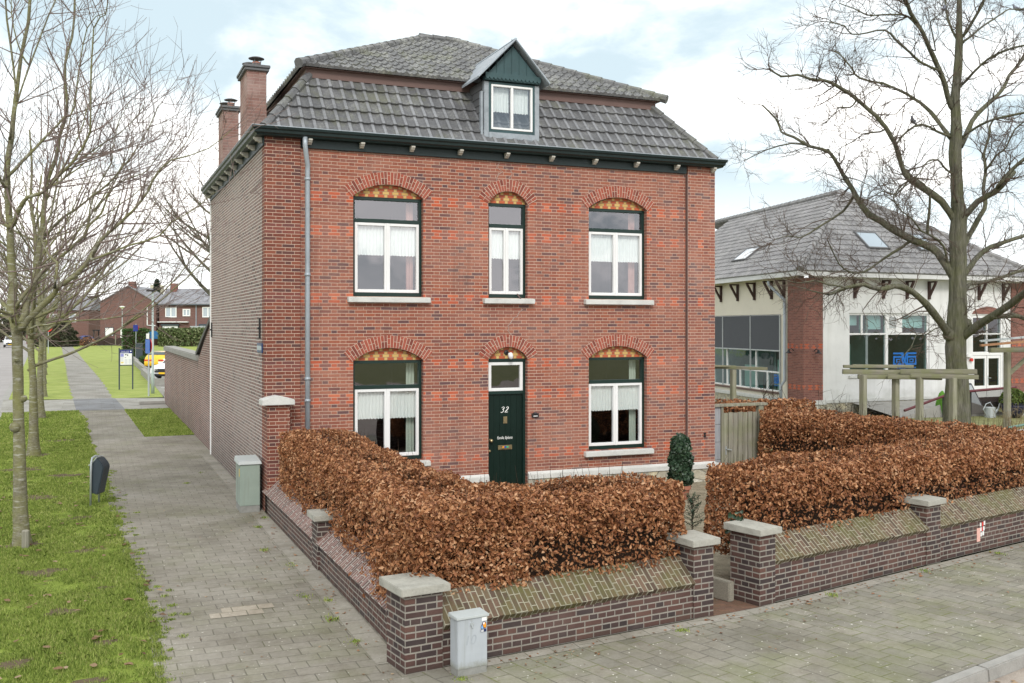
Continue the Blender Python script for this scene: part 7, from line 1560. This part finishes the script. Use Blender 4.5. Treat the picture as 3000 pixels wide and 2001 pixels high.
conifer('slim dark conifer just left of the water tower', 15.0, 300, 17.0, 3.4); conifer('rounded dark conifer left of the slim conifer', 11.0, 305, 14.5, 4.5); conifer('broad dark conifer right of the water tower', 22.5, 315, 14.0, 6.0)
conifer('dark conifer behind the terrace roof near the house edge', 31, 318, 14.5, 7.0)
shrub('dark evergreen shrub mass beyond the van at the left edge', -32, 225, 11, 8.5); shrub('tall dark shrub behind the far road end', -17, 262, 12, 9); shrub('dark clipped shrub beside the path before the gabled house', -8.3, 166, 3.2, 4.6); shrub('pale green rounded shrub at the end of the path', -11.5, 232, 3.6, 4.2, 'privet')
shrub('low hedge like shrub at the left end of the timber fence', -6.9, 171, 2.0, 1.6, 'privet'); shrub('rusty brown shrub in front of the gabled house porch', -3.6, 173.5, 1.6, 1.5, 'beech', 500)
shrub('dark brown bare thicket left of the road far away', -48, 205, 14, 7.5)
tag(kind(shrub('far dark wood closing the view behind the left houses', 30, 345, 60, 9, n=6000, name='far_wood'), 'stuff'), 'far dark wood closing the view behind the left houses', 'wood')
# pigeons
M['pigeon'] = plain('pigeon_grey', (.19,.2,.24,1), .7, .2, .2, 14)
def pigeon(label, loc, rz, tilt=0):
    bm = bmesh.new(); sk = [(0,-.13,.02,.022),(0,-.06,.05,.05),(0,.02,.075,.066),(0,.08,.115,.055),(0,.105,.16,.034),(0,.115,.195,.032),(0,.14,.2,.022),(0,.165,.192,.006)]
    mb = MB(); mb.tube([p[:3] for p in sk], [p[3] for p in sk], 10); mb.prism([(-.03,-.1,.035),(.03,-.1,.035),(.035,-.26,-.01),(-.035,-.26,-.01)], (0,0,.015)); mb.tube([(-.02,.02,.03),(-.02,.03,-.03)], .006, 4); mb.tube([(.02,.02,.03),(.02,.03,-.03)], .006, 4)
    for s in (-1,1): mb.prism([(s*.06,.07,.1),(s*.066,.0,.06),(s*.045,-.14,.03),(s*.04,-.16,.05),(s*.055,0,.11)], (s*.012,0,0))
    o = mb.build('pigeon', M['pigeon'], loc=loc, rotz=rz, smooth=True, fix=True); return tag(o, label, 'bird')
pigeon('grey pigeon perched on the outermost top right branch of the large tree', PIG[0], 1.2); pigeon('grey pigeon crouched beside a dark twig left of the large tree top', PIG[1], -1.0); pigeon('pigeon sitting low on a mossy bough halfway up the large tree', PIG[2], 2.0)
# ================================================================== sky, sun, camera
SUN_EL, SUN_AZ = R(38), R(200)      # azimuth measured from +Y towards +X
world = bpy.data.worlds.new('World'); scene.world = world; world.use_nodes = True
wt = world.node_tree; wt.nodes.clear()
wo = wt.nodes.new('ShaderNodeOutputWorld'); bgn = wt.nodes.new('ShaderNodeBackground'); bgn.inputs['Strength'].default_value = .12
sky = wt.nodes.new('ShaderNodeTexSky'); sky.sky_type = 'NISHITA'; sky.sun_disc = False; sky.sun_elevation = SUN_EL; sky.sun_rotation = SUN_AZ; sky.air_density = 1.0; sky.dust_density = 1.5; sky.ozone_density = 1.0
tc = wt.nodes.new('ShaderNodeTexCoord'); sx = wt.nodes.new('ShaderNodeSeparateXYZ'); wt.links.new(tc.outputs['Generated'], sx.inputs[0])
def wm(op, a, b=None, clamp=False):
    n = wt.nodes.new('ShaderNodeMath'); n.operation = op; n.use_clamp = clamp
    for i, v in enumerate((a, b)):
        if v is None: continue
        if isinstance(v, bpy.types.NodeSocket): wt.links.new(v, n.inputs[i])
        else: n.inputs[i].default_value = v
    return n.outputs[0]
zc = wm('ADD', wm('MAXIMUM', sx.outputs[2], 0), .32); px = wm('DIVIDE', sx.outputs[0], zc); py = wm('DIVIDE', sx.outputs[1], zc)
cb_ = wt.nodes.new('ShaderNodeCombineXYZ'); wt.links.new(px, cb_.inputs[0]); wt.links.new(py, cb_.inputs[1]); cb_.inputs[2].default_value = CLOUD_SEED
def wnoise(scale, det, rough, dist=0):
    n = wt.nodes.new('ShaderNodeTexNoise'); n.inputs['Scale'].default_value = scale; n.inputs['Detail'].default_value = det; n.inputs['Roughness'].default_value = rough; n.inputs['Distortion'].default_value = dist
    wt.links.new(cb_.outputs[0], n.inputs['Vector']); return n.outputs['Fac']
n1 = wnoise(1.5, 9, .55, .2); n2 = wnoise(5.5, 6, .6, .4)
cl = wm('ADD', wm('MULTIPLY', n1, .87), wm('MULTIPLY', n2, .13))
mr = wt.nodes.new('ShaderNodeMapRange'); mr.interpolation_type = 'SMOOTHSTEP'; wt.links.new(cl, mr.inputs[0]); mr.inputs[1].default_value = CLOUD_LO; mr.inputs[2].default_value = CLOUD_HI
hz = wt.nodes.new('ShaderNodeMapRange'); wt.links.new(sx.outputs[2], hz.inputs[0]); hz.inputs[1].default_value = .0; hz.inputs[2].default_value = .15; hz.inputs[3].default_value = .85; hz.inputs[4].default_value = 0
fac = wm('MAXIMUM', mr.outputs[0], hz.outputs[0])
# thin veil lightens the blue
veil = wt.nodes.new('ShaderNodeMix'); veil.data_type = 'RGBA'; veil.inputs[0].default_value = VEIL; wt.links.new(sky.outputs[0], veil.inputs[6]); veil.inputs[7].default_value = (3.95,4.8,5.2,1)
cc = wt.nodes.new('ShaderNodeMix'); cc.data_type = 'RGBA'; wt.links.new(n2, cc.inputs[0]); cc.inputs[6].default_value = (10.3,10.2,10.0,1); cc.inputs[7].default_value = (11.9,11.6,11.2,1)
mx = wt.nodes.new('ShaderNodeMix'); mx.data_type = 'RGBA'; wt.links.new(fac, mx.inputs[0]); wt.links.new(veil.outputs[2], mx.inputs[6]); wt.links.new(cc.outputs[2], mx.inputs[7])
wt.links.new(mx.outputs[2], bgn.inputs[0]); wt.links.new(bgn.outputs[0], wo.inputs[0])
sd = bpy.data.lights.new('sun', 'SUN'); sd.energy = 1.4; sd.angle = R(14); sd.color = (1,.96,.9); so = bpy.data.objects.new('sun', sd); COL.objects.link(so)
# sun stands at azimuth SUN_AZ, so its light travels the opposite way
dirv = Vector((math.sin(SUN_AZ)*math.cos(SUN_EL), math.cos(SUN_AZ)*math.cos(SUN_EL), math.sin(SUN_EL)))
so.rotation_euler = dirv.to_track_quat('Z', 'Y').to_euler(); so.location = (0,-20,30)
cam = bpy.data.cameras.new('camera'); cam.sensor_width = 36; cam.lens = 2317/2351*36; cam.shift_y = -34/2351; cam.clip_start = .1; cam.clip_end = 2000
co = bpy.data.objects.new('camera', cam); COL.objects.link(co); co.location = (-2.87,-18.48,3.25); co.rotation_euler = (R(90), 0, R(-22.6)); scene.camera = co
vs = scene.view_settings; vs.view_transform = 'Standard'; vs.look = 'None'; vs.gamma = 1; vs.exposure = EXPOSURE; vs.use_curve_mapping = False
scene.render.resolution_x = 1024; scene.render.resolution_y = 683
scene.cycles.max_bounces = 8; scene.cycles.transparent_max_bounces = 12; scene.cycles.use_denoising = True
